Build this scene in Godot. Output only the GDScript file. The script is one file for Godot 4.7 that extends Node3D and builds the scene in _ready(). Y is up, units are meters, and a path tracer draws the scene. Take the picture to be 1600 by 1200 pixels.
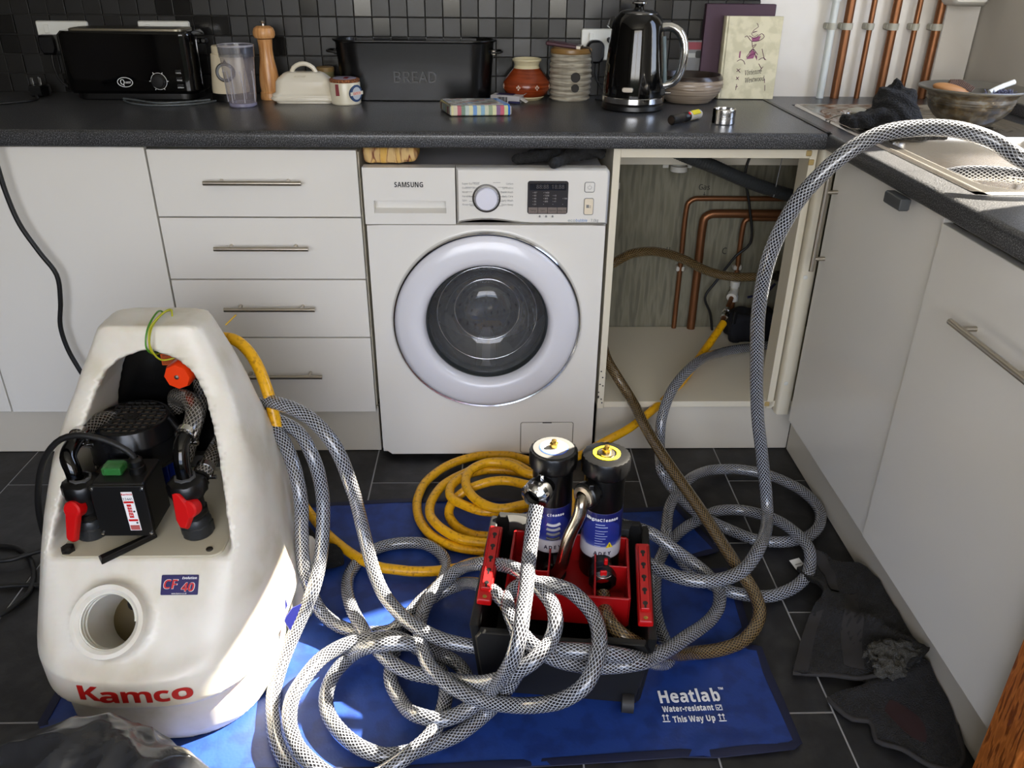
extends Node3D

class MB:
	var V := PackedVector3Array()
	var N := PackedVector3Array()
	var U := PackedVector2Array()
	var I := PackedInt32Array()
	var t := Transform3D()
	var us := 1.0
	func vert(p: Vector3, n: Vector3, uv := Vector2.ZERO) -> int:
		V.append(t * p)
		N.append((t.basis * n).normalized())
		U.append(uv)
		return V.size() - 1
	func tri(a: int, b: int, c: int):
		I.append(a); I.append(c); I.append(b)
	func quad(a: Vector3, b: Vector3, c: Vector3, d: Vector3, n := Vector3.ZERO):
		if n == Vector3.ZERO: n = (b - a).cross(d - a).normalized()
		var i := vert(a, n, Vector2(0, 1))
		vert(b, n, Vector2(1, 1)); vert(c, n, Vector2(1, 0)); vert(d, n, Vector2(0, 0))
		tri(i, i + 1, i + 2); tri(i, i + 2, i + 3)
	# a box whose edges are rounded by e
	func box(c: Vector3, s: Vector3, e := 0.002):
		var h := s / 2.0
		e = minf(e, minf(h.x, minf(h.y, h.z)) * 0.98)
		var id := {}
		for k in 3:
			for sg in [-1, 1]:
				for a in [-1, 1]:
					for b in [-1, 1]:
						var n := Vector3.ZERO
						n[k] = sg
						var q := Vector3.ZERO
						q[k] = sg * h[k]
						q[(k + 1) % 3] = a * (h[(k + 1) % 3] - e)
						q[(k + 2) % 3] = b * (h[(k + 2) % 3] - e)
						var corner := Vector3.ZERO
						corner[k] = sg; corner[(k + 1) % 3] = a; corner[(k + 2) % 3] = b
						var uv := Vector2(q[(k + 1) % 3], q[(k + 2) % 3])
						if k == 2: uv = Vector2(q.x / s.x + 0.5, 0.5 - q.y / s.y)
						elif k == 0: uv = Vector2(0.5 - sg * q.z / s.z, 0.5 - q.y / s.y)
						else: uv = Vector2(q.x / s.x + 0.5, q.z / s.z + 0.5)
						id[[k, Vector3i(corner)]] = vert(c + q, n, uv)
		for k in 3:
			for sg in [-1, 1]:
				var f := []
				for ab in [[-1, -1], [1, -1], [1, 1], [-1, 1]]:
					var co := Vector3i.ZERO
					co[k] = sg; co[(k + 1) % 3] = ab[0]; co[(k + 2) % 3] = ab[1]
					f.append(id[[k, co]])
				if sg < 0: f.reverse()
				tri(f[0], f[1], f[2]); tri(f[0], f[2], f[3])
		for k in 3:
			var k1 := (k + 1) % 3
			var k2 := (k + 2) % 3
			for a in [-1, 1]:
				for b in [-1, 1]:
					var lo := Vector3i.ZERO
					lo[k] = -1; lo[k1] = a; lo[k2] = b
					var hi := lo
					hi[k] = 1
					var q := [id[[k1, lo]], id[[k1, hi]], id[[k2, hi]], id[[k2, lo]]]
					if a * b > 0: q.reverse()
					tri(q[0], q[1], q[2]); tri(q[0], q[2], q[3])
		for a in [-1, 1]:
			for b in [-1, 1]:
				for d in [-1, 1]:
					var co := Vector3i(a, b, d)
					if a * b * d > 0: tri(id[[0, co]], id[[1, co]], id[[2, co]])
					else: tri(id[[0, co]], id[[2, co]], id[[1, co]])
	# rows of points, smooth; outward normal is (next in row) x (next row)
	func grid(P: Array, cu := false, flip := false, uvf = null):
		var R := P.size()
		var C: int = P[0].size()
		var s := V.size()
		for j in R:
			var row: PackedVector3Array = P[j]
			var up: PackedVector3Array = P[mini(j + 1, R - 1)]
			var dn: PackedVector3Array = P[maxi(j - 1, 0)]
			for i in C:
				var a := row[(i + 1) % (C - 1)] if cu and i >= C - 1 else row[mini(i + 1, C - 1)]
				var b := row[(i - 1 + C - 1) % (C - 1)] if cu and i == 0 else row[maxi(i - 1, 0)]
				var n := (a - b).cross(up[i] - dn[i])
				if n.length_squared() < 1e-18: n = Vector3.UP
				if flip: n = -n
				vert(row[i], n.normalized(), uvf.call(i, j) if uvf != null else Vector2(float(i) / (C - 1), float(j) / (R - 1)))
		for j in R - 1:
			for i in C - 1:
				var k := s + j * C + i
				if flip:
					tri(k, k + C, k + C + 1); tri(k, k + C + 1, k + 1)
				else:
					tri(k, k + 1, k + C + 1); tri(k, k + C + 1, k + C)
	# a closed loop cap, fan
	func fan(loop: PackedVector3Array, n: Vector3):
		var c := Vector3.ZERO
		for q in loop: c += q
		c /= loop.size()
		var s := vert(c, n, Vector2(0.5, 0.5))
		for q in loop: vert(q, n, Vector2(0.5, 0.5))
		var m := loop.size()
		for i in m:
			var a := s + 1 + i
			var b := s + 1 + (i + 1) % m
			if (loop[i] - c).cross(loop[(i + 1) % m] - c).dot(n) > 0: tri(s, a, b)
			else: tri(s, b, a)
	# round tube along points; r is a number or an array
	func tube(p: PackedVector3Array, r, sides := 12, vl := 0.0, caps := true):
		var n := p.size()
		var rows := []
		var d := (p[1] - p[0]).normalized()
		var x := d.cross(Vector3.UP)
		if x.length() < 0.1: x = d.cross(Vector3.RIGHT)
		x = x.normalized()
		var len := PackedFloat32Array()
		var acc := 0.0
		for i in n:
			var dd := (p[mini(i + 1, n - 1)] - p[maxi(i - 1, 0)]).normalized()
			x = (x - dd * x.dot(dd)).normalized()
			var y := dd.cross(x)
			if i > 0: acc += p[i].distance_to(p[i - 1])
			len.append(acc)
			var rr: float = r[i] if r is Array or r is PackedFloat32Array else r
			var row := PackedVector3Array()
			for k in sides + 1:
				var a := TAU * k / sides
				row.append(p[i] + (x * cos(a) + y * sin(a)) * rr)
			rows.append(row)
		var vs := vl if vl > 0.0 else 1.0
		grid(rows, true, false, func(i, j): return Vector2(float(i) / sides, len[j] / vs))
		if caps:
			fan(rows[0].slice(0, sides), (p[0] - p[1]).normalized())
			fan(rows[n - 1].slice(0, sides), (p[n - 1] - p[n - 2]).normalized())
	# profile of Vector2(r, y) turned about the y axis, from the outside bottom upwards; crease over 35 degrees
	func lathe(pr: Array, segs := 40, scallop := 0, depth := 0.0, y0 := -1e9):
		var m := pr.size()
		var sn := []
		for i in m - 1:
			var e: Vector2 = pr[i + 1] - pr[i]
			sn.append(Vector2(e.y, -e.x).normalized())
		var total := 0.0
		var at := [0.0]
		for i in m - 1:
			total += pr[i].distance_to(pr[i + 1])
			at.append(total)
		for i in m - 1:
			var ns := [sn[i], sn[i]]
			if i > 0 and sn[i].dot(sn[i - 1]) > 0.82: ns[0] = (sn[i] + sn[i - 1]).normalized()
			if i < m - 2 and sn[i].dot(sn[i + 1]) > 0.82: ns[1] = (sn[i] + sn[i + 1]).normalized()
			var s := V.size()
			for j in 2:
				var q: Vector2 = pr[i + j]
				for k in segs + 1:
					var a := TAU * k / segs
					var rr := q.x
					if scallop > 0 and q.y > y0 and fmod(float(k) * scallop / segs, 1.0) < 0.34: rr -= depth
					vert(Vector3(cos(a) * rr, q.y, sin(a) * rr), Vector3(cos(a) * ns[j].x, ns[j].y, sin(a) * ns[j].x), Vector2(float(k) / segs, 1.0 - at[i + j] / maxf(total, 1e-6)))
			for k in segs:
				var b := s + k
				tri(b, b + segs + 1, b + segs + 2); tri(b, b + segs + 2, b + 1)
	# flat outline (counter-clockwise, in x y) pushed out along z from -d/2 to d/2, front and back edges rounded by e
	func prism(poly: PackedVector2Array, d: float, e := 0.0):
		if Geometry2D.is_polygon_clockwise(poly): poly.reverse()
		var m := poly.size()
		var ins := PackedVector2Array()
		var en := PackedVector2Array()
		for i in m:
			var a := (poly[(i + 1) % m] - poly[i]).normalized()
			en.append(Vector2(a.y, -a.x))
		for i in m:
			var b := (en[i] + en[(i - 1 + m) % m])
			b = b.normalized() / maxf(0.4, b.length() / 2.0) if b.length() > 1e-4 else en[i]
			ins.append(poly[i] - b * e)
		var idx := Geometry2D.triangulate_polygon(ins)
		var bb := Rect2(poly[0], Vector2.ZERO)
		for q in poly: bb = bb.expand(q)
		for sg in [1, -1]:
			var s := V.size()
			for q in ins: vert(Vector3(q.x, q.y, sg * d / 2), Vector3(0, 0, sg), Vector2((q.x - bb.position.x) / bb.size.x, 1.0 - (q.y - bb.position.y) / bb.size.y))
			for k in range(0, idx.size(), 3):
				var p0 := ins[idx[k]]
				var cw := (ins[idx[k + 1]] - p0).cross(ins[idx[k + 2]] - p0) < 0
				if cw != (sg < 0): tri(s + idx[k], s + idx[k + 2], s + idx[k + 1])
				else: tri(s + idx[k], s + idx[k + 1], s + idx[k + 2])
		var z := [d / 2, d / 2 - e, -d / 2 + e, -d / 2]
		for i in m:
			var j := (i + 1) % m
			var n0 := en[i]
			var n1 := en[i]
			if en[(i - 1 + m) % m].dot(n0) > 0.8: n0 = (n0 + en[(i - 1 + m) % m]).normalized()
			if en[j].dot(n1) > 0.8: n1 = (n1 + en[j]).normalized()
			for k in 3:
				if e == 0.0 and k != 1: continue
				var pa := [ins[i], ins[j]] if k == 0 else [poly[i], poly[j]]
				var pb := [ins[i], ins[j]] if k == 2 else [poly[i], poly[j]]
				var zn0 := 0.75 if k == 0 else 0.0
				var zn1 := -0.75 if k == 2 else 0.0
				var s := vert(Vector3(pa[0].x, pa[0].y, z[k]), Vector3(n0.x, n0.y, zn0))
				vert(Vector3(pa[1].x, pa[1].y, z[k]), Vector3(n1.x, n1.y, zn0))
				vert(Vector3(pb[1].x, pb[1].y, z[k + 1]), Vector3(n1.x, n1.y, zn1))
				vert(Vector3(pb[0].x, pb[0].y, z[k + 1]), Vector3(n0.x, n0.y, zn1))
				tri(s, s + 2, s + 1); tri(s, s + 3, s + 2)
	func ball(c: Vector3, r: Vector3, seg := 16, rings := 10):
		var rows := []
		for j in rings + 1:
			var la := -PI / 2 + PI * j / rings
			var row := PackedVector3Array()
			for i in seg + 1:
				var a := TAU * i / seg
				row.append(c + Vector3(cos(la) * sin(a) * r.x, sin(la) * r.y, cos(la) * cos(a) * r.z))
			rows.append(row)
		var s := V.size()
		grid(rows, true)
		for k in range(s, V.size()): N[k] = (t.basis * (((t.affine_inverse() * V[k]) - c) / (r * r))).normalized()
	# surface nets over f(p) < 0
	func nets(lo: Vector3, hi: Vector3, cell: float, f: Callable):
		var nx := int((hi.x - lo.x) / cell) + 1
		var ny := int((hi.y - lo.y) / cell) + 1
		var nz := int((hi.z - lo.z) / cell) + 1
		var D := PackedFloat32Array()
		D.resize(nx * ny * nz)
		var q := 0
		for k in nz:
			for j in ny:
				for i in nx:
					D[q] = f.call(lo + Vector3(i, j, k) * cell)
					q += 1
		var ids := PackedInt32Array()
		ids.resize(nx * ny * nz)
		ids.fill(-1)
		var off := [0, 1, nx, nx + 1, nx * ny, nx * ny + 1, nx * ny + nx, nx * ny + nx + 1]
		var cs := [Vector3(0, 0, 0), Vector3(1, 0, 0), Vector3(0, 1, 0), Vector3(1, 1, 0), Vector3(0, 0, 1), Vector3(1, 0, 1), Vector3(0, 1, 1), Vector3(1, 1, 1)]
		var ed := [[0, 1], [2, 3], [4, 5], [6, 7], [0, 2], [1, 3], [4, 6], [5, 7], [0, 4], [1, 5], [2, 6], [3, 7]]
		for k in nz - 1:
			for j in ny - 1:
				for i in nx - 1:
					var b := (k * ny + j) * nx + i
					var neg := 0
					for o in off:
						if D[b + o] < 0: neg += 1
					if neg == 0 or neg == 8: continue
					var c := Vector3.ZERO
					var m := 0
					for e in ed:
						var d0 := D[b + off[e[0]]]
						var d1 := D[b + off[e[1]]]
						if (d0 < 0) != (d1 < 0):
							c += cs[e[0]].lerp(cs[e[1]], d0 / (d0 - d1))
							m += 1
					var g := Vector3(D[b + 1] - D[b] + D[b + off[7]] - D[b + off[6]] + D[b + off[3]] - D[b + off[2]] + D[b + off[5]] - D[b + off[4]], D[b + off[2]] - D[b] + D[b + off[7]] - D[b + off[5]] + D[b + off[3]] - D[b + 1] + D[b + off[6]] - D[b + off[4]], D[b + off[4]] - D[b] + D[b + off[7]] - D[b + off[3]] + D[b + off[5]] - D[b + 1] + D[b + off[6]] - D[b + off[2]])
					ids[b] = vert(lo + (Vector3(i, j, k) + c / m) * cell, g.normalized())
		var st := [1, nx, nx * ny]
		for k in range(1, nz - 1):
			for j in range(1, ny - 1):
				for i in range(1, nx - 1):
					var b := (k * ny + j) * nx + i
					for ax in 3:
						var d0 := D[b]
						var d1 := D[b + st[ax]]
						if (d0 < 0) == (d1 < 0): continue
						var s1: int = st[(ax + 1) % 3]
						var s2: int = st[(ax + 2) % 3]
						var p := [ids[b], ids[b - s1], ids[b - s1 - s2], ids[b - s2]]
						if p.min() < 0: continue
						if d0 > 0: p.reverse()
						tri(p[0], p[1], p[2]); tri(p[0], p[2], p[3])
	func done() -> ArrayMesh:
		var a := []
		a.resize(Mesh.ARRAY_MAX)
		a[Mesh.ARRAY_VERTEX] = V
		a[Mesh.ARRAY_NORMAL] = N
		a[Mesh.ARRAY_TEX_UV] = U
		a[Mesh.ARRAY_INDEX] = I
		var m := ArrayMesh.new()
		m.add_surface_from_arrays(Mesh.PRIMITIVE_TRIANGLES, a)
		return m

var M := {}
var taken := {}

func numbered(called: String) -> String:
	var n: int = taken.get(called, 0)
	taken[called] = n + 1
	return called if n == 0 else "%s_%03d" % [called, n]

func tag(o: Node3D, label: String, category: String, group := "") -> Node3D:
	o.set_meta("label", label)
	o.set_meta("category", category)
	if group: o.set_meta("group", group)
	return o

func thing(called: String, label: String, category: String, at := Vector3.ZERO, turn := 0.0, group := "") -> Node3D:
	var o := Node3D.new()
	o.name = numbered(called)
	add_child(o)
	o.position = at
	o.rotation.y = turn
	return tag(o, label, category, group)

func put(called: String, mesh: Mesh, m: Material, parent: Node3D = null, at := Vector3.ZERO) -> MeshInstance3D:
	var o := MeshInstance3D.new()
	o.mesh = mesh
	o.material_override = m
	o.position = at
	if parent == null:
		o.name = numbered(called)
		add_child(o)
	else:
		o.name = called
		parent.add_child(o, true)
	return o

func struct(called: String, mesh: Mesh, m: Material, parent: Node3D = null, at := Vector3.ZERO) -> MeshInstance3D:
	var o := put(called, mesh, m, parent, at)
	if parent == null: o.set_meta("kind", "structure")
	return o

func mat(c: Color, rough := 0.5, metal := 0.0, more := {}) -> StandardMaterial3D:
	var m := StandardMaterial3D.new()
	m.albedo_color = c
	m.roughness = rough
	m.metallic = metal
	for k in more: m.set(k, more[k])
	return m

func noise_tex(freq: float, size: int, ramp: Array, kind := FastNoiseLite.TYPE_SIMPLEX_SMOOTH, oct := 4, sd := 1) -> NoiseTexture2D:
	var n := FastNoiseLite.new()
	n.noise_type = kind
	n.frequency = freq
	n.fractal_octaves = oct
	n.seed = sd
	var t := NoiseTexture2D.new()
	t.width = size
	t.height = size
	t.seamless = true
	t.noise = n
	if ramp.size():
		var g := Gradient.new()
		var off := PackedFloat32Array()
		var col := PackedColorArray()
		for q in ramp:
			off.append(q[0]); col.append(q[1])
		g.offsets = off
		g.colors = col
		t.color_ramp = g
	return t

func tri_tex(m: StandardMaterial3D, t: Texture2D, scale: Vector3, bump: Texture2D = null, h := 0.1):
	m.albedo_texture = t
	m.uv1_triplanar = true
	m.uv1_world_triplanar = true
	m.uv1_scale = scale
	if bump:
		m.heightmap_enabled = true
		m.heightmap_texture = bump
		m.heightmap_scale = h

func box_mesh(s: Vector3, e := 0.002) -> ArrayMesh:
	var b := MB.new()
	b.box(Vector3.ZERO, s, e)
	return b.done()

func smooth(p: PackedVector3Array, step := 0.012) -> PackedVector3Array:
	var out := PackedVector3Array()
	var n := p.size()
	for i in n - 1:
		var a := p[maxi(i - 1, 0)]
		var b := p[i]
		var c := p[i + 1]
		var d := p[mini(i + 2, n - 1)]
		if i == 0: a = b * 2 - c
		if i == n - 2: d = c * 2 - b
		# centripetal Catmull-Rom keeps hoses free of kinks
		var t1 := maxf(sqrt(a.distance_to(b)), 1e-3)
		var t2 := t1 + maxf(sqrt(b.distance_to(c)), 1e-3)
		var t3 := t2 + maxf(sqrt(c.distance_to(d)), 1e-3)
		var m := maxi(2, int(b.distance_to(c) / step))
		for k in m:
			var t := lerpf(t1, t2, float(k) / m)
			var a1 := a * ((t1 - t) / t1) + b * (t / t1)
			var a2 := b * ((t2 - t) / (t2 - t1)) + c * ((t - t1) / (t2 - t1))
			var a3 := c * ((t3 - t) / (t3 - t2)) + d * ((t - t2) / (t3 - t2))
			var b1 := a1 * ((t2 - t) / t2) + a2 * (t / t2)
			var b2 := a2 * ((t3 - t) / (t3 - t1)) + a3 * ((t - t1) / (t3 - t1))
			out.append(b1 * ((t2 - t) / (t2 - t1)) + b2 * ((t - t1) / (t2 - t1)))
	out.append(p[n - 1])
	return out

# whole millimetres x y z in turn
func mm(a: Array) -> PackedVector3Array:
	var o := PackedVector3Array()
	for i in range(0, a.size(), 3): o.append(Vector3(a[i], a[i + 1], a[i + 2]) / 1000.0)
	return o

func tube_mesh(p: PackedVector3Array, r, sides := 12, vl := 0.0, caps := true) -> ArrayMesh:
	var b := MB.new()
	b.tube(p, r, sides, vl, caps)
	return b.done()

func lathe_mesh(pr: Array, segs := 40, xf := Transform3D(), scallop := 0, depth := 0.0, y0 := -1e9) -> ArrayMesh:
	var b := MB.new()
	b.t = xf
	b.lathe(pr, segs, scallop, depth, y0)
	return b.done()

func prism_mesh(poly: Array, d: float, e := 0.0, xf := Transform3D()) -> ArrayMesh:
	var b := MB.new()
	b.t = xf
	b.prism(PackedVector2Array(poly), d, e)
	return b.done()

func rounded(w: float, h: float, r: float, n := 5) -> Array:
	var o := []
	for c in [[1, 1, 0], [-1, 1, 1], [-1, -1, 2], [1, -1, 3]]:
		for k in n + 1:
			var a: float = PI / 2 * (c[2] + float(k) / n)
			o.append(Vector2(c[0] * (w / 2 - r) + cos(a) * r, c[1] * (h / 2 - r) + sin(a) * r))
	return o

func aim(at: Vector3, d: Vector3) -> Transform3D:   # local y points along d
	var y := d.normalized()
	var x := y.cross(Vector3.BACK if absf(y.z) < 0.9 else Vector3.RIGHT).normalized()
	return Transform3D(Basis(x, y, x.cross(y)), at)

func face(at: Vector3, n: Vector3, up := Vector3.UP) -> Transform3D:   # local z points along n
	var z := n.normalized()
	var x := up.cross(z).normalized()
	return Transform3D(Basis(x, z.cross(x), z), at)

func text(called: String, s: String, size: float, depth: float, m: Material, parent: Node3D, xf: Transform3D, font := "Droid Sans", bold := false, wide := 0.0) -> MeshInstance3D:
	var f := SystemFont.new()
	f.font_names = PackedStringArray([font])
	if bold: f.font_weight = 700
	var tm := TextMesh.new()
	tm.text = s
	tm.font = f
	tm.font_size = 32
	tm.depth = depth
	tm.pixel_size = size / 32.0 / 0.72   # size is about the height of a capital
	tm.curve_step = 1.0
	var o := MeshInstance3D.new()
	o.mesh = tm
	o.material_override = m
	o.name = called
	parent.add_child(o, true)
	o.transform = xf
	if wide > 0.0:
		var w := tm.get_aabb().size.x
		if w > 0.0: o.transform = xf * Transform3D(Basis.from_scale(Vector3(wide / w, 1, 1)), Vector3.ZERO)
	return o

func _ready():
	# ---- camera, sky, sun, daylight, exposure
	var cam := Camera3D.new()
	cam.name = "camera"
	add_child(cam)
	cam.fov = 50.264
	cam.near = 0.02
	cam.far = 60.0
	cam.transform = Transform3D(Basis(Vector3(0.99969, 0.00925, 0.02323), Vector3(0.00251, 0.88735, -0.46108), Vector3(-0.02488, 0.461, 0.88705)).orthonormalized(), Vector3(0.0115, 1.2714, 2.5755))
	cam.current = true
	var we := WorldEnvironment.new()
	we.name = "world"
	var e := Environment.new()
	e.background_mode = Environment.BG_SKY
	var sm := ProceduralSkyMaterial.new()
	sm.sky_top_color = Color(0.36, 0.55, 0.85)
	sm.sky_horizon_color = Color(0.86, 0.91, 0.97)
	sm.ground_bottom_color = Color(0.3, 0.32, 0.26)
	sm.ground_horizon_color = Color(0.62, 0.66, 0.6)
	sm.sky_energy_multiplier = 2.2
	sm.ground_energy_multiplier = 1.2
	var sky := Sky.new()
	sky.sky_material = sm
	e.sky = sky
	e.tonemap_mode = Environment.TONE_MAPPER_LINEAR
	e.tonemap_exposure = 1.0
	e.sdfgi_enabled = true
	e.ssao_enabled = true
	e.ssil_enabled = true
	we.environment = e
	add_child(we)
	var sun := DirectionalLight3D.new()
	sun.name = "sun"
	sun.light_color = Color(1.0, 0.96, 0.88)
	sun.light_energy = 21.0
	sun.light_angular_distance = 0.6
	sun.shadow_enabled = true
	sun.sky_mode = DirectionalLight3D.SKY_MODE_LIGHT_ONLY
	add_child(sun)
	sun.look_at_from_position(Vector3.ZERO, Vector3(-1.03, -1.0, 0.40), Vector3.UP)
	# daylight of the glazed door behind the camera and of the window over the sink
	daylight("daylight_glazed_door", Vector3(-0.1, 1.55, 4.16), Vector3(0, 0, -1), Vector2(2.3, 1.2), 2.1, Color(1.0, 0.965, 0.90))
	daylight("daylight_window", Vector3(1.45, 1.57, 0.765), Vector3(-1, 0, 0), Vector2(0.5, 1.1), 1.2, Color(0.93, 0.96, 1.0))
	materials()
	room()
	kitchen()
	washing_machine()
	sink_area()
	sink_cupboard()
	counter_left()
	counter_right()
	flushing_machine()
	filter_rig()
	hoses()
	floor_things()

func daylight(called: String, at: Vector3, dir: Vector3, size: Vector2, energy: float, c: Color):
	var a := AreaLight3D.new()
	a.name = called
	a.area_size = size
	a.area_normalize_energy = false
	a.light_energy = energy
	a.light_color = c
	a.area_range = 12.0
	a.shadow_enabled = true
	add_child(a)
	a.look_at_from_position(at, at + dir, Vector3.UP)

func materials():
	M.white = mat(Color(0.9, 0.89, 0.865), 0.16, 0.0)
	M.white_matt = mat(Color(0.86, 0.85, 0.82), 0.5)
	M.carcass = mat(Color(0.87, 0.84, 0.76), 0.45)
	M.plinth = mat(Color(0.80, 0.775, 0.72), 0.4)
	M.steel = mat(Color(0.72, 0.69, 0.64), 0.3, 1.0)
	M.chrome = mat(Color(0.85, 0.85, 0.85), 0.1, 1.0)
	M.black = mat(Color(0.025, 0.025, 0.028), 0.35)
	M.black_gloss = mat(Color(0.012, 0.012, 0.014), 0.06)
	M.rubber = mat(Color(0.03, 0.03, 0.032), 0.55)
	M.dark_grey = mat(Color(0.16, 0.165, 0.17), 0.5)
	M.ink = mat(Color(0.12, 0.12, 0.13), 0.6)
	M.grey_ink = mat(Color(0.5, 0.5, 0.5), 0.6)
	M.red = mat(Color(0.78, 0.04, 0.05), 0.4)
	M.white_ink = mat(Color(0.93, 0.93, 0.93), 0.6)
	M.brass = mat(Color(0.72, 0.6, 0.32), 0.3, 1.0)
	M.copper = mat(Color(0.52, 0.345, 0.225), 0.42, 0.75)
	M.plastic_white = mat(Color(0.85, 0.85, 0.82), 0.4)
	# laminate worktop: fine pale speckle over charcoal
	var speck := noise_tex(0.22, 512, [[0.0, Color(0.085, 0.09, 0.095)], [0.50, Color(0.125, 0.13, 0.135)], [0.60, Color(0.26, 0.265, 0.27)], [0.74, Color(0.5, 0.5, 0.5)]], FastNoiseLite.TYPE_SIMPLEX, 2, 5)
	M.worktop = mat(Color(0.95, 0.95, 0.97), 0.3)
	tri_tex(M.worktop, speck, Vector3(2.6, 2.6, 2.6), noise_tex(0.08, 256, [], FastNoiseLite.TYPE_SIMPLEX, 3, 8), 0.01)
	# slate-look floor tiles, a few tones
	var slate_bump := noise_tex(0.02, 512, [], FastNoiseLite.TYPE_SIMPLEX_SMOOTH, 6, 12)
	for k in 4:
		var a: float = [0.115, 0.13, 0.145, 0.12][k]
		var sl := noise_tex(0.012, 512, [[0.25, Color(a * 0.8, a * 0.8, a * 0.84)], [0.5, Color(a, a, a * 1.03)], [0.78, Color(a * 1.35, a * 1.33, a * 1.33)]], FastNoiseLite.TYPE_SIMPLEX_SMOOTH, 5, 20 + k)
		var m := mat(Color(1, 1, 1), 0.5)
		tri_tex(m, sl, Vector3(2.1, 2.1, 2.1), slate_bump, 0.06)
		M["slate_%d" % k] = m
	M.grout = mat(Color(0.6, 0.6, 0.6), 0.9)
	M.wall = mat(Color(0.86, 0.845, 0.82), 0.75)
	tri_tex(M.wall, noise_tex(0.01, 256, [[0.2, Color(0.93, 0.92, 0.9)], [0.7, Color(1, 1, 1)]], FastNoiseLite.TYPE_SIMPLEX_SMOOTH, 4, 3), Vector3(1, 1, 1), noise_tex(0.05, 256, [], FastNoiseLite.TYPE_SIMPLEX, 4, 4), 0.04)
	M.wall_grey = mat(Color(0.74, 0.72, 0.68), 0.8)
	M.ceiling = mat(Color(0.92, 0.92, 0.9), 0.85)
	# braided hose: a net of pale threads in clear or smoky plastic
	M.braid_grey = braid(Color(0.65, 0.66, 0.69), Color(0.10, 0.10, 0.115), 0.2)
	M.braid_brown = braid(Color(0.46, 0.385, 0.26), Color(0.2, 0.155, 0.095), 0.2)
	M.braid_dirty = braid(Color(0.5, 0.48, 0.45), Color(0.12, 0.11, 0.10), 0.25)
	M.yellow_hose = mat(Color(0.90, 0.67, 0.07), 0.32)
	tri_tex(M.yellow_hose, noise_tex(0.05, 256, [[0.15, Color(0.72, 0.68, 0.6)], [0.3, Color(1, 1, 1)]], FastNoiseLite.TYPE_SIMPLEX, 4, 9), Vector3(4, 4, 4))

func braid(thread: Color, gap: Color, rough: float) -> StandardMaterial3D:
	var n := 32
	var im := Image.create_empty(n, n, false, Image.FORMAT_RGB8)
	var hm := Image.create_empty(n, n, false, Image.FORMAT_RGB8)
	for y in n:
		for x in n:
			var a := absf(fposmod(float(x + y) / n, 1.0) - 0.5) * 2.0
			var b := absf(fposmod(float(x - y) / n, 1.0) - 0.5) * 2.0
			var k := clampf((maxf(a, b) - 0.66) / 0.14, 0, 1)
			im.set_pixel(x, y, gap.lerp(thread, k))
			hm.set_pixel(x, y, Color(k, k, k))
	var m := mat(Color.WHITE, rough)
	m.albedo_texture = ImageTexture.create_from_image(im)
	m.uv1_scale = Vector3(14, 1, 1)
	m.clearcoat_enabled = true
	m.clearcoat = 0.6
	m.clearcoat_roughness = 0.12
	return m

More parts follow.
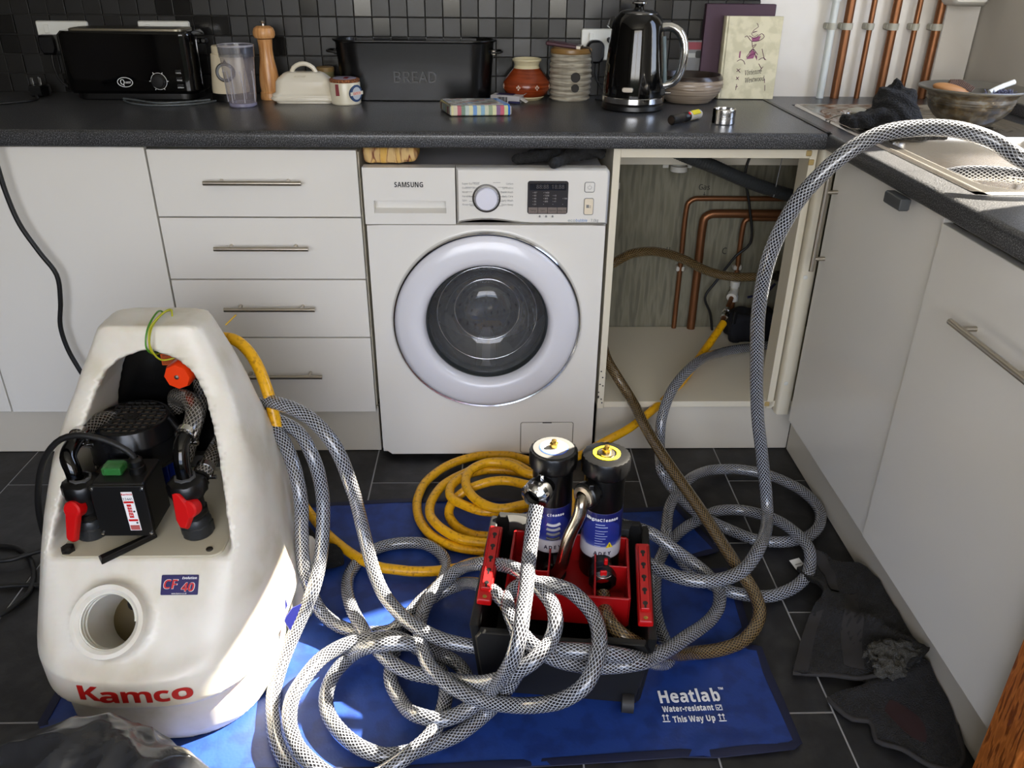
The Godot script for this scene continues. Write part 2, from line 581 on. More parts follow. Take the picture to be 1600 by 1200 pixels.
func room():
	var b := MB.new()
	b.box(Vector3(-0.4, -0.1015, 2.1), Vector3(4.2, 0.2, 4.6), 0)
	var fl := struct("floor", b.done(), M.grout)
	var rg := RandomNumberGenerator.new()
	rg.seed = 7
	var tm := []
	for k in 4:
		var q := MB.new()
		q.box(Vector3.ZERO, Vector3(0.2412, 0.012, 0.5075), 0.0008)
		tm.append(q.done())
	for c in 15:
		var x := 0.663 - 0.2447 * (c - 3) - 0.1224
		for r in 9:
			var z := 0.469 + 0.5115 * (r - 1) + 0.2557
			if c % 2 == 0: z = 0.199 + 0.5115 * (r - 1) + 0.2557
			put("tile", tm[0], M["slate_%d" % rg.randi_range(0, 3)], fl, Vector3(x, -0.006, z))
	# walls with their own thickness
	b = MB.new()
	b.box(Vector3(-0.4, 1.2, -0.1), Vector3(4.2, 2.6, 0.2), 0)
	var wb := struct("wall_back", b.done(), M.wall)
	put("tile_bed", box_mesh(Vector3(2.5, 0.62, 0.004), 0), mat(Color(0.17, 0.165, 0.155), 0.8), wb, Vector3(-0.465, 1.22, 0.002))
	var tiles := [mat(Color(0.095, 0.092, 0.086), 0.40), mat(Color(0.108, 0.104, 0.098), 0.34), mat(Color(0.09, 0.088, 0.085), 0.16), mat(Color(0.122, 0.118, 0.112), 0.28)]
	var small := box_mesh(Vector3(0.0488, 0.0500, 0.006), 0.0012)
	for r in 6:
		for c in 44:
			var k := (r + c) % 2
			var w: float = rg.randf()
			var m: Material = tiles[0] if k == 0 else tiles[1 if w < 0.45 else (2 if w < 0.7 else 3)]
			if k == 0 and w < 0.08: m = tiles[2]
			var t := put("mosaic_tile", small, m, wb, Vector3(0.7855 - 0.0253 - 0.0506 * c, 0.9365 + 0.0524 * r, 0.0065 + (0.0025 if k == 1 else 0.0)))
			t.rotation = Vector3(rg.randf_range(-0.012, 0.012), rg.randf_range(-0.012, 0.012), 0)
	b = MB.new()   # right wall round the window over the sink
	b.box(Vector3(1.53, 0.46, 2.1), Vector3(0.2, 1.0, 4.6), 0)
	b.box(Vector3(1.53, 2.35, 2.1), Vector3(0.2, 0.3, 4.6), 0)
	b.box(Vector3(1.53, 1.58, 0.145), Vector3(0.2, 1.24, 0.69), 0)
	b.box(Vector3(1.53, 1.58, 2.72), Vector3(0.2, 1.24, 3.36), 0)
	struct("wall_right", b.done(), M.wall_grey)
	b = MB.new()
	b.box(Vector3(-2.3, 1.2, 2.1), Vector3(0.2, 2.6, 4.6), 0)
	struct("wall_left", b.done(), mat(Color(0.3, 0.28, 0.26), 0.8))
	b = MB.new()   # wall behind the camera with a glazed door
	b.box(Vector3(-1.8, 1.2, 4.3), Vector3(1.0, 2.6, 0.2), 0)
	b.box(Vector3(1.3, 1.2, 4.3), Vector3(0.4, 2.6, 0.2), 0)
	b.box(Vector3(-0.1, 2.35, 4.3), Vector3(2.4, 0.4, 0.2), 0)
	struct("wall_front", b.done(), M.wall)
	b = MB.new()
	b.box(Vector3(-0.4, 2.5, 2.1), Vector3(4.2, 0.1, 4.6), 0)
	struct("ceiling", b.done(), M.ceiling)
	var glass := mat(Color(0.95, 0.98, 1.0, 0.04), 0.0, 0.0, {"transparency": BaseMaterial3D.TRANSPARENCY_ALPHA})
	b = MB.new()
	for q in [[Vector3(1.5, 0.98, 0.765), Vector3(0.06, 0.04, 0.55)], [Vector3(1.5, 2.175, 0.765), Vector3(0.06, 0.05, 0.55)], [Vector3(1.5, 1.58, 0.505), Vector3(0.06, 1.24, 0.03)], [Vector3(1.5, 1.58, 1.025), Vector3(0.06, 1.24, 0.03)]]:
		b.box(q[0], q[1], 0.004)
	var wn := struct("window_1", b.done(), M.plastic_white)
	put("pane", box_mesh(Vector3(0.004, 1.15, 0.49), 0), glass, wn, Vector3(1.5, 1.577, 0.765))
	b = MB.new()
	for x in [-1.27, -0.13, -0.07, 1.07]: b.box(Vector3(x, 1.08, 4.28), Vector3(0.06, 2.14, 0.05), 0.004)
	for y in [0.05, 2.12]: b.box(Vector3(-0.1, y, 4.28), Vector3(2.4, 0.1, 0.05), 0.004)
	var dr := struct("door_1", b.done(), M.plastic_white)
	for x in [-0.7, 0.5]: put("pane", box_mesh(Vector3(1.1, 2.0, 0.004), 0), glass, dr, Vector3(x, 1.08, 4.28))
	# boxed-in corner beyond the pipes, and the shallow strip along the right-hand wall
	struct("trim_1", box_mesh(Vector3(0.10, 1.6, 0.014), 0.003), M.wall, null, Vector3(1.376, 1.71, 0.007))

func bar_handle(parent: Node3D, at: Vector3, len: float, along: Vector3, out: Vector3, stand := 0.6):
	var b := MB.new()
	var o := out * 0.028
	b.tube(PackedVector3Array([at + o - along * len / 2, at + o + along * len / 2]), 0.0058, 14)
	var h := put("handle", b.done(), M.steel, parent)
	for s in [-1, 1]:
		var p: Vector3 = at + along * s * len * stand / 2
		put("post", tube_mesh(PackedVector3Array([p, p + o]), 0.0048, 10), M.steel, h)

func kitchen():
	# worktops with a rolled front edge
	var pr := [Vector2(0, 0.872), Vector2(0, 0.91)]
	for k in 7:
		var a := PI / 2 - PI / 2 * k / 6
		pr.append(Vector2(0.588 + cos(a) * 0.012, 0.898 + sin(a) * 0.012))
	for k in 4:
		var a := -PI / 2 * k / 3
		pr.append(Vector2(0.594 + cos(a) * 0.006, 0.878 + sin(a) * 0.006))
	var b := MB.new()
	b.t = Transform3D(Basis(Vector3(0, 0, 1), Vector3(0, 1, 0), Vector3(-1, 0, 0)), Vector3(-0.695, 0, 0))
	b.prism(PackedVector2Array(pr), 3.01, 0)
	var wt := put("worktop", b.done(), M.worktop)
	tag(wt, "long charcoal speckled worktop over the drawers and washing machine", "worktop")
	put("joint_strip", box_mesh(Vector3(0.012, 0.003, 0.588), 0.001), mat(Color(0.22, 0.22, 0.22), 0.4, 0.6), wt, Vector3(0.815, 0.911, 0.294))
	b = MB.new()
	var fp := []
	for q in pr: fp.append(Vector2(-q.x, q.y))
	# front strip of the sink worktop: rolled edge at x 0.809
	var strip := [Vector2(0.865, 0.872), Vector2(0.865, 0.91)]
	for k in 7:
		var a := PI / 2 + PI / 2 * k / 6
		strip.append(Vector2(0.821 + cos(a) * 0.012, 0.898 + sin(a) * 0.012))
	for k in 4:
		var a := PI + PI / 2 * k / 3
		strip.append(Vector2(0.815 + cos(a) * 0.006, 0.878 + sin(a) * 0.006))
	b.t = Transform3D(Basis.IDENTITY, Vector3(0, 0, 1.35))
	b.prism(PackedVector2Array(strip), 1.5, 0)
	b.t = Transform3D()
	b.box(Vector3(0.8435, 0.891, 0.30), Vector3(0.045, 0.038, 0.6), 0)
	b.box(Vector3(1.1425, 0.891, 0.08), Vector3(0.555, 0.038, 0.16), 0)
	b.box(Vector3(1.385, 0.891, 0.66), Vector3(0.07, 0.038, 1.0), 0)
	b.box(Vector3(1.1425, 0.891, 1.63), Vector3(0.555, 0.038, 0.94), 0)
	var wr := put("worktop", b.done(), M.worktop)
	tag(wr, "charcoal worktop on the right that holds the steel sink", "worktop")
	put("upstand", box_mesh(Vector3(0.012, 0.03, 1.5), 0.002), M.worktop, wr, Vector3(1.424, 0.925, 0.78))
	# base units along the back wall
	var c := thing("base_cabinet", "white gloss base cabinet at the far left edge, mostly out of view", "cabinet", Vector3(-1.559, 0, 0.28), 0, "white base cabinets")
	put("body", box_mesh(Vector3(0.5, 0.70, 0.55)), M.carcass, c, Vector3(0, 0.505, 0))
	put("door", box_mesh(Vector3(0.496, 0.714, 0.018), 0.002), M.white, c, Vector3(0, 0.507, 0.289))
	c = thing("base_cabinet", "white gloss base cabinet with one plain door left of the drawers", "cabinet", Vector3(-1.0585, 0, 0.28), 0, "white base cabinets")
	put("body", box_mesh(Vector3(0.5, 0.70, 0.55)), M.carcass, c, Vector3(0, 0.505, 0))
	put("door", box_mesh(Vector3(0.496, 0.718, 0.02), 0.002), M.white, c, Vector3(0, 0.509, 0.29))
	c = thing("drawer_cabinet", "white gloss cabinet of four drawers with steel bar handles", "cabinet", Vector3(-0.5585, 0, 0.28))
	put("body", box_mesh(Vector3(0.5, 0.70, 0.55)), M.carcass, c, Vector3(0, 0.505, 0))
	for q in [[0.863, 0.7005, 0.782], [0.6975, 0.5385, 0.619], [0.5355, 0.3755, 0.457], [0.3725, 0.148, 0.263]]:
		var d := put("drawer_front", box_mesh(Vector3(0.496, q[0] - q[1], 0.02), 0.0015), M.white, c, Vector3(0, (q[0] + q[1]) / 2, 0.29))
		bar_handle(d, Vector3(0.0, q[2] - (q[0] + q[1]) / 2 + 0.008, 0.01), 0.232, Vector3.RIGHT, Vector3.BACK, 0.69)
	var k := put("kickboard", box_mesh(Vector3(1.89, 0.147, 0.016), 0.002), M.plinth, null, Vector3(-1.253, 0.0745, 0.538))
	tag(k, "long pale kickboard under the drawers and left cabinets", "kickboard")
	k = put("kickboard", box_mesh(Vector3(0.566, 0.143, 0.016), 0.002), M.plinth, null, Vector3(0.594, 0.0725, 0.536))
	tag(k, "short pale kickboard under the open sink cupboard", "kickboard")
	k = put("kickboard", box_mesh(Vector3(0.016, 0.145, 1.2), 0.002), M.plinth, null, Vector3(0.8836, 0.0735, 1.148))
	tag(k, "kickboard under the right run of doors, dark towel lying against it", "kickboard")
	# right run
	c = thing("base_cabinet", "white gloss corner cabinet with an upright bar handle beside the open cupboard", "cabinet", Vector3(1.12, 0, 0.892), 0, "white base cabinets")
	put("body", box_mesh(Vector3(0.53, 0.59, 0.5)), M.carcass, c, Vector3(0, 0.44, 0))
	var d2 := put("door", box_mesh(Vector3(0.02, 0.716, 0.508), 0.002), M.white, c, Vector3(-0.281, 0.507, 0))
	bar_handle(d2, Vector3(-0.01, 0.20, -0.222), 0.228, Vector3.UP, Vector3.LEFT, 0.72)
	c = thing("dishwasher", "built-in appliance behind a white gloss panel with a horizontal bar handle", "dishwasher", Vector3(1.12, 0, 1.43))
	put("body", box_mesh(Vector3(0.53, 0.70, 0.53)), M.carcass, c, Vector3(0, 0.495, 0))
	d2 = put("door", box_mesh(Vector3(0.02, 0.70, 0.55), 0.002), M.white, c, Vector3(-0.288, 0.507, 0))
	bar_handle(d2, Vector3(-0.01, 0.222, -0.01), 0.232, Vector3.BACK, Vector3.LEFT, 0.72)
	var g := put("bracket", box_mesh(Vector3(0.022, 0.024, 0.072), 0.003), mat(Color(0.27, 0.28, 0.29), 0.4), null, Vector3(0.806, 0.858, 1.005))
	tag(g, "small grey plastic bracket hanging under the worktop edge on the right", "bracket")
	# rounded corner post
	var post := rounded(0.040, 0.05, 0.009, 4)
	var xf := Transform3D(Basis(Vector3(1, 0, 0), Vector3(0, 0, 1), Vector3(0, -1, 0)), Vector3(0.8325, 0.503, 0.557))
	c = thing("corner_post", "narrow white corner post between open cupboard and right cabinet", "post", Vector3.ZERO)
	put("post", prism_mesh(post, 0.735, 0.001, xf), M.carcass, c)
	for y in [0.545, 0.235]: put("cover_cap", lathe_mesh([Vector2(0.006, 0), Vector2(0.006, 0.001), Vector2(0.003, 0.002), Vector2(0.0, 0.002)], 14, aim(Vector3(0.826, y, 0.582), Vector3.BACK)), M.plastic_white, c)

func washing_machine():
	var t := thing("washing_machine", "white front loading washing machine with round glass door between drawers and open cupboard", "washing machine", Vector3(0, 0, 0.30))
	var b := MB.new()
	var F := 0.294
	# cabinet: sides, back, top, bottom and a front plate with a round opening
	b.box(Vector3(-0.2955, 0.405, 0), Vector3(0.005, 0.774, 0.56), 0.002)
	b.box(Vector3(0.2955, 0.405, 0), Vector3(0.005, 0.774, 0.56), 0.002)
	b.box(Vector3(0, 0.405, -0.277), Vector3(0.59, 0.774, 0.006), 0.002)
	b.box(Vector3(0, 0.021, 0), Vector3(0.59, 0.006, 0.56), 0.002)
	var outer := PackedVector2Array()
	var inner := PackedVector2Array()
	var cy := 0.424
	var n := 96
	for k in n:
		var a := TAU * k / n
		var d := Vector2(cos(a), sin(a))
		inner.append(Vector2(0, cy) + d * 0.17)
		var s := INF
		if absf(d.x) > 1e-6: s = minf(s, 0.297 / absf(d.x))
		if d.y > 1e-6: s = minf(s, (0.686 - cy) / d.y)
		if d.y < -1e-6: s = minf(s, (cy - 0.017) / -d.y)
		var q := Vector2(0, cy) + d * s
		# rounded lower corners
		var cc := Vector2(signf(q.x) * 0.282, 0.032)
		if q.y < 0.032 and absf(q.x) > 0.282: q = cc + (q - cc).normalized() * 0.0155
		outer.append(q)
	var rows := []
	for j in 3:
		var row := PackedVector3Array()
		for k in n + 1:
			var o := outer[k % n]
			var i := inner[k % n]
			if j == 0: row.append(Vector3(o.x, o.y, F - 0.022))
			elif j == 1: row.append(Vector3(o.x + (0 - o.x) * 0.004, o.y + (cy - o.y) * 0.004, F))
			else: row.append(Vector3(i.x, i.y, F))
		rows.append(row)
	var r1 := [rows[0], rows[1]]
	b.grid(r1, true)
	r1 = [rows[1], rows[2]]
	b.grid(r1, true)
	put("cabinet", b.done(), M.white, t)
	b = MB.new()
	b.box(Vector3(0, 0.79, -0.025), Vector3(0.594, 0.03, 0.53), 0.006)
	put("top_panel", b.done(), mat(Color(0.86, 0.85, 0.86), 0.3), t)
	for x in [-0.25, 0.25]:
		for z in [-0.22, 0.24]:
			put("foot", lathe_mesh([Vector2(0.0, 0), Vector2(0.022, 0), Vector2(0.022, 0.012), Vector2(0.008, 0.014), Vector2(0.008, 0.02)], 14), M.black, t, Vector3(x, 0, z))
	# control panel with a lower edge that swells over the door
	var pl := [Vector2(0.290, 0.826), Vector2(-0.0735, 0.826), Vector2(-0.0735, 0.688)]
	for k in 15:
		var u := -0.06 + 0.17 * k / 14.0
		pl.append(Vector2(u, 0.688 + 0.0105 * pow(cos(clampf((u - 0.0) / 0.115, -1, 1) * PI / 2), 2)))
	pl.append_array([Vector2(0.299, 0.688), Vector2(0.299, 0.812), Vector2(0.297, 0.820)])
	put("control_panel", prism_mesh(pl, 0.04, 0.006, Transform3D(Basis.IDENTITY, Vector3(0, 0, F - 0.017))), M.white, t)
	# detergent drawer with a scooped grip
	var cs := CSGBox3D.new()
	cs.name = "detergent_drawer"
	cs.size = Vector3(0.222, 0.138, 0.036)
	cs.material = M.white
	cs.position = Vector3(-0.1865, 0.757, F - 0.015)
	var cut := CSGPolygon3D.new()
	cut.name = "grip"
	cut.operation = CSGShape3D.OPERATION_SUBTRACTION
	cut.polygon = PackedVector2Array([Vector2(0.03, -0.044), Vector2(-0.012, -0.036), Vector2(-0.012, -0.012), Vector2(0.03, -0.010)])
	cut.depth = 0.176
	cut.rotation.y = -PI / 2
	cut.position = Vector3(-0.088, 0, 0)
	cut.material = M.white
	cs.add_child(cut)
	t.add_child(cs)
	text("lettering", "SAMSUNG", 0.0125, 0.0006, M.ink, t, Transform3D(Basis.IDENTITY, Vector3(-0.187, 0.7855, F + 0.0035)), "Droid Sans", true, 0.069)
	# dial
	var dx := aim(Vector3(0.0, 0.753, F + 0.003), Vector3.BACK)
	var dial := put("dial", lathe_mesh([Vector2(0.0265, 0), Vector2(0.0265, 0.012), Vector2(0.025, 0.015), Vector2(0.0, 0.0155)], 48, dx), mat(Color(0.88, 0.88, 0.93), 0.3), t)
	put("ring", lathe_mesh([Vector2(0.0345, 0), Vector2(0.0345, 0.002), Vector2(0.033, 0.003), Vector2(0.031, 0.003)], 48, dx), mat(Color(0.32, 0.31, 0.3), 0.3, 0.8), dial)
	put("ring", lathe_mesh([Vector2(0.0315, 0), Vector2(0.0315, 0.004), Vector2(0.029, 0.008), Vector2(0.026, 0.006)], 48, dx), M.chrome, dial)
	var tx := [["Super Eco Wash\nOutdoor Care\nWool\nHand Wash\nSpin\nRinse+Spin", -0.059, HORIZONTAL_ALIGNMENT_LEFT], ["Cotton\nSynthetics\n15' Quick Wash\nBaby Care\nDaily Wash\nStain Away", 0.065, HORIZONTAL_ALIGNMENT_RIGHT]]
	for q in tx:
		var o := text("lettering", q[0], 0.0042, 0.0004, M.grey_ink, t, Transform3D(Basis.IDENTITY, Vector3(q[1], 0.763, F + 0.0034)))
		o.mesh.horizontal_alignment = q[2]
		o.mesh.line_spacing = 18.0
	for k in 6:
		for s in [-1, 1]:
			var l: float = [0.018, 0.022, 0.016, 0.012, 0.014, 0.012][k]
			put("guide_line", box_mesh(Vector3(l, 0.0007, 0.0004), 0), M.grey_ink, t, Vector3(s * (0.028 - (0.012 if k == 0 else 0.0) + l / 2 + (0.006 if k in [2, 3] else 0.0)), 0.7915 - 0.0114 * k, F + 0.0034))
	# display and buttons
	var ds := put("display", prism_mesh(rounded(0.099, 0.081, 0.006), 0.002, 0.0005), mat(Color(0.2, 0.185, 0.18), 0.2), t, Vector3(0.1495, 0.7555, F + 0.004))
	put("screen", box_mesh(Vector3(0.089, 0.017, 0.0006), 0), mat(Color(0.12, 0.11, 0.105), 0.1), ds, Vector3(0, 0.0265, 0.0012))
	text("lettering", "88:88  18:88", 0.009, 0.0004, mat(Color(0.3, 0.28, 0.27), 0.4), ds, Transform3D(Basis.IDENTITY, Vector3(0.005, 0.0265, 0.0016)))
	var leds := [["• 95°\n• 60\n• 40\n• 30\n• 20", -0.037], ["• 1400\n• 1200\n• 800\n• 400\n•", -0.011], ["\n• +3\n• +2\n• +1\n•", 0.012], ["\n\n• 19h\n\n•", 0.036]]
	for q in leds:
		var o := text("lettering", q[0], 0.0036, 0.0004, mat(Color(0.66, 0.64, 0.62), 0.5), ds, Transform3D(Basis.IDENTITY, Vector3(q[1], -0.002, 0.0014)))
		o.mesh.line_spacing = 8.0
		o.mesh.horizontal_alignment = HORIZONTAL_ALIGNMENT_LEFT
	for k in 4:
		var bt := put("button", box_mesh(Vector3(0.0225, 0.0145, 0.0015), 0.0004), mat(Color(0.47, 0.42, 0.39), 0.4), ds, Vector3(-0.0355 + 0.0237 * k, -0.0312, 0.0014))
		text("lettering", ["Temp", "Spin", "Option", "Delay End"][k], 0.0042, 0.0004, M.ink, ds, Transform3D(Basis.IDENTITY, Vector3(-0.0355 + 0.0237 * k, -0.0312, 0.0024)))
	text("lettering", "ˇ–○–  ˇ–⌂–  ˇ–✱–", 0.004, 0.0004, M.grey_ink, t, Transform3D(Basis.IDENTITY, Vector3(0.145, 0.708, F + 0.0034)))
	for q in [[0.2505, 0.781, 0.0255, 0.0255], [0.2505, 0.7335, 0.0245, 0.042]]:
		var rim := put("button", prism_mesh(rounded(q[2], q[3], 0.005), 0.002, 0.0004), mat(Color(0.5, 0.5, 0.51), 0.3, 0.5), t, Vector3(q[0], q[1], F + 0.003))
		put("button_cap", prism_mesh(rounded(q[2] - 0.0025, q[3] - 0.0025, 0.004), 0.003, 0.0008), M.white if q[1] > 0.76 else mat(Color(0.9, 0.85, 0.76), 0.3), rim, Vector3(0, 0, 0.0006))
	var pw := MB.new()
	var arc := PackedVector3Array()
	for k in 13:
		var a := PI / 2 + 0.7 + (TAU - 1.4) * k / 12
		arc.append(Vector3(cos(a), sin(a), 0) * 0.0046)
	pw.tube(arc, 0.0004, 6)
	pw.tube(PackedVector3Array([Vector3(0, 0.0015, 0), Vector3(0, 0.0062, 0)]), 0.0004, 6)
	put("power_mark", pw.done(), M.grey_ink, t, Vector3(0.2505, 0.781, F + 0.0055))
	text("lettering", "▷II", 0.006, 0.0004, M.grey_ink, t, Transform3D(Basis.IDENTITY, Vector3(0.2505, 0.7335, F + 0.0055)))
	text("lettering", "eco", 0.0065, 0.0004, mat(Color(0.55, 0.6, 0.62), 0.6), t, Transform3D(Basis.IDENTITY, Vector3(0.210, 0.6985, F + 0.0034)), "Droid Sans", false, 0.018)
	text("lettering", "bubble", 0.0065, 0.0004, mat(Color(0.25, 0.5, 0.75), 0.6), t, Transform3D(Basis.IDENTITY, Vector3(0.2345, 0.6985, F + 0.0034)), "Droid Sans", false, 0.028)
	text("lettering", "7.0kg", 0.0065, 0.0004, M.grey_ink, t, Transform3D(Basis.IDENTITY, Vector3(0.267, 0.6985, F + 0.0034)), "Droid Sans", false, 0.019)
	# door
	var X := aim(Vector3(0, cy, F), Vector3.BACK)
	var door := put("door", lathe_mesh([Vector2(0.2385, 0.002), Vector2(0.2385, 0.014), Vector2(0.235, 0.021), Vector2(0.226, 0.026), Vector2(0.205, 0.030), Vector2(0.186, 0.032), Vector2(0.174, 0.031), Vector2(0.167, 0.027), Vector2(0.1615, 0.016), Vector2(0.1585, -0.004)], 96, X), mat(Color(0.86, 0.86, 0.885), 0.28, 0.0, {"clearcoat_enabled": true, "clearcoat": 0.4, "clearcoat_roughness": 0.05}), t)
	put("chrome_rim", lathe_mesh([Vector2(0.2485, 0), Vector2(0.2485, 0.006), Vector2(0.247, 0.013), Vector2(0.243, 0.0175), Vector2(0.2395, 0.0165), Vector2(0.238, 0.010)], 96, X), M.chrome, door)
	put("gasket", lathe_mesh([Vector2(0.1615, -0.001), Vector2(0.1575, 0.006), Vector2(0.1555, 0.004), Vector2(0.153, -0.012), Vector2(0.1515, -0.045)], 72, X), mat(Color(0.17, 0.19, 0.2), 0.15), door)
	var gm := mat(Color(0.93, 0.95, 0.97, 0.08), 0.02, 0.0, {"transparency": BaseMaterial3D.TRANSPARENCY_ALPHA})
	put("glass_bowl", lathe_mesh([Vector2(0.153, -0.012), Vector2(0.148, -0.03), Vector2(0.135, -0.055), Vector2(0.112, -0.076), Vector2(0.095, -0.086), Vector2(0.086, -0.088), Vector2(0.080, -0.083), Vector2(0.070, -0.073), Vector2(0.045, -0.066), Vector2(0.0, -0.064)], 64, X), gm, door)
	var rim2 := PackedVector3Array()
	for k in 65: rim2.append(X * Vector3(cos(TAU * k / 64) * 0.1335, -0.056, sin(TAU * k / 64) * 0.1335))
	put("glass_rim", tube_mesh(rim2, 0.0014, 8, 0.0, false), M.chrome, door)
	rim2 = PackedVector3Array()
	for k in 65: rim2.append(X * Vector3(cos(TAU * k / 64) * 0.088, -0.087, sin(TAU * k / 64) * 0.088))
	put("glass_rim", tube_mesh(rim2, 0.0016, 8, 0.0, false), M.chrome, door)
	# drum with punched holes
	var n2 := 64
	var im := Image.create_empty(n2, n2, false, Image.FORMAT_RGB8)
	for y in n2:
		for x in n2:
			var d := Vector2(x - 32, y - 32).length()
			im.set_pixel(x, y, Color(0.02, 0.02, 0.02) if d < 9 else Color(0.22, 0.21, 0.20))
	var dm := mat(Color.WHITE, 0.28, 0.9)
	dm.albedo_texture = ImageTexture.create_from_image(im)
	dm.uv1_scale = Vector3(46, 14, 1)
	put("drum", lathe_mesh([Vector2(0.16, -0.05), Vector2(0.185, -0.075), Vector2(0.225, -0.10), Vector2(0.228, -0.40), Vector2(0.17, -0.44), Vector2(0.06, -0.43), Vector2(0, -0.42)], 64, X), dm, t)
	put("drum_bellows", lathe_mesh([Vector2(0.171, 0.0), Vector2(0.168, -0.02), Vector2(0.175, -0.05), Vector2(0.16, -0.055), Vector2(0.165, -0.075)], 64, X), M.rubber, t)
	for k in 3:
		var a := 0.5 + TAU * k / 3
		put("drum_paddle", prism_mesh([Vector2(-0.03, 0), Vector2(0.03, 0), Vector2(0.012, 0.05), Vector2(-0.012, 0.05)], 0.24, 0.004, Transform3D(Basis(Vector3(0, 0, 1), a + PI / 2), Vector3(cos(a) * 0.226, cy + sin(a) * 0.226, F - 0.26))), mat(Color(0.5, 0.5, 0.52), 0.35), t)
	# filter flap, its gap and finger notch
	put("filter_flap", prism_mesh(rounded(0.1465, 0.097, 0.006), 0.004, 0.0015), M.white, t, Vector3(0.1665, 0.0715, F + 0.0008))
	put("flap_gap", prism_mesh(rounded(0.1495, 0.1, 0.007), 0.001, 0), mat(Color(0.45, 0.43, 0.4), 0.6), t, Vector3(0.1665, 0.0715, F + 0.0003))
	put("notch", box_mesh(Vector3(0.026, 0.003, 0.002), 0.0005), M.ink, t, Vector3(0.1665, 0.1205, F + 0.002))
	# what lies on top of the machine
	var cl := MB.new()
	cl.nets(Vector3(-0.31, 0.815, 0.40), Vector3(-0.15, 0.885, 0.61), 0.0042, func(p):
		var q: Vector3 = p - Vector3(-0.245, 0.845, 0.50)
		var d := Vector3(maxf(absf(q.x) - 0.036, 0), maxf(absf(q.y) - 0.006, 0), maxf(absf(q.z) - 0.05, 0)).length() - 0.018 + 0.002 * sin(q.z * 120.0) + 0.0022 * sin(q.x * 190.0 + q.y * 90.0)
		var w: Vector3 = p - Vector3(-0.188, 0.850, 0.52)
		var d2 := Vector3(maxf(absf(w.x) - 0.006, 0), maxf(absf(w.y) - 0.004, 0), maxf(absf(w.z) - 0.03, 0)).length() - 0.016
		return maxf(minf(d, d2), 0.829 - p.y))
	var cm := mat(Color.WHITE, 0.9)
	tri_tex(cm, noise_tex(0.03, 256, [[0.25, Color(0.85, 0.66, 0.3)], [0.46, Color(0.83, 0.7, 0.42)], [0.52, Color(0.36, 0.1, 0.08)], [0.58, Color(0.40, 0.13, 0.1)], [0.64, Color(0.85, 0.72, 0.5)]], FastNoiseLite.TYPE_SIMPLEX, 2, 31), Vector3(4.5, 1.2, 1.2))
	tag(put("cloth", cl.done(), cm), "folded yellow and dark red patterned cloth tucked on the washing machine", "cloth")
	for g in [[[[72, 841, 566, 12], [110, 842, 545, 13], [150, 843, 530, 14], [200, 845, 500, 16]], [[110, 842, 520, 12], [170, 852, 490, 14]]], [[[160, 840, 608, 13], [185, 844, 580, 12], [205, 848, 545, 14], [240, 849, 520, 17]], [[212, 846, 560, 12], [250, 848, 530, 14], [285, 848, 500, 15]], [[225, 858, 540, 9], [262, 858, 545, 10], [280, 850, 560, 10]]]]:
		var gb := MB.new()
		gb.nets(Vector3(0.05, 0.822, 0.46), Vector3(0.31, 0.878, 0.63), 0.0045, func(p):
			var d := 1.0
			for ch in g:
				for i in ch.size() - 1:
					var a := Vector3(ch[i][0], ch[i][1], ch[i][2]) / 1000.0
					var c := Vector3(ch[i + 1][0], ch[i + 1][1], ch[i + 1][2]) / 1000.0
					var h := clampf((p - a).dot(c - a) / (c - a).length_squared(), 0, 1)
					var e: float = p.distance_to(a.lerp(c, h)) - lerpf(ch[i][3], ch[i + 1][3], h) / 1000.0
					var k := clampf(0.5 + 0.5 * (e - d) / 0.006, 0, 1)
					d = lerpf(e, d, k) - 0.006 * k * (1 - k)
			return maxf(d + 0.0012 * sin(p.x * 260.0) * sin(p.z * 230.0), 0.828 - p.y))
		var gm2 := mat(Color(0.13, 0.13, 0.135), 0.95)
		tri_tex(gm2, noise_tex(0.1, 256, [[0.3, Color(0.6, 0.6, 0.62)], [0.7, Color(1.4, 1.4, 1.4)]], FastNoiseLite.TYPE_SIMPLEX, 3, 33), Vector3(6, 6, 6))
		var left: bool = g.size() == 2
		tag(put("glove", gb.done(), gm2), "dark grey knitted glove lying flat behind the other on the washing machine" if left else "dark grey knitted glove whose finger hangs over the washing machine front edge", "glove", "dark gloves on the washing machine")

func stadium(w: float, d: float, n := 12) -> Array:   # w along x, with half-round ends of depth d
	var o := []
	for k in n + 1:
		var a := -PI / 2 + PI * k / n
		o.append(Vector2(w / 2 - d / 2 + cos(a) * d / 2, sin(a) * d / 2))
	for k in n + 1:
		var a := PI / 2 + PI * k / n
		o.append(Vector2(-w / 2 + d / 2 + cos(a) * d / 2, sin(a) * d / 2))
	return o

func flat(y: float) -> Transform3D:   # outline in x y laid down so that its y points to the back and its thickness stands up
	return Transform3D(Basis(Vector3(1, 0, 0), Vector3(0, 0, -1), Vector3(0, 1, 0)), Vector3(0, y, 0))

func socket(label: String, x: float, y: float, sw := true) -> Node3D:
	var t := thing("socket", label, "socket", Vector3(x, y, 0.0115), 0, "double wall sockets on the black tiles")
	put("faceplate", prism_mesh(rounded(0.146, 0.086, 0.006), 0.01, 0.003), M.plastic_white, t, Vector3(0, 0, 0.005))
	for s in [-1, 1]:
		put("switch", box_mesh(Vector3(0.013, 0.022, 0.006), 0.0015), M.plastic_white, t, Vector3(s * 0.043, 0.022, 0.011))
		for q in [[0, 0.004, 0.004, 0.008], [-0.011, -0.016, 0.007, 0.003], [0.011, -0.016, 0.007, 0.003]]:
			put("slot", box_mesh(Vector3(q[2], q[3], 0.001), 0), M.black, t, Vector3(s * 0.043 + q[0], q[1] - 0.006, 0.0101))
	return t

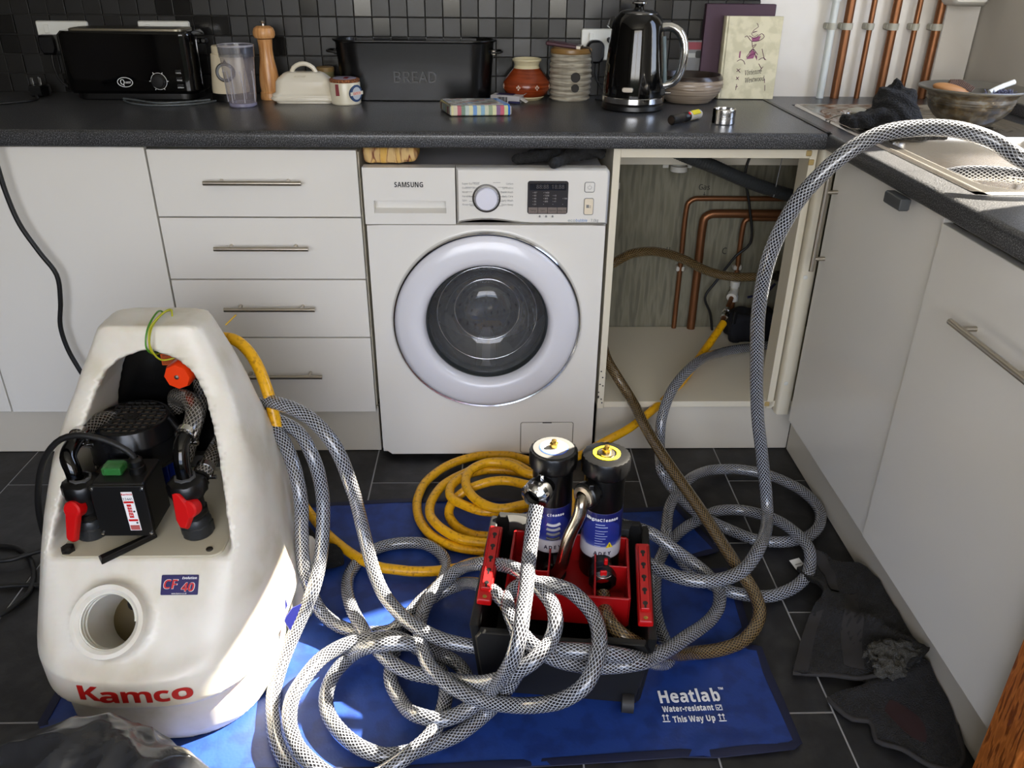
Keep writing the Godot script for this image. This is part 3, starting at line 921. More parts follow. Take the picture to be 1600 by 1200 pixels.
func plug_shape() -> ArrayMesh:
	return prism_mesh([Vector2(-0.025, 0.012), Vector2(-0.02, 0.024), Vector2(0.02, 0.024), Vector2(0.025, 0.012), Vector2(0.025, -0.012), Vector2(0.016, -0.028), Vector2(-0.016, -0.028), Vector2(-0.025, -0.012)], 0.034, 0.006)

func counter_left():
	var Y := 0.9105
	socket("white double socket left of the toaster with a black plug in it", -1.204, 1.061)
	socket("white double socket half hidden behind the right half of the toaster", -0.918, 1.063)
	socket("white double socket beside the black kettle, charger plug in it", 0.345, 1.052)
	var p := thing("plug", "black plug pushed into the socket left of the toaster", "plug", Vector3(-1.24, 1.045, 0.04))
	put("body", plug_shape(), M.black, p)
	put("cord", tube_mesh(smooth(PackedVector3Array([Vector3(0, -0.026, 0), Vector3(0.0, -0.06, 0.005), Vector3(0.02, -0.10, 0.02), Vector3(0.07, -0.131, 0.02)])), 0.0035, 8), M.rubber, p)
	p = thing("plug", "black plug in the socket beside the kettle, mostly behind the stoneware pot", "plug", Vector3(0.313, 1.035, 0.036))
	put("body", prism_mesh(rounded(0.052, 0.062, 0.02), 0.034, 0.006), mat(Color(0.07, 0.07, 0.08), 0.35), p)
	put("cord", tube_mesh(smooth(PackedVector3Array([Vector3(0.005, -0.03, 0), Vector3(0.004, -0.06, 0.004), Vector3(0.022, -0.10, 0.03), Vector3(0.05, -0.121, 0.05), Vector3(0.02, -0.1215, 0.09), Vector3(0.0, -0.1215, 0.07)])), 0.0022, 8), M.rubber, p)
	p = thing("plug", "small dark charger lead plugged into the upper right of the kettle socket", "plug", Vector3(0.372, 1.066, 0.026))
	put("body", box_mesh(Vector3(0.05, 0.014, 0.022), 0.004), M.dark_grey, p)
	# loose plug on its back, three pins up
	p = thing("plug", "loose black plug lying on its back with three pins upwards", "plug", Vector3(-1.275, Y + 0.016, 0.085))
	put("body", prism_mesh([Vector2(-0.025, 0.012), Vector2(-0.02, 0.024), Vector2(0.02, 0.024), Vector2(0.025, 0.012), Vector2(0.025, -0.012), Vector2(0.016, -0.028), Vector2(-0.016, -0.028), Vector2(-0.025, -0.012)], 0.03, 0.005, flat(0)), M.black, p)
	for q in [[0, -0.010, 0.004, 0.008], [-0.011, 0.010, 0.007, 0.0045], [0.011, 0.010, 0.007, 0.0045]]:
		put("pin", box_mesh(Vector3(q[2], 0.02, q[3]), 0.0008), M.chrome, p, Vector3(q[0], 0.025, q[1]))
	put("cord", tube_mesh(smooth(PackedVector3Array([Vector3(0.0, -0.010, 0.025), Vector3(0.03, -0.012, 0.10), Vector3(-0.02, -0.012, 0.16), Vector3(-0.16, -0.012, 0.20), Vector3(-0.35, -0.012, 0.22)])), 0.0034, 8), M.rubber, p)
	# toaster
	var t := thing("toaster", "glossy black long toaster with a round dial on its front", "toaster", Vector3(-0.982, Y, 0.094))
	put("base", prism_mesh(rounded(0.335, 0.12, 0.04, 8), 0.02, 0.004, flat(0.01)), M.black, t)
	put("body", prism_mesh(rounded(0.368, 0.15, 0.035, 10), 0.16, 0.010, flat(0.098)), M.black_gloss, t)
	var top := put("top_plate", prism_mesh(rounded(0.31, 0.105, 0.02, 6), 0.006, 0.002, flat(0.180)), mat(Color(0.55, 0.52, 0.45), 0.35, 0.8), t)
	for z in [-0.022, 0.022]: put("slot", box_mesh(Vector3(0.255, 0.002, 0.026), 0.0005), M.black, top, Vector3(0, 0.1825, z))
	put("end_trim", prism_mesh(rounded(0.072, 0.138, 0.012), 0.004, 0.0015, face(Vector3(0.1845, 0.098, 0.0), Vector3.RIGHT)), mat(Color(0.3, 0.3, 0.31), 0.08, 1.0), t)
	put("lever", box_mesh(Vector3(0.014, 0.014, 0.03), 0.004), M.black, t, Vector3(0.1935, 0.15, -0.01))
	var dl := put("dial", lathe_mesh([Vector2(0.0185, 0), Vector2(0.0175, 0.012), Vector2(0.015, 0.014), Vector2(0, 0.0145)], 32, aim(Vector3(0.08, 0.0525, 0.075), Vector3.BACK)), M.black, t)
	var ring := PackedVector3Array()
	for k in 33: ring.append(Vector3(0.08 + cos(TAU * k / 32) * 0.0215, 0.0525 + sin(TAU * k / 32) * 0.0215, 0.0755))
	put("dial_ring", tube_mesh(ring, 0.0006, 6, 0, false), M.white_ink, dl)
	for k in 6:
		var a := TAU * (k + 0.5) / 6 + PI / 6
		put("dial_mark", tube_mesh(PackedVector3Array([Vector3(0.08 + cos(a) * 0.0215, 0.0525 + sin(a) * 0.0215, 0.0757), Vector3(0.08 + cos(a) * 0.026, 0.0525 + sin(a) * 0.026, 0.0757)]), 0.0009, 6), M.white_ink, dl)
	var logo := PackedVector3Array()
	for k in 33: logo.append(Vector3(-0.013 + cos(TAU * k / 32) * 0.0205, 0.0495 + sin(TAU * k / 32) * 0.0122, 0.0755))
	put("logo_oval", tube_mesh(logo, 0.0009, 6, 0, false), M.white_ink, t)
	text("lettering", "Q", 0.013, 0.0006, M.white_ink, t, Transform3D(Basis.IDENTITY, Vector3(-0.020, 0.0495, 0.0756)))
	text("lettering", "uest", 0.006, 0.0006, M.white_ink, t, Transform3D(Basis.IDENTITY, Vector3(-0.005, 0.0495, 0.0756)))
	for k in 3:
		put("button", box_mesh(Vector3(0.016, 0.007, 0.004), 0.0015), M.black, t, Vector3(0.137, 0.080 - 0.019 * k, 0.076))
		text("lettering", ["CANCEL", "REHEAT", "DEFROST"][k], 0.003, 0.0004, M.white_ink, t, Transform3D(Basis.IDENTITY, Vector3(0.137, 0.074 - 0.019 * k, 0.0757)))
	put("cord", tube_mesh(smooth(PackedVector3Array([Vector3(-0.02, 0.004, 0.09), Vector3(0.02, 0.003, 0.135), Vector3(0.08, 0.003, 0.165), Vector3(0.14, 0.003, 0.16), Vector3(0.195, 0.003, 0.135), Vector3(0.24, 0.003, 0.06)])), 0.0026, 8), mat(Color(0.32, 0.34, 0.35), 0.4), t)
	put("cord", tube_mesh(smooth(PackedVector3Array([Vector3(-0.02, 0.009, 0.09), Vector3(0.04, 0.0085, 0.125), Vector3(0.10, 0.0085, 0.162), Vector3(0.16, 0.0085, 0.145), Vector3(0.22, 0.0085, 0.10)])), 0.0026, 8), mat(Color(0.32, 0.34, 0.35), 0.4), t)
	# blender base and beaker
	t = thing("blender", "cream compact blender base with a round black dial behind the clear beaker", "blender", Vector3(-0.718, Y, 0.135))
	put("foot", lathe_mesh([Vector2(0, 0), Vector2(0.052, 0), Vector2(0.052, 0.018), Vector2(0.048, 0.022), Vector2(0, 0.022)], 40), M.black, t)
	put("body", lathe_mesh([Vector2(0.050, 0.022), Vector2(0.0505, 0.03), Vector2(0.046, 0.075), Vector2(0.0425, 0.118), Vector2(0.0415, 0.122), Vector2(0.0385, 0.123), Vector2(0.0375, 0.14), Vector2(0.035, 0.143), Vector2(0, 0.143)], 48), mat(Color(0.84, 0.79, 0.68), 0.35), t)
	var nrm := Vector3(0.12, 0.09, 1)
	var k0 := put("dial", lathe_mesh([Vector2(0.0255, -0.006), Vector2(0.0255, 0.003), Vector2(0.023, 0.005), Vector2(0.016, 0.005)], 36, aim(Vector3(0.004, 0.078, 0.045), nrm)), M.black, t)
	put("dial_centre", lathe_mesh([Vector2(0.0165, 0), Vector2(0.0165, 0.006), Vector2(0.014, 0.0075), Vector2(0, 0.0075)], 36, aim(Vector3(0.004, 0.078, 0.045), nrm)), mat(Color(0.84, 0.8, 0.7), 0.4), k0)
	put("pointer", prism_mesh([Vector2(-0.005, 0), Vector2(0.005, 0), Vector2(0.0, 0.009)], 0.006, 0.0005, face(Vector3(0.006, 0.102, 0.046), nrm)), M.black, k0)
	var o := text("lettering", "1\nPULSE\n2", 0.0042, 0.0004, M.grey_ink, k0, face(Vector3(0.005, 0.079, 0.0531), nrm))
	t = thing("beaker", "tall clear plastic blender beaker with a smoky rim, standing open", "beaker", Vector3(-0.660, Y, 0.24))
	var bk := mat(Color(0.80, 0.79, 0.83, 0.42), 0.12, 0.0, {"transparency": BaseMaterial3D.TRANSPARENCY_ALPHA})
	var wet := mat(Color(0.62, 0.58, 0.59, 0.30), 0.2, 0.0, {"transparency": BaseMaterial3D.TRANSPARENCY_ALPHA})
	put("body", lathe_mesh([Vector2(0, 0.001), Vector2(0.034, 0.001), Vector2(0.036, 0.004), Vector2(0.0435, 0.122)], 40), wet, t)
	put("rim_band", lathe_mesh([Vector2(0.0435, 0.122), Vector2(0.0452, 0.124), Vector2(0.0468, 0.15), Vector2(0.0468, 0.153), Vector2(0.0452, 0.153), Vector2(0.0436, 0.126)], 40), mat(Color(0.36, 0.37, 0.42, 0.35), 0.08, 0.0, {"transparency": BaseMaterial3D.TRANSPARENCY_ALPHA}), t)
	put("rim", lathe_mesh([Vector2(0.0472, 0.150), Vector2(0.0475, 0.1535), Vector2(0.0455, 0.155), Vector2(0.0445, 0.1535)], 40), bk, t)
	put("base_ring", lathe_mesh([Vector2(0, 0), Vector2(0.0345, 0), Vector2(0.0368, 0.003), Vector2(0.0368, 0.009), Vector2(0.036, 0.010)], 40), mat(Color(0.5, 0.49, 0.57), 0.15), t)
	for k in 7:
		var a := TAU * k / 7 + 0.25
		var rr := smooth(PackedVector3Array([Vector3(cos(a) * 0.037, 0.012, sin(a) * 0.037), Vector3(cos(a) * 0.0385, 0.05, sin(a) * 0.0385), Vector3(cos(a + 0.1) * 0.0408, 0.092, sin(a + 0.1) * 0.0408)]))
		put("rib", tube_mesh(rr, 0.0016, 6), bk, t)
	# pepper mill
	t = thing("pepper_mill", "turned wooden pepper mill with a steel knob", "pepper mill", Vector3(-0.613, Y, 0.115))
	var wood := mat(Color(0.84, 0.63, 0.41), 0.32)
	tri_tex(wood, noise_tex(0.03, 256, [[0.3, Color(0.85, 0.78, 0.7)], [0.6, Color(1, 1, 1)]], FastNoiseLite.TYPE_SIMPLEX, 4, 40), Vector3(12, 1.2, 12))
	put("body", lathe_mesh([Vector2(0, 0), Vector2(0.029, 0), Vector2(0.0295, 0.002), Vector2(0.0295, 0.009), Vector2(0.0285, 0.011), Vector2(0.0285, 0.018), Vector2(0.026, 0.021), Vector2(0.0275, 0.04), Vector2(0.027, 0.055), Vector2(0.024, 0.08), Vector2(0.0195, 0.105), Vector2(0.0182, 0.13), Vector2(0.0195, 0.15), Vector2(0.0205, 0.158), Vector2(0, 0.158)], 40), wood, t)
	put("head", lathe_mesh([Vector2(0.019, 0.159), Vector2(0.026, 0.161), Vector2(0.0295, 0.168), Vector2(0.0295, 0.177), Vector2(0.026, 0.186), Vector2(0.018, 0.191), Vector2(0.0, 0.192)], 40), wood, t)
	put("knob", lathe_mesh([Vector2(0.004, 0.191), Vector2(0.0035, 0.197), Vector2(0.007, 0.2), Vector2(0.0075, 0.203), Vector2(0.005, 0.205), Vector2(0, 0.205)], 24), M.steel, t)
	# butter dish
	t = thing("butter_dish", "cream stoneware butter dish with a loop handle on its lid", "butter dish", Vector3(-0.506, Y, 0.158))
	var cream := mat(Color(0.84, 0.81, 0.74), 0.18)
	var d := MB.new()
	d.t = flat(0.004)
	d.prism(PackedVector2Array(rounded(0.155, 0.085, 0.02)), 0.008, 0.002)
	d.t = flat(0.0125)
	d.prism(PackedVector2Array(rounded(0.18, 0.105, 0.026)), 0.011, 0.004)
	put("dish", d.done(), cream, t)
	d = MB.new()
	var lv := [[0.018, 0.172, 0.098], [0.024, 0.172, 0.098], [0.028, 0.155, 0.085], [0.055, 0.150, 0.08], [0.063, 0.140, 0.072], [0.076, 0.108, 0.05], [0.079, 0.09, 0.035], [0.079, 0.002, 0.002]]
	var rows := []
	for q in lv:
		var row := PackedVector3Array()
		var oo := rounded(q[1], q[2], minf(0.022, q[2] * 0.4), 6)
		for k in oo.size() + 1: row.append(Vector3(oo[k % oo.size()].x, q[0], -oo[k % oo.size()].y))
		rows.append(row)
	d.grid(rows, true)
	var lid := put("lid", d.done(), cream, t)
	put("handle", tube_mesh(smooth(PackedVector3Array([Vector3(-0.034, 0.074, 0), Vector3(-0.026, 0.089, 0), Vector3(-0.008, 0.0985, 0), Vector3(0.010, 0.0985, 0), Vector3(0.027, 0.089, 0), Vector3(0.035, 0.074, 0)])), 0.0062, 12), cream, lid)
	text("lettering", "LE CREUSET", 0.0045, 0.0012, cream, lid, face(Vector3(-0.005, 0.0695, 0.0315), Vector3(0, 0.85, 1)))
	# small jar behind
	t = thing("spice_jar", "small squat pale green jar with wooden lid behind the butter dish", "jar", Vector3(-0.466, Y, 0.05))
	put("body", lathe_mesh([Vector2(0, 0), Vector2(0.024, 0), Vector2(0.0245, 0.003), Vector2(0.0245, 0.068), Vector2(0, 0.068)], 32), mat(Color(0.5, 0.48, 0.33), 0.35), t)
	put("lid", lathe_mesh([Vector2(0.0255, 0.068), Vector2(0.0255, 0.078), Vector2(0.0235, 0.08), Vector2(0, 0.08)], 32), mat(Color(0.55, 0.45, 0.28), 0.5), t)
	# cork pot
	t = thing("cork_pot", "small cream pot with cork lid and round blue badge", "pot", Vector3(-0.390, Y, 0.188))
	put("body", lathe_mesh([Vector2(0, 0), Vector2(0.0385, 0), Vector2(0.041, 0.003), Vector2(0.0415, 0.054), Vector2(0.0405, 0.0575), Vector2(0.037, 0.057), Vector2(0, 0.055)], 48), mat(Color(0.83, 0.8, 0.71), 0.25), t)
	var cork := mat(Color(0.62, 0.38, 0.22), 0.9)
	tri_tex(cork, noise_tex(0.12, 256, [[0.3, Color(0.5, 0.45, 0.4)], [0.55, Color(1, 1, 1)]], FastNoiseLite.TYPE_CELLULAR, 2, 44), Vector3(9, 9, 9))
	var ck := put("lid", lathe_mesh([Vector2(0.037, 0.056), Vector2(0.0405, 0.0575), Vector2(0.0405, 0.065), Vector2(0.039, 0.066), Vector2(0.0, 0.0665)], 40), cork, t)
	put("lid_label", lathe_mesh([Vector2(0.032, 0.0664), Vector2(0.032, 0.0675), Vector2(0.0, 0.068)], 36), mat(Color(0.55, 0.53, 0.6), 0.6), ck)
	put("seal_tape", box_mesh(Vector3(0.011, 0.03, 0.0016), 0.0003), mat(Color(0.45, 0.06, 0.1), 0.6), t, Vector3(-0.0145, 0.04, 0.0392))
	put("seal_tape", box_mesh(Vector3(0.011, 0.0014, 0.03), 0.0003), mat(Color(0.45, 0.06, 0.1), 0.6), t, Vector3(0.006, 0.0688, 0.01))
	var bn := Vector3(0.82, 0, 0.57)
	var bc := Vector3(0.0338, 0.03, 0.0236)
	put("badge", lathe_mesh([Vector2(0.0225, -0.009), Vector2(0.0225, 0.0), Vector2(0.02, 0.0006), Vector2(0.0, 0.0008)], 36, aim(bc, bn)), mat(Color(0.18, 0.27, 0.42), 0.5), t)
	put("badge_centre", lathe_mesh([Vector2(0.0165, 0), Vector2(0.0165, 0.0012), Vector2(0, 0.0013)], 36, aim(bc, bn)), mat(Color(0.72, 0.74, 0.76), 0.5), t)
	put("badge_ribbon", box_mesh(Vector3(0.048, 0.009, 0.002), 0.0005), mat(Color(0.86, 0.83, 0.76), 0.5), t, Vector3.ZERO).transform = face(bc + bn * 0.001, bn)
	text("lettering", "DUTCH", 0.0065, 0.0006, M.red, t, face(bc + bn * 0.0023, bn))
	# bread bin: long oval tin, open on top
	t = thing("bread_bin", "long oval black metal bread bin embossed with the word bread", "bread bin", Vector3(-0.203, Y, 0.075))
	var bm := mat(Color(0.03, 0.032, 0.035), 0.26)
	d = MB.new()
	rows = []
	for q in [[0.0, 0.42, 0.13], [0.003, 0.426, 0.136], [0.15, 0.446, 0.144], [0.155, 0.462, 0.152], [0.159, 0.462, 0.152], [0.1595, 0.452, 0.146], [0.155, 0.44, 0.14], [0.012, 0.42, 0.13]]:
		var row := PackedVector3Array()
		var oo := stadium(q[1], q[2])
		for k in oo.size() + 1: row.append(Vector3(oo[k % oo.size()].x, q[0], -oo[k % oo.size()].y))
		rows.append(row)
	d.grid(rows, true)
	d.t = flat(0.006)
	d.prism(PackedVector2Array(stadium(0.424, 0.134)), 0.006, 0)
	put("body", d.done(), bm, t)
	text("lettering", "BREAD", 0.0275, 0.005, mat(Color(0.24, 0.24, 0.245), 0.3), t, Transform3D(Basis(Vector3.RIGHT, 0.027), Vector3(0.003, 0.064, 0.0745)), "Droid Sans", false, 0.118)
	for s in [-1, 1]:
		put("handle", tube_mesh(smooth(PackedVector3Array([Vector3(s * 0.216, 0.125, -0.03), Vector3(s * 0.242, 0.127, -0.028), Vector3(s * 0.242, 0.127, 0.028), Vector3(s * 0.216, 0.125, 0.03)])), 0.003, 8), bm, t)
		put("handle_clip", box_mesh(Vector3(0.012, 0.014, 0.03), 0.003), M.steel if s > 0 else bm, t, Vector3(s * 0.223, 0.124, 0.0))
	# terracotta vase
	t = thing("vase", "squat terracotta vase with cream neck and painted flowers", "vase", Vector3(0.114, Y, 0.082))
	var terra := mat(Color(0.55, 0.23, 0.10), 0.22)
	tri_tex(terra, noise_tex(0.02, 256, [[0.3, Color(0.78, 0.75, 0.75)], [0.6, Color(1, 1, 1)]], FastNoiseLite.TYPE_SIMPLEX, 4, 50), Vector3(2, 22, 2))
	put("body", lathe_mesh([Vector2(0.05, 0.009), Vector2(0.058, 0.015), Vector2(0.0665, 0.028), Vector2(0.0685, 0.038), Vector2(0.066, 0.048), Vector2(0.056, 0.062), Vector2(0.045, 0.075), Vector2(0.037, 0.0845)], 56), terra, t)
	put("foot", lathe_mesh([Vector2(0, 0), Vector2(0.043, 0), Vector2(0.0515, 0.007), Vector2(0.052, 0.010), Vector2(0.05, 0.0105)], 48), mat(Color(0.8, 0.75, 0.6), 0.25), t)
	put("neck", lathe_mesh([Vector2(0.0372, 0.084), Vector2(0.0345, 0.092), Vector2(0.037, 0.1), Vector2(0.0415, 0.105), Vector2(0.0415, 0.1085), Vector2(0.038, 0.110), Vector2(0.034, 0.104), Vector2(0.031, 0.09), Vector2(0.034, 0.075)], 48), mat(Color(0.82, 0.78, 0.64), 0.25), t)
	for a0 in [-0.38, 0.42, 1.25, -1.3]:
		var nn := Vector3(sin(a0), 0.05, cos(a0))
		var fl := MB.new()
		for k in 4:
			var pa: float = [0.15, 1.57, 2.99, 4.71][k]
			fl.t = face(Vector3(sin(a0) * 0.0683, 0.0365, cos(a0) * 0.0683), nn)
			fl.ball(Vector3(cos(pa) * 0.0042, sin(pa) * 0.0042 + 0.001, 0), Vector3(0.0024, 0.0032, 0.0007), 8, 5)
		put("flower", fl.done(), mat(Color(0.8, 0.7, 0.62), 0.4), t)
	# stoneware utensil pot with two holes
	t = thing("stoneware_pot", "tall ribbed speckled stoneware pot with two round holes", "pot", Vector3(0.240, Y, 0.08))
	var stone := mat(Color.WHITE, 0.3)
	tri_tex(stone, noise_tex(0.03, 512, [[0.25, Color(0.47, 0.44, 0.39)], [0.5, Color(0.62, 0.59, 0.53)], [0.7, Color(0.73, 0.71, 0.65)]], FastNoiseLite.TYPE_SIMPLEX, 4, 52), Vector3(0.9, 8, 0.9))
	var pp := [Vector2(0, 0), Vector2(0.052, 0), Vector2(0.0535, 0.003)]
	for k in 41:
		var y := 0.004 + 0.120 * k / 40.0
		pp.append(Vector2(0.0565 + 0.0018 * sin(y * 420.0) + 0.0035 * sin(y / 0.124 * PI) , y))
	pp.append_array([Vector2(0.056, 0.125), Vector2(0.0535, 0.126)])
	put("body", lathe_mesh(pp, 56), stone, t)
	put("rim", lathe_mesh([Vector2(0.056, 0.124), Vector2(0.0585, 0.128), Vector2(0.058, 0.136), Vector2(0.0545, 0.139), Vector2(0.051, 0.137), Vector2(0.050, 0.05), Vector2(0, 0.045)], 56), mat(Color(0.55, 0.42, 0.24), 0.35), t)
	for q in [[0.066, 0.0135], [0.037, 0.0112]]:
		var at := Vector3(sin(0.16) * 0.0595, q[0], cos(0.16) * 0.0595)
		put("hole", lathe_mesh([Vector2(q[1], -0.012), Vector2(q[1], 0.0022), Vector2(q[1] - 0.0012, 0.0028), Vector2(q[1] - 0.002, 0.0022), Vector2(0, 0.0022)], 28, aim(at, Vector3(sin(0.16), 0, cos(0.16)))), mat(Color(0.16, 0.15, 0.14), 0.6), t)
	t = thing("power_bank", "slim plum coloured power bank lying across the stoneware pot rim", "power bank", Vector3(0.218, Y + 0.147, 0.092), -0.25)
	put("body", box_mesh(Vector3(0.098, 0.010, 0.05), 0.003), mat(Color(0.27, 0.12, 0.17), 0.35), t).rotation.z = -0.10
	put("end_cap", box_mesh(Vector3(0.014, 0.0104, 0.0505), 0.002), M.steel, t, Vector3(0.044, -0.0045, 0)).rotation.z = -0.10
	put("cord", tube_mesh(smooth(PackedVector3Array([Vector3(0.052, -0.005, 0), Vector3(0.072, -0.008, 0.0), Vector3(0.082, -0.03, 0.004), Vector3(0.086, -0.07, 0.006), Vector3(0.10, -0.095, 0.0), Vector3(0.15, -0.105, -0.02)])), 0.002, 8), M.rubber, t)
	# napkins in a wrapper
	t = thing("napkin_pack", "wrapped pack of napkins with pastel striped edges and blue end", "napkins", Vector3(-0.03, Y, 0.33))
	var im := Image.create_empty(128, 32, false, Image.FORMAT_RGB8)
	var cols := [Color(0.86, 0.83, 0.62), Color(0.85, 0.8, 0.7), Color(0.75, 0.45, 0.48), Color(0.5, 0.58, 0.5), Color(0.75, 0.8, 0.78), Color(0.87, 0.85, 0.68), Color(0.48, 0.62, 0.8), Color(0.82, 0.83, 0.7), Color(0.55, 0.7, 0.78), Color(0.8, 0.8, 0.7), Color(0.6, 0.66, 0.55), Color(0.85, 0.84, 0.66), Color(0.55, 0.42, 0.55), Color(0.78, 0.4, 0.45), Color(0.8, 0.82, 0.6), Color(0.15, 0.42, 0.78)]
	var rg := RandomNumberGenerator.new()
	rg.seed = 3
	for x in 128:
		for y in 32:
			im.set_pixel(x, y, cols[mini(15, x / 8)] * (0.9 + 0.1 * float((x + y / 9) % 3 > 0)))
	var nm := mat(Color.WHITE, 0.25)
	nm.albedo_texture = ImageTexture.create_from_image(im)
	d = MB.new()
	d.t = Transform3D(Basis(Vector3(1, 0, -0.09), Vector3(0, 1, 0), Vector3(0.27, 0, 0.95)), Vector3(0, 0.0135, 0))
	d.box(Vector3.ZERO, Vector3(0.16, 0.027, 0.118), 0.005)
	put("napkin_stack", d.done(), nm, t)
	im = Image.create_empty(64, 64, false, Image.FORMAT_RGB8)
	for x in 64:
		for y in 64:
			var c := Color(0.60, 0.60, 0.56)
			if x < 20 and (x + y) % 12 < 5: c = Color(0.42, 0.40, 0.34)
			elif x > 56: c = Color(0.25, 0.48, 0.75)
			elif (x / 9 + y / 13) % 3 == 0: c = Color(0.72, 0.72, 0.70)
			elif (x / 11 + y / 9) % 4 == 1: c = Color(0.66, 0.52, 0.5)
			elif (x / 7 + y / 10) % 5 == 2: c = Color(0.52, 0.60, 0.68)
			im.set_pixel(x, y, c)
	var nt := mat(Color.WHITE, 0.2)
	nt.albedo_texture = ImageTexture.create_from_image(im)
	d = MB.new()
	d.t = Transform3D(Basis(Vector3(1, 0, -0.09), Vector3(0, 1, 0), Vector3(0.27, 0, 0.95)), Vector3(0, 0.0275, 0))
	d.box(Vector3.ZERO, Vector3(0.152, 0.002, 0.11), 0.0008)
	put("wrapper", d.done(), nt, t)
	# crushed card box
	t = thing("card_box", "small blue and white card box torn open beside the napkins", "box", Vector3(0.058, Y, 0.145), -0.30)
	put("body", box_mesh(Vector3(0.085, 0.02, 0.05), 0.001), mat(Color(0.72, 0.71, 0.72), 0.6), t, Vector3(0, 0.01, 0))
	put("blue_band", box_mesh(Vector3(0.05, 0.0012, 0.03), 0.0003), mat(Color(0.09, 0.08, 0.27), 0.6), t, Vector3(-0.005, 0.0205, -0.006))
	put("blue_band", box_mesh(Vector3(0.034, 0.006, 0.0012), 0.0003), mat(Color(0.09, 0.08, 0.27), 0.6), t, Vector3(0.027, 0.0035, 0.0255))
	for k in 9: put("barcode_bar", box_mesh(Vector3(0.0012 + 0.0006 * (k % 3), 0.014, 0.0008), 0), M.ink, t, Vector3(-0.02 + 0.0032 * k, 0.01, 0.0255))
	var fl2 := put("flap", box_mesh(Vector3(0.022, 0.001, 0.03), 0.0003), mat(Color(0.8, 0.8, 0.8), 0.6), t, Vector3(0.051, 0.009, 0.01))
	fl2.rotation.z = -0.5
	fl2 = put("flap", box_mesh(Vector3(0.016, 0.001, 0.02), 0.0003), mat(Color(0.8, 0.8, 0.8), 0.6), t, Vector3(0.046, 0.02, -0.008))
	fl2.rotation.z = 0.6

func stroke(p: Array, r := 0.0007) -> ArrayMesh:   # a pen line through flat points
	var q := PackedVector3Array()
	for i in range(0, p.size(), 2): q.append(Vector3(p[i], p[i + 1], 0) / 1000.0)
	return tube_mesh(smooth(q, 0.004), r, 5)

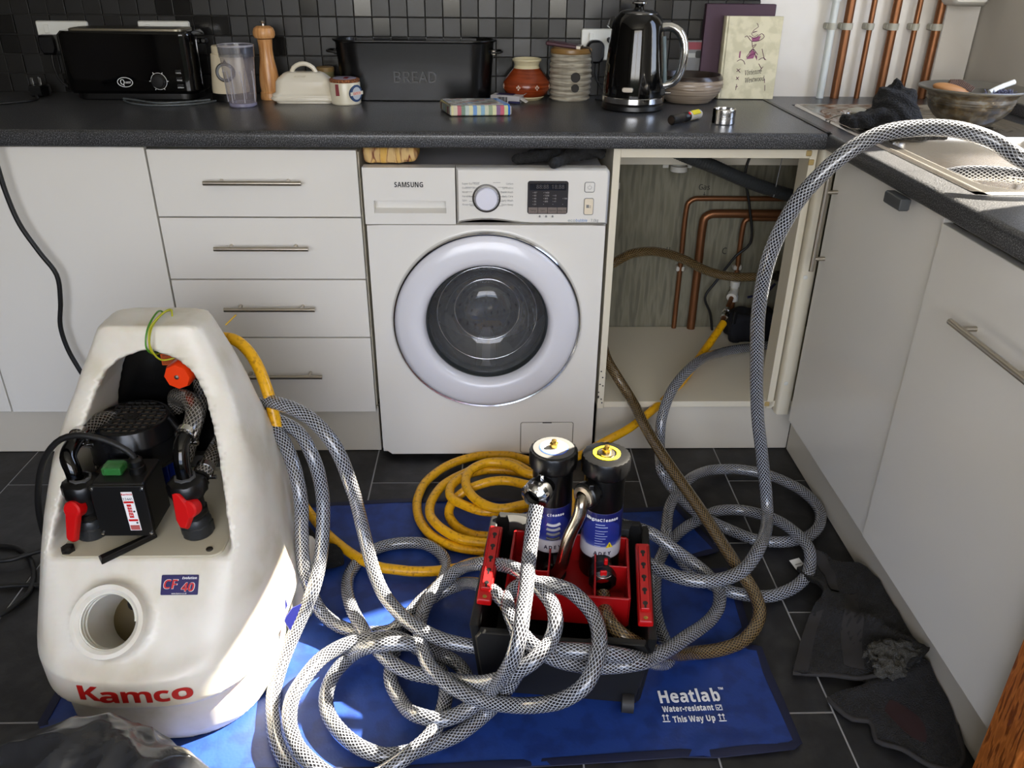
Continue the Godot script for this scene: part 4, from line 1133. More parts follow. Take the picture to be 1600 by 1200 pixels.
func counter_right():
	var Y := 0.9105
	# kettle
	var t := thing("kettle", "tall glossy black kettle with chrome handle, lid knob and base band", "kettle", Vector3(0.398, Y, 0.245))
	put("power_base", lathe_mesh([Vector2(0, 0), Vector2(0.08, 0), Vector2(0.084, 0.004), Vector2(0.083, 0.014), Vector2(0.078, 0.019), Vector2(0, 0.019)], 56), M.black, t)
	put("base_band", lathe_mesh([Vector2(0.078, 0.019), Vector2(0.0835, 0.021), Vector2(0.0838, 0.034), Vector2(0.081, 0.036)], 56), M.chrome, t)
	put("body", lathe_mesh([Vector2(0.0815, 0.036), Vector2(0.082, 0.06), Vector2(0.0785, 0.11), Vector2(0.0735, 0.16), Vector2(0.0685, 0.2), Vector2(0.0655, 0.216), Vector2(0.060, 0.228), Vector2(0.051, 0.237)], 64), mat(Color(0.028, 0.027, 0.027), 0.07, 0.0), t)
	var lid := put("lid", lathe_mesh([Vector2(0.051, 0.2365), Vector2(0.0505, 0.2395), Vector2(0.046, 0.243), Vector2(0.03, 0.247), Vector2(0, 0.248)], 48), mat(Color(0.4, 0.4, 0.4), 0.16, 0.9), t)
	put("knob", lathe_mesh([Vector2(0.014, 0.247), Vector2(0.011, 0.253), Vector2(0.012, 0.259), Vector2(0.0185, 0.261), Vector2(0.019, 0.2635), Vector2(0.016, 0.2655), Vector2(0, 0.266)], 32), M.black_gloss, lid)
	put("knob_rim", lathe_mesh([Vector2(0.0188, 0.2605), Vector2(0.0197, 0.2625), Vector2(0.0188, 0.2645), Vector2(0.015, 0.2662)], 32), M.chrome, lid)
	put("handle", tube_mesh(smooth(PackedVector3Array([Vector3(0.058, 0.206, 0.02), Vector3(0.082, 0.208, 0.028), Vector3(0.104, 0.196, 0.036), Vector3(0.117, 0.168, 0.04), Vector3(0.119, 0.13, 0.041), Vector3(0.113, 0.094, 0.038), Vector3(0.098, 0.072, 0.033), Vector3(0.074, 0.064, 0.026)])), 0.0112, 18), M.chrome, t)
	put("water_window", tube_mesh(PackedVector3Array([Vector3(0.0755, 0.07, 0.028), Vector3(0.071, 0.12, 0.026), Vector3(0.0645, 0.185, 0.024)]), 0.0085, 14), mat(Color(0.32, 0.38, 0.4), 0.12), t)
	put("badge", prism_mesh(rounded(0.03, 0.013, 0.005), 0.004, 0.001, face(Vector3(-0.028, 0.058, 0.0775), Vector3(-0.35, 0.06, 1))), M.steel, t)
	put("switch", box_mesh(Vector3(0.024, 0.006, 0.014), 0.002), M.chrome, t, Vector3(0.083, 0.046, 0.034))
	put("switch_housing", box_mesh(Vector3(0.016, 0.02, 0.02), 0.004), M.black, t, Vector3(0.071, 0.05, 0.038))
	put("spout", prism_mesh([Vector2(-0.03, 0), Vector2(0.03, 0), Vector2(0.0, 0.03)], 0.02, 0.004, face(Vector3(-0.068, 0.2, -0.02), Vector3(-1, 0.3, 0))), M.black_gloss, t)
	# striped bowl
	t = thing("bowl", "wide beige striped pottery bowl with brown rim behind the kettle", "bowl", Vector3(0.578, Y, 0.115))
	var bm := mat(Color(0.66, 0.61, 0.55), 0.2)
	tri_tex(bm, noise_tex(0.02, 256, [[0.25, Color(0.62, 0.58, 0.55)], [0.5, Color(1, 0.99, 0.97)], [0.75, Color(0.82, 0.79, 0.76)]], FastNoiseLite.TYPE_SIMPLEX, 3, 60), Vector3(0.4, 26, 0.4))
	var pp := [Vector2(0, 0), Vector2(0.052, 0)]
	for k in 19:
		var y := 0.002 + 0.062 * k / 18.0
		pp.append(Vector2(0.06 + 0.036 * sin(clampf(y / 0.05, 0, 1.24) * PI / 2) + 0.0006 * sin(y * 900.0), y))
	put("body", lathe_mesh(pp, 56), bm, t)
	put("rim", lathe_mesh([Vector2(0.0935, 0.063), Vector2(0.0925, 0.069), Vector2(0.0885, 0.075), Vector2(0.085, 0.075), Vector2(0.081, 0.068), Vector2(0.07, 0.02), Vector2(0, 0.012)], 56), mat(Color(0.17, 0.13, 0.11), 0.25), t)
	# books leaning against the wall
	t = thing("book", "tall plum coloured hardback standing behind the cream book", "book", Vector3(0.724, Y, 0.022))
	put("cover", box_mesh(Vector3(0.2, 0.252, 0.026), 0.002), mat(Color(0.23, 0.115, 0.19), 0.55), t, Vector3(0, 0.127, 0)).rotation.x = 0.0
	put("pages", box_mesh(Vector3(0.194, 0.244, 0.02), 0.001), M.plastic_white, t, Vector3(0.005, 0.127, 0))
	t = thing("book", "cream hardback with a purple ink sketch and handwritten title on its cover", "book", Vector3(0.759, Y, 0.056))
	t.rotation.x = -0.035
	var cc := mat(Color(0.83, 0.80, 0.68), 0.4)
	tri_tex(cc, noise_tex(0.012, 256, [[0.3, Color(0.92, 0.92, 0.9)], [0.6, Color(1, 1, 1)]], FastNoiseLite.TYPE_SIMPLEX, 4, 62), Vector3(5, 5, 5))
	put("cover", box_mesh(Vector3(0.158, 0.222, 0.003), 0.001), cc, t, Vector3(0.002, 0.112, 0.014))
	put("cover", box_mesh(Vector3(0.158, 0.222, 0.003), 0.001), cc, t, Vector3(0.002, 0.112, -0.014))
	put("spine", prism_mesh([Vector2(-0.004, -0.0155), Vector2(0.004, -0.0155), Vector2(0.004, 0.0155), Vector2(-0.004, 0.0155), Vector2(-0.007, 0.008), Vector2(-0.007, -0.008)], 0.222, 0.001, Transform3D(Basis(Vector3(1, 0, 0), Vector3(0, 0, -1), Vector3(0, 1, 0)), Vector3(-0.077, 0.112, 0))), cc, t)
	put("pages", box_mesh(Vector3(0.15, 0.214, 0.025), 0.001), M.plastic_white, t, Vector3(0.003, 0.112, 0))
	var pu := mat(Color(0.33, 0.1, 0.26), 0.6)
	var pk := mat(Color(0.55, 0.28, 0.42), 0.6)
	var sk := put("sketch", stroke([4, 205, 10, 196, 2, 190, -6, 182, 8, 184, -8, 178, 2, 170, 12, 176]), pu, t, Vector3(0.002, 0.0, 0.0157))
	for q in [[-14, 172, 4, 166, 22, 178, 30, 170, 18, 160, -4, 158, -12, 164, -20, 172, -26, 168], [-4, 158, 2, 140, 10, 150, 0, 145], [-8, 128, 2, 138, -14, 115, 8, 124, 16, 112, 2, 138, 18, 122], [-40, 104, -30, 109, -20, 104, -16, 96], [28, 138, 34, 122, 40, 108], [24, 98, 34, 84], [38, 90, 28, 78], [-38, 76, -28, 84], [-38, 84, -27, 74], [-37, 62, -29, 54], [-37, 54, -29, 62], [-33, 42, -34, 26], [-36, 34, -29, 36], [46, 58, 48, 46], [50, 40, 52, 24], [22, 108, 34, 114, 44, 108]]:
		put("pen_line", stroke(q, 0.0009), pu, sk)
	for q in [[[-6, 166], [20, 172], [16, 158], [-2, 156]], [[-14, 110], [0, 134], [12, 128], [6, 112]], [[10, 118], [16, 120], [18, 106]], [[-36, 130], [-32, 132], [-32, 112], [-36, 114]]]:
		var pg := []
		for w in q: pg.append(Vector2(w[0], w[1]) / 1000.0)
		put("ink_patch", prism_mesh(pg, 0.0006, 0), pk, sk)
	var w1 := text("lettering", "Vivienne", 0.0125, 0.0006, M.ink, t, Transform3D(Basis(Vector3(0, 0, 1), 0.12), Vector3(0.013, 0.075, 0.0158)), "Droid Serif", false, 0.05)
	w1.transform = w1.transform * Transform3D(Basis(Vector3(1, 0, 0), Vector3(0.25, 1, 0), Vector3(0, 0, 1)), Vector3.ZERO)
	w1 = text("lettering", "Westwood.", 0.0125, 0.0006, M.ink, t, Transform3D(Basis(Vector3(0, 0, 1), 0.12), Vector3(0.021, 0.055, 0.0158)), "Droid Serif", false, 0.06)
	w1.transform = w1.transform * Transform3D(Basis(Vector3(1, 0, 0), Vector3(0.25, 1, 0), Vector3(0, 0, 1)), Vector3.ZERO)
	# postcard behind kettle
	t = thing("postcard", "small photo card with red top leaning on the tiles behind the bowl", "card", Vector3(0.600, Y, 0.022))
	put("card", box_mesh(Vector3(0.06, 0.155, 0.0015), 0.0004), mat(Color(0.42, 0.42, 0.42), 0.4), t, Vector3(0, 0.078, 0))
	put("red_band", box_mesh(Vector3(0.06, 0.02, 0.0006), 0), mat(Color(0.5, 0.14, 0.2), 0.4), t, Vector3(0, 0.141, 0.0011))
	put("pale_band", box_mesh(Vector3(0.06, 0.012, 0.0006), 0), mat(Color(0.62, 0.62, 0.6), 0.4), t, Vector3(0, 0.115, 0.0011))
	put("dark_patch", prism_mesh(rounded(0.018, 0.02, 0.005), 0.0006, 0), M.black, t, Vector3(0.018, 0.118, 0.0016))
	# torch
	var a := Vector3(0.456, Y + 0.0125, 0.50)
	var b := Vector3(0.545, Y + 0.0125, 0.405)
	t = thing("torch", "pocket torch with yellow lamp panel lying near the worktop edge", "torch", a)
	var X := aim(Vector3.ZERO, b - a)
	var L := a.distance_to(b)
	put("body", lathe_mesh([Vector2(0, -0.002), Vector2(0.0105, -0.002), Vector2(0.012, 0.0), Vector2(0.012, L * 0.32), Vector2(0.0105, L * 0.34), Vector2(0.0105, L * 0.46), Vector2(0.012, L * 0.48), Vector2(0.012, L * 0.58), Vector2(0, L * 0.58)], 28, X), mat(Color(0.06, 0.06, 0.06), 0.4), t)
	put("end_cap", lathe_mesh([Vector2(0.0085, -0.0015), Vector2(0.0085, -0.0035), Vector2(0, -0.0036)], 24, X), mat(Color(0.16, 0.12, 0.09), 0.5), t)
	put("lamp_tube", lathe_mesh([Vector2(0.012, L * 0.58), Vector2(0.012, L * 0.96), Vector2(0.0105, L), Vector2(0, L)], 28, X), mat(Color(0.75, 0.73, 0.68), 0.2), t)
	var up := X.basis.y.cross(Vector3.UP).normalized()
	var pn := (Vector3.UP * 0.75 + up * 0.66).normalized()
	put("lamp_panel", box_mesh(Vector3(L * 0.28, 0.013, 0.002), 0.0005), mat(Color(0.86, 0.8, 0.12), 0.3), t, Vector3.ZERO).transform = Transform3D(Basis(X.basis.y, pn.cross(X.basis.y), pn), X * Vector3(0, L * 0.78, 0) + pn * 0.0115)
	put("button", lathe_mesh([Vector2(0.004, 0), Vector2(0.004, 0.0015), Vector2(0, 0.002)], 16, aim(X * Vector3(0, L * 0.53, 0) + pn * 0.0115, pn)), M.red, t)
	# chrome clamp ring with an open side
	t = thing("pipe_clip", "shiny open steel ring standing on the worktop right of the torch", "ring", Vector3(0.592, Y, 0.47))
	var rows := []
	for q in [[0.0265, 0.0], [0.028, 0.002], [0.028, 0.016], [0.027, 0.018], [0.028, 0.020], [0.028, 0.034], [0.0265, 0.036], [0.022, 0.036], [0.0215, 0.0], [0.0265, 0.0]]:
		var row := PackedVector3Array()
		for k in 41:
			var an := -2.2 + 5.1 * k / 40.0
			row.append(Vector3(cos(an) * q[0], q[1], -sin(an) * q[0]))
		rows.append(row)
	var mb := MB.new()
	mb.grid(rows)
	put("band", mb.done(), mat(Color(0.8, 0.8, 0.8), 0.18, 1.0), t)
	put("lug", box_mesh(Vector3(0.012, 0.034, 0.01), 0.002), M.steel, t, Vector3(-0.018, 0.018, 0.016))
	# crumbs would be stuff; the pale pipe and the copper pipes run down the wall
	var pipes := [[0.994, 0.0105, 0], [1.038, 0.0125, 1], [1.105, 0.0078, 1], [1.172, 0.0125, 1], [1.237, 0.0078, 1], [1.300, 0.0125, 1]]
	for i in 6:
		var q = pipes[i]
		var lb: String = ["white plastic pipe down the wall, leftmost of six pipes", "thick copper pipe next to the white plastic pipe", "thin copper pipe second of the copper ones from the white pipe", "thick copper pipe in the middle of five copper pipes", "thin copper pipe rising behind the black towel on the sink", "thick copper pipe nearest the boxed corner and the pottery bowl"][i]
		t = thing("pipe", lb, "pipe", Vector3(q[0], Y, 0.03), 0, "pipes down the white wall")
		put("tube", tube_mesh(PackedVector3Array([Vector3(0, -0.0, 0), Vector3(0, 0.8, 0)]), q[1], 20), M.copper if q[2] else mat(Color(0.78, 0.8, 0.79), 0.35), t)
		var c := put("clip", lathe_mesh([Vector2(q[1], -0.009), Vector2(q[1] + 0.003, -0.009), Vector2(q[1] + 0.003, 0.009), Vector2(q[1], 0.009)], 24, Transform3D(Basis.IDENTITY, Vector3(0, 0.197, 0))), mat(Color(0.66, 0.65, 0.6), 0.5), t)
		put("clip_base", box_mesh(Vector3(q[1] * 2 + 0.012, 0.017, 0.03 - q[1] * 0.4), 0.003), mat(Color(0.66, 0.65, 0.6), 0.5), c, Vector3(0, 0.197, -0.013))
		if i == 0: put("collar", lathe_mesh([Vector2(0.0105, 0.262), Vector2(0.0135, 0.262), Vector2(0.0135, 0.3), Vector2(0.0105, 0.3)], 24), mat(Color(0.78, 0.8, 0.79), 0.35), t)
	t = thing("trunking_cover", "rounded white cover on the wall above the pottery bowl", "cover", Vector3(1.345, 1.165, 0.06))
	put("cover", prism_mesh(rounded(0.11, 0.2, 0.02), 0.09, 0.012, Transform3D(Basis.IDENTITY, Vector3(0, 0.1, 0))), M.white_matt, t)

func sink_area():
	var S := Vector3(1.108, 0.911, 0.66)
	var t := thing("sink", "stainless steel sink with drainer set in the right worktop", "sink", S)
	var x0 := -0.242
	var x1 := 0.242
	var z0 := -0.495
	var z1 := 0.505
	var hf := func(x: float, z: float) -> float:
		var h := 0.003
		var e := minf(minf(x - x0, x1 - x), minf(z - z0, z1 - z))
		h -= 0.003 * smoothstep(0.006, 0.0, e)
		h -= 0.005 * smoothstep(0.012, 0.028, e)
		# bowl
		var q := Vector2(maxf(absf(x - 0.015) - 0.13, 0), maxf(absf(z - 0.215) - 0.175, 0))
		var d := q.length() - 0.06
		h -= 0.155 * smoothstep(0.014, -0.018, d)
		# drainer: shallow tray with ribs
		q = Vector2(maxf(absf(x) - 0.125, 0), maxf(absf(z + 0.27) - 0.10, 0))
		d = q.length() - 0.07
		h -= 0.006 * smoothstep(0.006, -0.008, d)
		if d < -0.02 and absf(fmod(z + 2.0, 0.034) - 0.017) < 0.006: h += 0.004
		return h
	var rows := []
	var nx := 88
	var nz := 180
	for j in nz + 1:
		var row := PackedVector3Array()
		for i in nx + 1:
			var x := lerpf(x0, x1, float(i) / nx)
			var z := lerpf(z1, z0, float(j) / nz)
			# corners rounded in plan
			var cx := clampf(x, x0 + 0.03, x1 - 0.03)
			var cz := clampf(z, z0 + 0.03, z1 - 0.03)
			var o := Vector2(x - cx, z - cz)
			if absf(o.x) > 0 and absf(o.y) > 0:
				var m := maxf(absf(o.x), absf(o.y))
				o = o.normalized() * m
			row.append(Vector3(cx + o.x, hf.call(cx + o.x, cz + o.y), cz + o.y))
		rows.append(row)
	var mb := MB.new()
	mb.grid(rows)
	var ss := mat(Color(0.74, 0.72, 0.69), 0.24, 1.0)
	put("basin", mb.done(), ss, t)
	put("waste", lathe_mesh([Vector2(0.04, 0), Vector2(0.036, 0.004), Vector2(0.028, 0.002), Vector2(0.026, -0.004), Vector2(0, -0.004)], 32, Transform3D(Basis.IDENTITY, Vector3(0.015, -0.156, 0.215))), M.chrome, t)
	# pottery bowl with washing-up things
	t = thing("pottery_bowl", "rustic brown glazed bowl with flared grey rim on the drainer", "bowl", Vector3(1.215, 0.912, 0.452))
	var gl := mat(Color.WHITE, 0.42)
	tri_tex(gl, noise_tex(0.014, 512, [[0.25, Color(0.14, 0.12, 0.09)], [0.45, Color(0.25, 0.2, 0.12)], [0.58, Color(0.37, 0.31, 0.2)], [0.7, Color(0.42, 0.41, 0.38)]], FastNoiseLite.TYPE_SIMPLEX, 5, 66), Vector3(3, 5, 3))
	put("body", lathe_mesh([Vector2(0, 0), Vector2(0.058, 0), Vector2(0.062, 0.003), Vector2(0.08, 0.018), Vector2(0.0945, 0.036), Vector2(0.0985, 0.046), Vector2(0.0985, 0.05), Vector2(0.1005, 0.052), Vector2(0.1005, 0.056), Vector2(0.102, 0.058), Vector2(0.101, 0.066), Vector2(0.106, 0.074), Vector2(0.118, 0.080)], 64), gl, t)
	put("rim", lathe_mesh([Vector2(0.118, 0.080), Vector2(0.1275, 0.0825), Vector2(0.1285, 0.0855), Vector2(0.126, 0.088), Vector2(0.112, 0.083), Vector2(0.099, 0.074), Vector2(0.09, 0.04), Vector2(0.05, 0.012), Vector2(0, 0.01)], 64), mat(Color(0.36, 0.34, 0.3), 0.35), t)
	t = thing("scrubbing_brush", "wooden scrubbing brush with brown bristles resting in the pottery bowl", "brush", Vector3(1.165, 0.990, 0.440), -0.35)
	var wd := MB.new()
	wd.ball(Vector3.ZERO, Vector3(0.045, 0.014, 0.022), 20, 12)
	var bw := put("block", wd.done(), mat(Color(0.66, 0.46, 0.27), 0.5), t)
	bw.rotation.z = -0.2
	var br := MB.new()
	for k in 60:
		var u := (k % 15) / 14.0 * 0.056 - 0.012
		var w := (k / 15) * 0.007 - 0.0105
		br.tube(PackedVector3Array([Vector3(u, 0.008, w - 0.004), Vector3(u + 0.006, 0.026 - absf(u - 0.01) * 0.25, w - 0.016)]), 0.0016, 5)
	put("bristles", br.done(), mat(Color(0.36, 0.27, 0.22), 0.8), bw).set_meta("kind", "stuff")
	t = thing("dish_brush", "white handled dish brush with blue grey bristles in the pottery bowl", "brush", Vector3(1.266, 0.992, 0.478))
	put("handle", tube_mesh(smooth(PackedVector3Array([Vector3(-0.028, -0.002, 0.006), Vector3(0.0, 0.010, 0.0), Vector3(0.034, 0.022, -0.004)])), 0.0062, 12), M.plastic_white, t)
	br = MB.new()
	var rg := RandomNumberGenerator.new()
	rg.seed = 5
	for k in 90:
		var d := Vector3(rg.randf_range(-1, 1), rg.randf_range(0.0, 1), rg.randf_range(-1, 1)).normalized()
		var c := Vector3(rg.randf_range(-0.03, 0.03), -0.006, rg.randf_range(-0.008, 0.012))
		br.tube(PackedVector3Array([c, c + d * 0.013]), 0.0011, 4)
	put("bristles", br.done(), mat(Color(0.38, 0.38, 0.47), 0.6), t).set_meta("kind", "stuff")
	# black towel thrown down in a heap
	mb = MB.new()
	var nz1 := FastNoiseLite.new()
	nz1.seed = 71
	nz1.frequency = 9.0
	var peak := Vector3(1.012, 1.012, 0.47)
	mb.nets(Vector3(0.86, 0.900, 0.38), Vector3(1.14, 1.035, 0.74), 0.006, func(p):
		var q: Vector3 = p - Vector3(0.998, 0.905, 0.53)
		var y := clampf(q.y / 0.105, 0, 1.2)
		var ax := 0.075 * (1.0 - 0.62 * y)
		var az := 0.105 * (1.0 - 0.66 * y)
		var c := Vector2(0.015 * y, -0.06 * y)
		var e := Vector2((q.x - c.x) / maxf(ax, 0.012), (q.z - c.y) / maxf(az, 0.012)).length()
		var d := (e - 1.0) * minf(ax, az)
		d = maxf(d, q.y - 0.088)
		# the upright corner
		var s: Vector3 = p - peak
		var h := clampf((0.006 - s.y) / 0.06, 0, 1)
		var d2 := Vector2(absf(s.x) - 0.004 - 0.024 * h, absf(s.z) - 0.004 - 0.02 * h).length() if false else maxf(absf(s.x + 0.004) - 0.004 - 0.024 * h, maxf(absf(s.z) - 0.006 - 0.016 * h, absf(s.y + 0.03) - 0.036))
		# flap running out to the left
		var f: Vector3 = p - Vector3(0.915, 0.918, 0.515)
		var d3 := Vector3(maxf(absf(f.x - 0.03) - 0.055, 0), maxf(absf(f.y - 0.002 - 0.32 * maxf(f.x + 0.02, 0)) - 0.008, 0), maxf(absf(f.z) - 0.03, 0)).length() - 0.008
		# hem hanging to the front
		var g: Vector3 = p - Vector3(0.995, 0.916, 0.645)
		var d4 := Vector3(maxf(absf(g.x) - 0.045, 0), maxf(absf(g.y) - 0.006, 0), maxf(absf(g.z) - 0.045, 0)).length() - 0.012
		d = minf(minf(d, d2), minf(d3, d4))
		d += 0.013 * nz1.get_noise_3d(p.x * 1.6, p.y * 1.2, p.z) + 0.0022 * sin(p.x * 130.0 + p.y * 160.0 + 5.0 * nz1.get_noise_3d(p.z, p.x, p.y))
		return maxf(d, 0.9135 - p.y))
	var tw := mat(Color(0.030, 0.028, 0.03), 0.95, 0.0, {"rim_enabled": true, "rim": 0.3, "rim_tint": 0.6})
	tri_tex(tw, noise_tex(0.02, 256, [[0.35, Color(0.75, 0.75, 0.8)], [0.65, Color(1.6, 1.4, 1.35)]], FastNoiseLite.TYPE_SIMPLEX, 4, 72), Vector3(4, 4, 4), noise_tex(0.16, 256, [], FastNoiseLite.TYPE_SIMPLEX, 3, 73), 0.4)
	t = thing("towel", "black towel crumpled into a heap on the sink drainer", "towel", Vector3.ZERO)
	put("folds", mb.done(), tw, t)
	put("loop", tube_mesh(smooth(PackedVector3Array([Vector3(0.94, 0.928, 0.585), Vector3(0.965, 0.936, 0.60), Vector3(1.0, 0.935, 0.605), Vector3(1.01, 0.922, 0.61), Vector3(0.985, 0.918, 0.618), Vector3(0.955, 0.92, 0.61)])), 0.004, 8), mat(Color(0.07, 0.07, 0.075), 0.8), t)
	t = thing("spoon", "steel spoon lying across the drainer edge", "spoon", Vector3(0.858, 0.917, 0.452))
	put("stem", tube_mesh(smooth(PackedVector3Array([Vector3(0, 0, 0), Vector3(0.04, 0.002, -0.045), Vector3(0.075, 0.001, -0.085)])), 0.0022, 8), M.chrome, t)
	mb = MB.new()
	mb.t = Transform3D(Basis(Vector3.UP, 0.85), Vector3(0.093, 0.003, -0.105))
	mb.ball(Vector3.ZERO, Vector3(0.024, 0.004, 0.016), 18, 8)
	put("bowl", mb.done(), M.chrome, t)
	t = thing("soap_dish_stone", "pale flat pebble shaped soap beside the spoon on the drainer", "soap", Vector3(0.985, 0.912, 0.33))
	mb = MB.new()
	mb.ball(Vector3(0, 0.008, 0), Vector3(0.03, 0.009, 0.022), 20, 10)
	put("soap", mb.done(), mat(Color(0.62, 0.6, 0.53), 0.5), t)

func copper(t: Node3D, p: Array, r: float):
	put("tube", tube_mesh(smooth(mm(p), 0.01), r, 16), M.copper, t)

func sink_cupboard():
	var wood := mat(Color(0.49, 0.475, 0.41), 0.7)
	tri_tex(wood, noise_tex(0.02, 512, [[0.2, Color(0.8, 0.8, 0.77)], [0.5, Color(1, 1, 0.98)], [0.8, Color(0.88, 0.88, 0.84)]], FastNoiseLite.TYPE_SIMPLEX, 4, 80), Vector3(2.6, 0.3, 2.6))
	var t := thing("sink_cupboard", "open white sink cupboard with no door showing copper pipes and hoses", "cabinet", Vector3(0.559, 0, 0.30))
	put("side_panel", box_mesh(Vector3(0.018, 0.724, 0.53), 0.001), M.carcass, t, Vector3(-0.241, 0.507, -0.005))
	put("stile", box_mesh(Vector3(0.018, 0.724, 0.07), 0.001), M.carcass, t, Vector3(0.241, 0.507, 0.225))
	put("top_rail", box_mesh(Vector3(0.464, 0.026, 0.05), 0.001), M.carcass, t, Vector3(0, 0.857, 0.235))
	put("rear_rail", box_mesh(Vector3(0.95, 0.09, 0.016), 0.001), M.carcass, t, Vector3(0.243, 0.765, -0.235))
	put("base_shelf", box_mesh(Vector3(1.0, 0.018, 0.53), 0.001), M.carcass, t, Vector3(0.268, 0.158, -0.005))
	put("back_board", box_mesh(Vector3(1.0, 0.70, 0.012), 0.001), wood, t, Vector3(0.268, 0.50, -0.282))
	for y in [0.770, 0.235]:
		var hg := put("hinge_plate", box_mesh(Vector3(0.006, 0.016, 0.05), 0.001), M.steel, t, Vector3(-0.229, y, 0.215))
		put("screw", lathe_mesh([Vector2(0.004, 0), Vector2(0.004, 0.002), Vector2(0, 0.003)], 12, aim(Vector3(-0.226, y, 0.23), Vector3.RIGHT)), M.ink, hg)
	for q in [[0.232, 0.857], [0.241, 0.835], [0.236, 0.159]]: put("fixing_block", box_mesh(Vector3(0.014, 0.014, 0.004), 0.002), mat(Color(0.72, 0.62, 0.4), 0.4), t, Vector3(q[0] - 0.004, q[1], 0.262))
	var rg := RandomNumberGenerator.new()
	rg.seed = 12
	for k in 9: put("screw_hole", lathe_mesh([Vector2(0.0022, 0), Vector2(0.0022, 0.0006), Vector2(0, 0.0007)], 8, aim(Vector3(-0.2425 + rg.randf_range(-0.006, 0.006), rg.randf_range(0.16, 0.3), 0.26), Vector3.BACK)), M.ink, t)
	var pen := mat(Color(0.06, 0.06, 0.06), 0.8)
	for q in [["Gas", 0.122, 0.64, 0.016], ["H", 0.028, 0.436, 0.016], ["C", 0.212, 0.432, 0.02]]:
		text("pen_mark", q[0], q[3], 0.0006, pen, t, Transform3D(Basis(Vector3(0, 0, 1), -0.03), Vector3(q[1], q[2], -0.2757)))
	put("pen_mark", stroke([0, 0, 0, -10, -3, -6, 0, -10, 3, -6]), pen, t, Vector3(0.124, 0.625, -0.2757))
	# pipes on the back board
	t = thing("copper_pipe", "thin copper gas pipe that turns right below the written word gas", "pipe", Vector3(0.628, 0.168, 0.042), 0, "copper pipes in the open cupboard")
	copper(t, [0, 0, 0, 0, 200, 0, 0, 410, 0, 4, 428, 0, 22, 440, 0, 40, 441, 0, 200, 441, 0, 420, 441, 0], 0.008)
	put("clip", box_mesh(Vector3(0.03, 0.02, 0.026), 0.005), mat(Color(0.75, 0.73, 0.68), 0.5), t, Vector3(0, 0.21, -0.006))
	t = thing("copper_pipe", "thick copper pipe that turns right beneath the gas pipe", "pipe", Vector3(0.685, 0.168, 0.046), 0, "copper pipes in the open cupboard")
	copper(t, [0, 0, 0, 0, 200, 0, 0, 362, 0, 4, 382, 0, 24, 393, 0, 44, 394, 0, 180, 394, 0, 360, 394, 0], 0.0135)
	t = thing("copper_pipe", "thin copper cold water pipe that ends at the white fitting and valve", "pipe", Vector3(0.815, 0.168, 0.046), 0, "copper pipes in the open cupboard")
	copper(t, [0, 0, 0, 0, 100, 0, 0, 200, 0, 0, 360, 0, 4, 372, 0, 18, 378, 0, 60, 378, 0, 230, 378, 0], 0.008)
	put("clip", box_mesh(Vector3(0.03, 0.02, 0.026), 0.005), mat(Color(0.75, 0.73, 0.68), 0.5), t, Vector3(0, 0.215, -0.006))
	var fit := mat(Color(0.82, 0.81, 0.77), 0.35)
	put("push_fitting", lathe_mesh([Vector2(0.008, -0.035), Vector2(0.0155, -0.035), Vector2(0.0155, -0.018), Vector2(0.0135, -0.014), Vector2(0.0135, 0.012), Vector2(0.016, 0.016), Vector2(0.016, 0.034), Vector2(0.008, 0.036)], 24, Transform3D(Basis.IDENTITY, Vector3(0, 0.135, 0))), fit, t)
	var dd := Vector3(-0.42, -0.30, 0.86).normalized()
	var f0 := Vector3(-0.002, 0.135, 0.006)
	put("push_fitting", lathe_mesh([Vector2(0.0135, 0.0), Vector2(0.0135, 0.014), Vector2(0.0165, 0.018), Vector2(0.0165, 0.036), Vector2(0.008, 0.038)], 24, aim(f0, dd)), fit, t)
	put("stub", tube_mesh(PackedVector3Array([f0 + dd * 0.03, f0 + dd * 0.19]), 0.0078, 14), M.copper, t)
	var vx := aim(f0 + dd * 0.10, dd)
	var vv := put("valve", lathe_mesh([Vector2(0.008, 0), Vector2(0.0135, 0.0), Vector2(0.0135, 0.012), Vector2(0.0095, 0.014), Vector2(0.0095, 0.026), Vector2(0.0135, 0.028), Vector2(0.0135, 0.040), Vector2(0.008, 0.042)], 6, vx), M.chrome, t)
	put("lever", box_mesh(Vector3(0.012, 0.045, 0.01), 0.003), M.black, vv, vx.origin + Vector3(0.022, -0.02, 0.02))
	# waste hose, brown hose, cable, cloth
	t = thing("waste_hose", "grey ribbed waste hose sloping across the top of the open cupboard", "hose", Vector3(0.50, 0.80, 0.31))
	var wp := smooth(mm([-60, 45, 20, 44, -4, -10, 123, -35, -30, 228, -81, -60, 336, -121, -90, 440, -150, -100]), 0.003)
	var wr := []
	for k in wp.size(): wr.append(0.0185 + (0.001 if k % 3 == 0 else 0.0))
	put("tube", tube_mesh(wp, wr, 16), mat(Color(0.2, 0.21, 0.215), 0.45), t)
	put("cable_tie", tube_mesh(mm([345, 35, -88, 340, -50, -85, 330, -135, -72]), 0.0012, 6), mat(Color(0.6, 0.6, 0.6), 0.4), t)
	t = thing("cable", "thin black cable hanging in front of the copper pipes in the cupboard", "cable", Vector3(0.79, 0.73, 0.085))
	put("lead", tube_mesh(smooth(mm([20, 60, -5, -1, -3, -5, -4, -40, 0, 22, -130, 0, 42, -252, 0, 4, -296, -5, -47, -383, -10, -78, -438, -8, -54, -495, -8, -40, -555, -8])), 0.0042, 10), M.rubber, t)
	t = thing("cloth", "navy cloth dropped on the cupboard floor behind the grey hose", "cloth", Vector3(0.865, 0.1675, 0.118))
	var mb := MB.new()
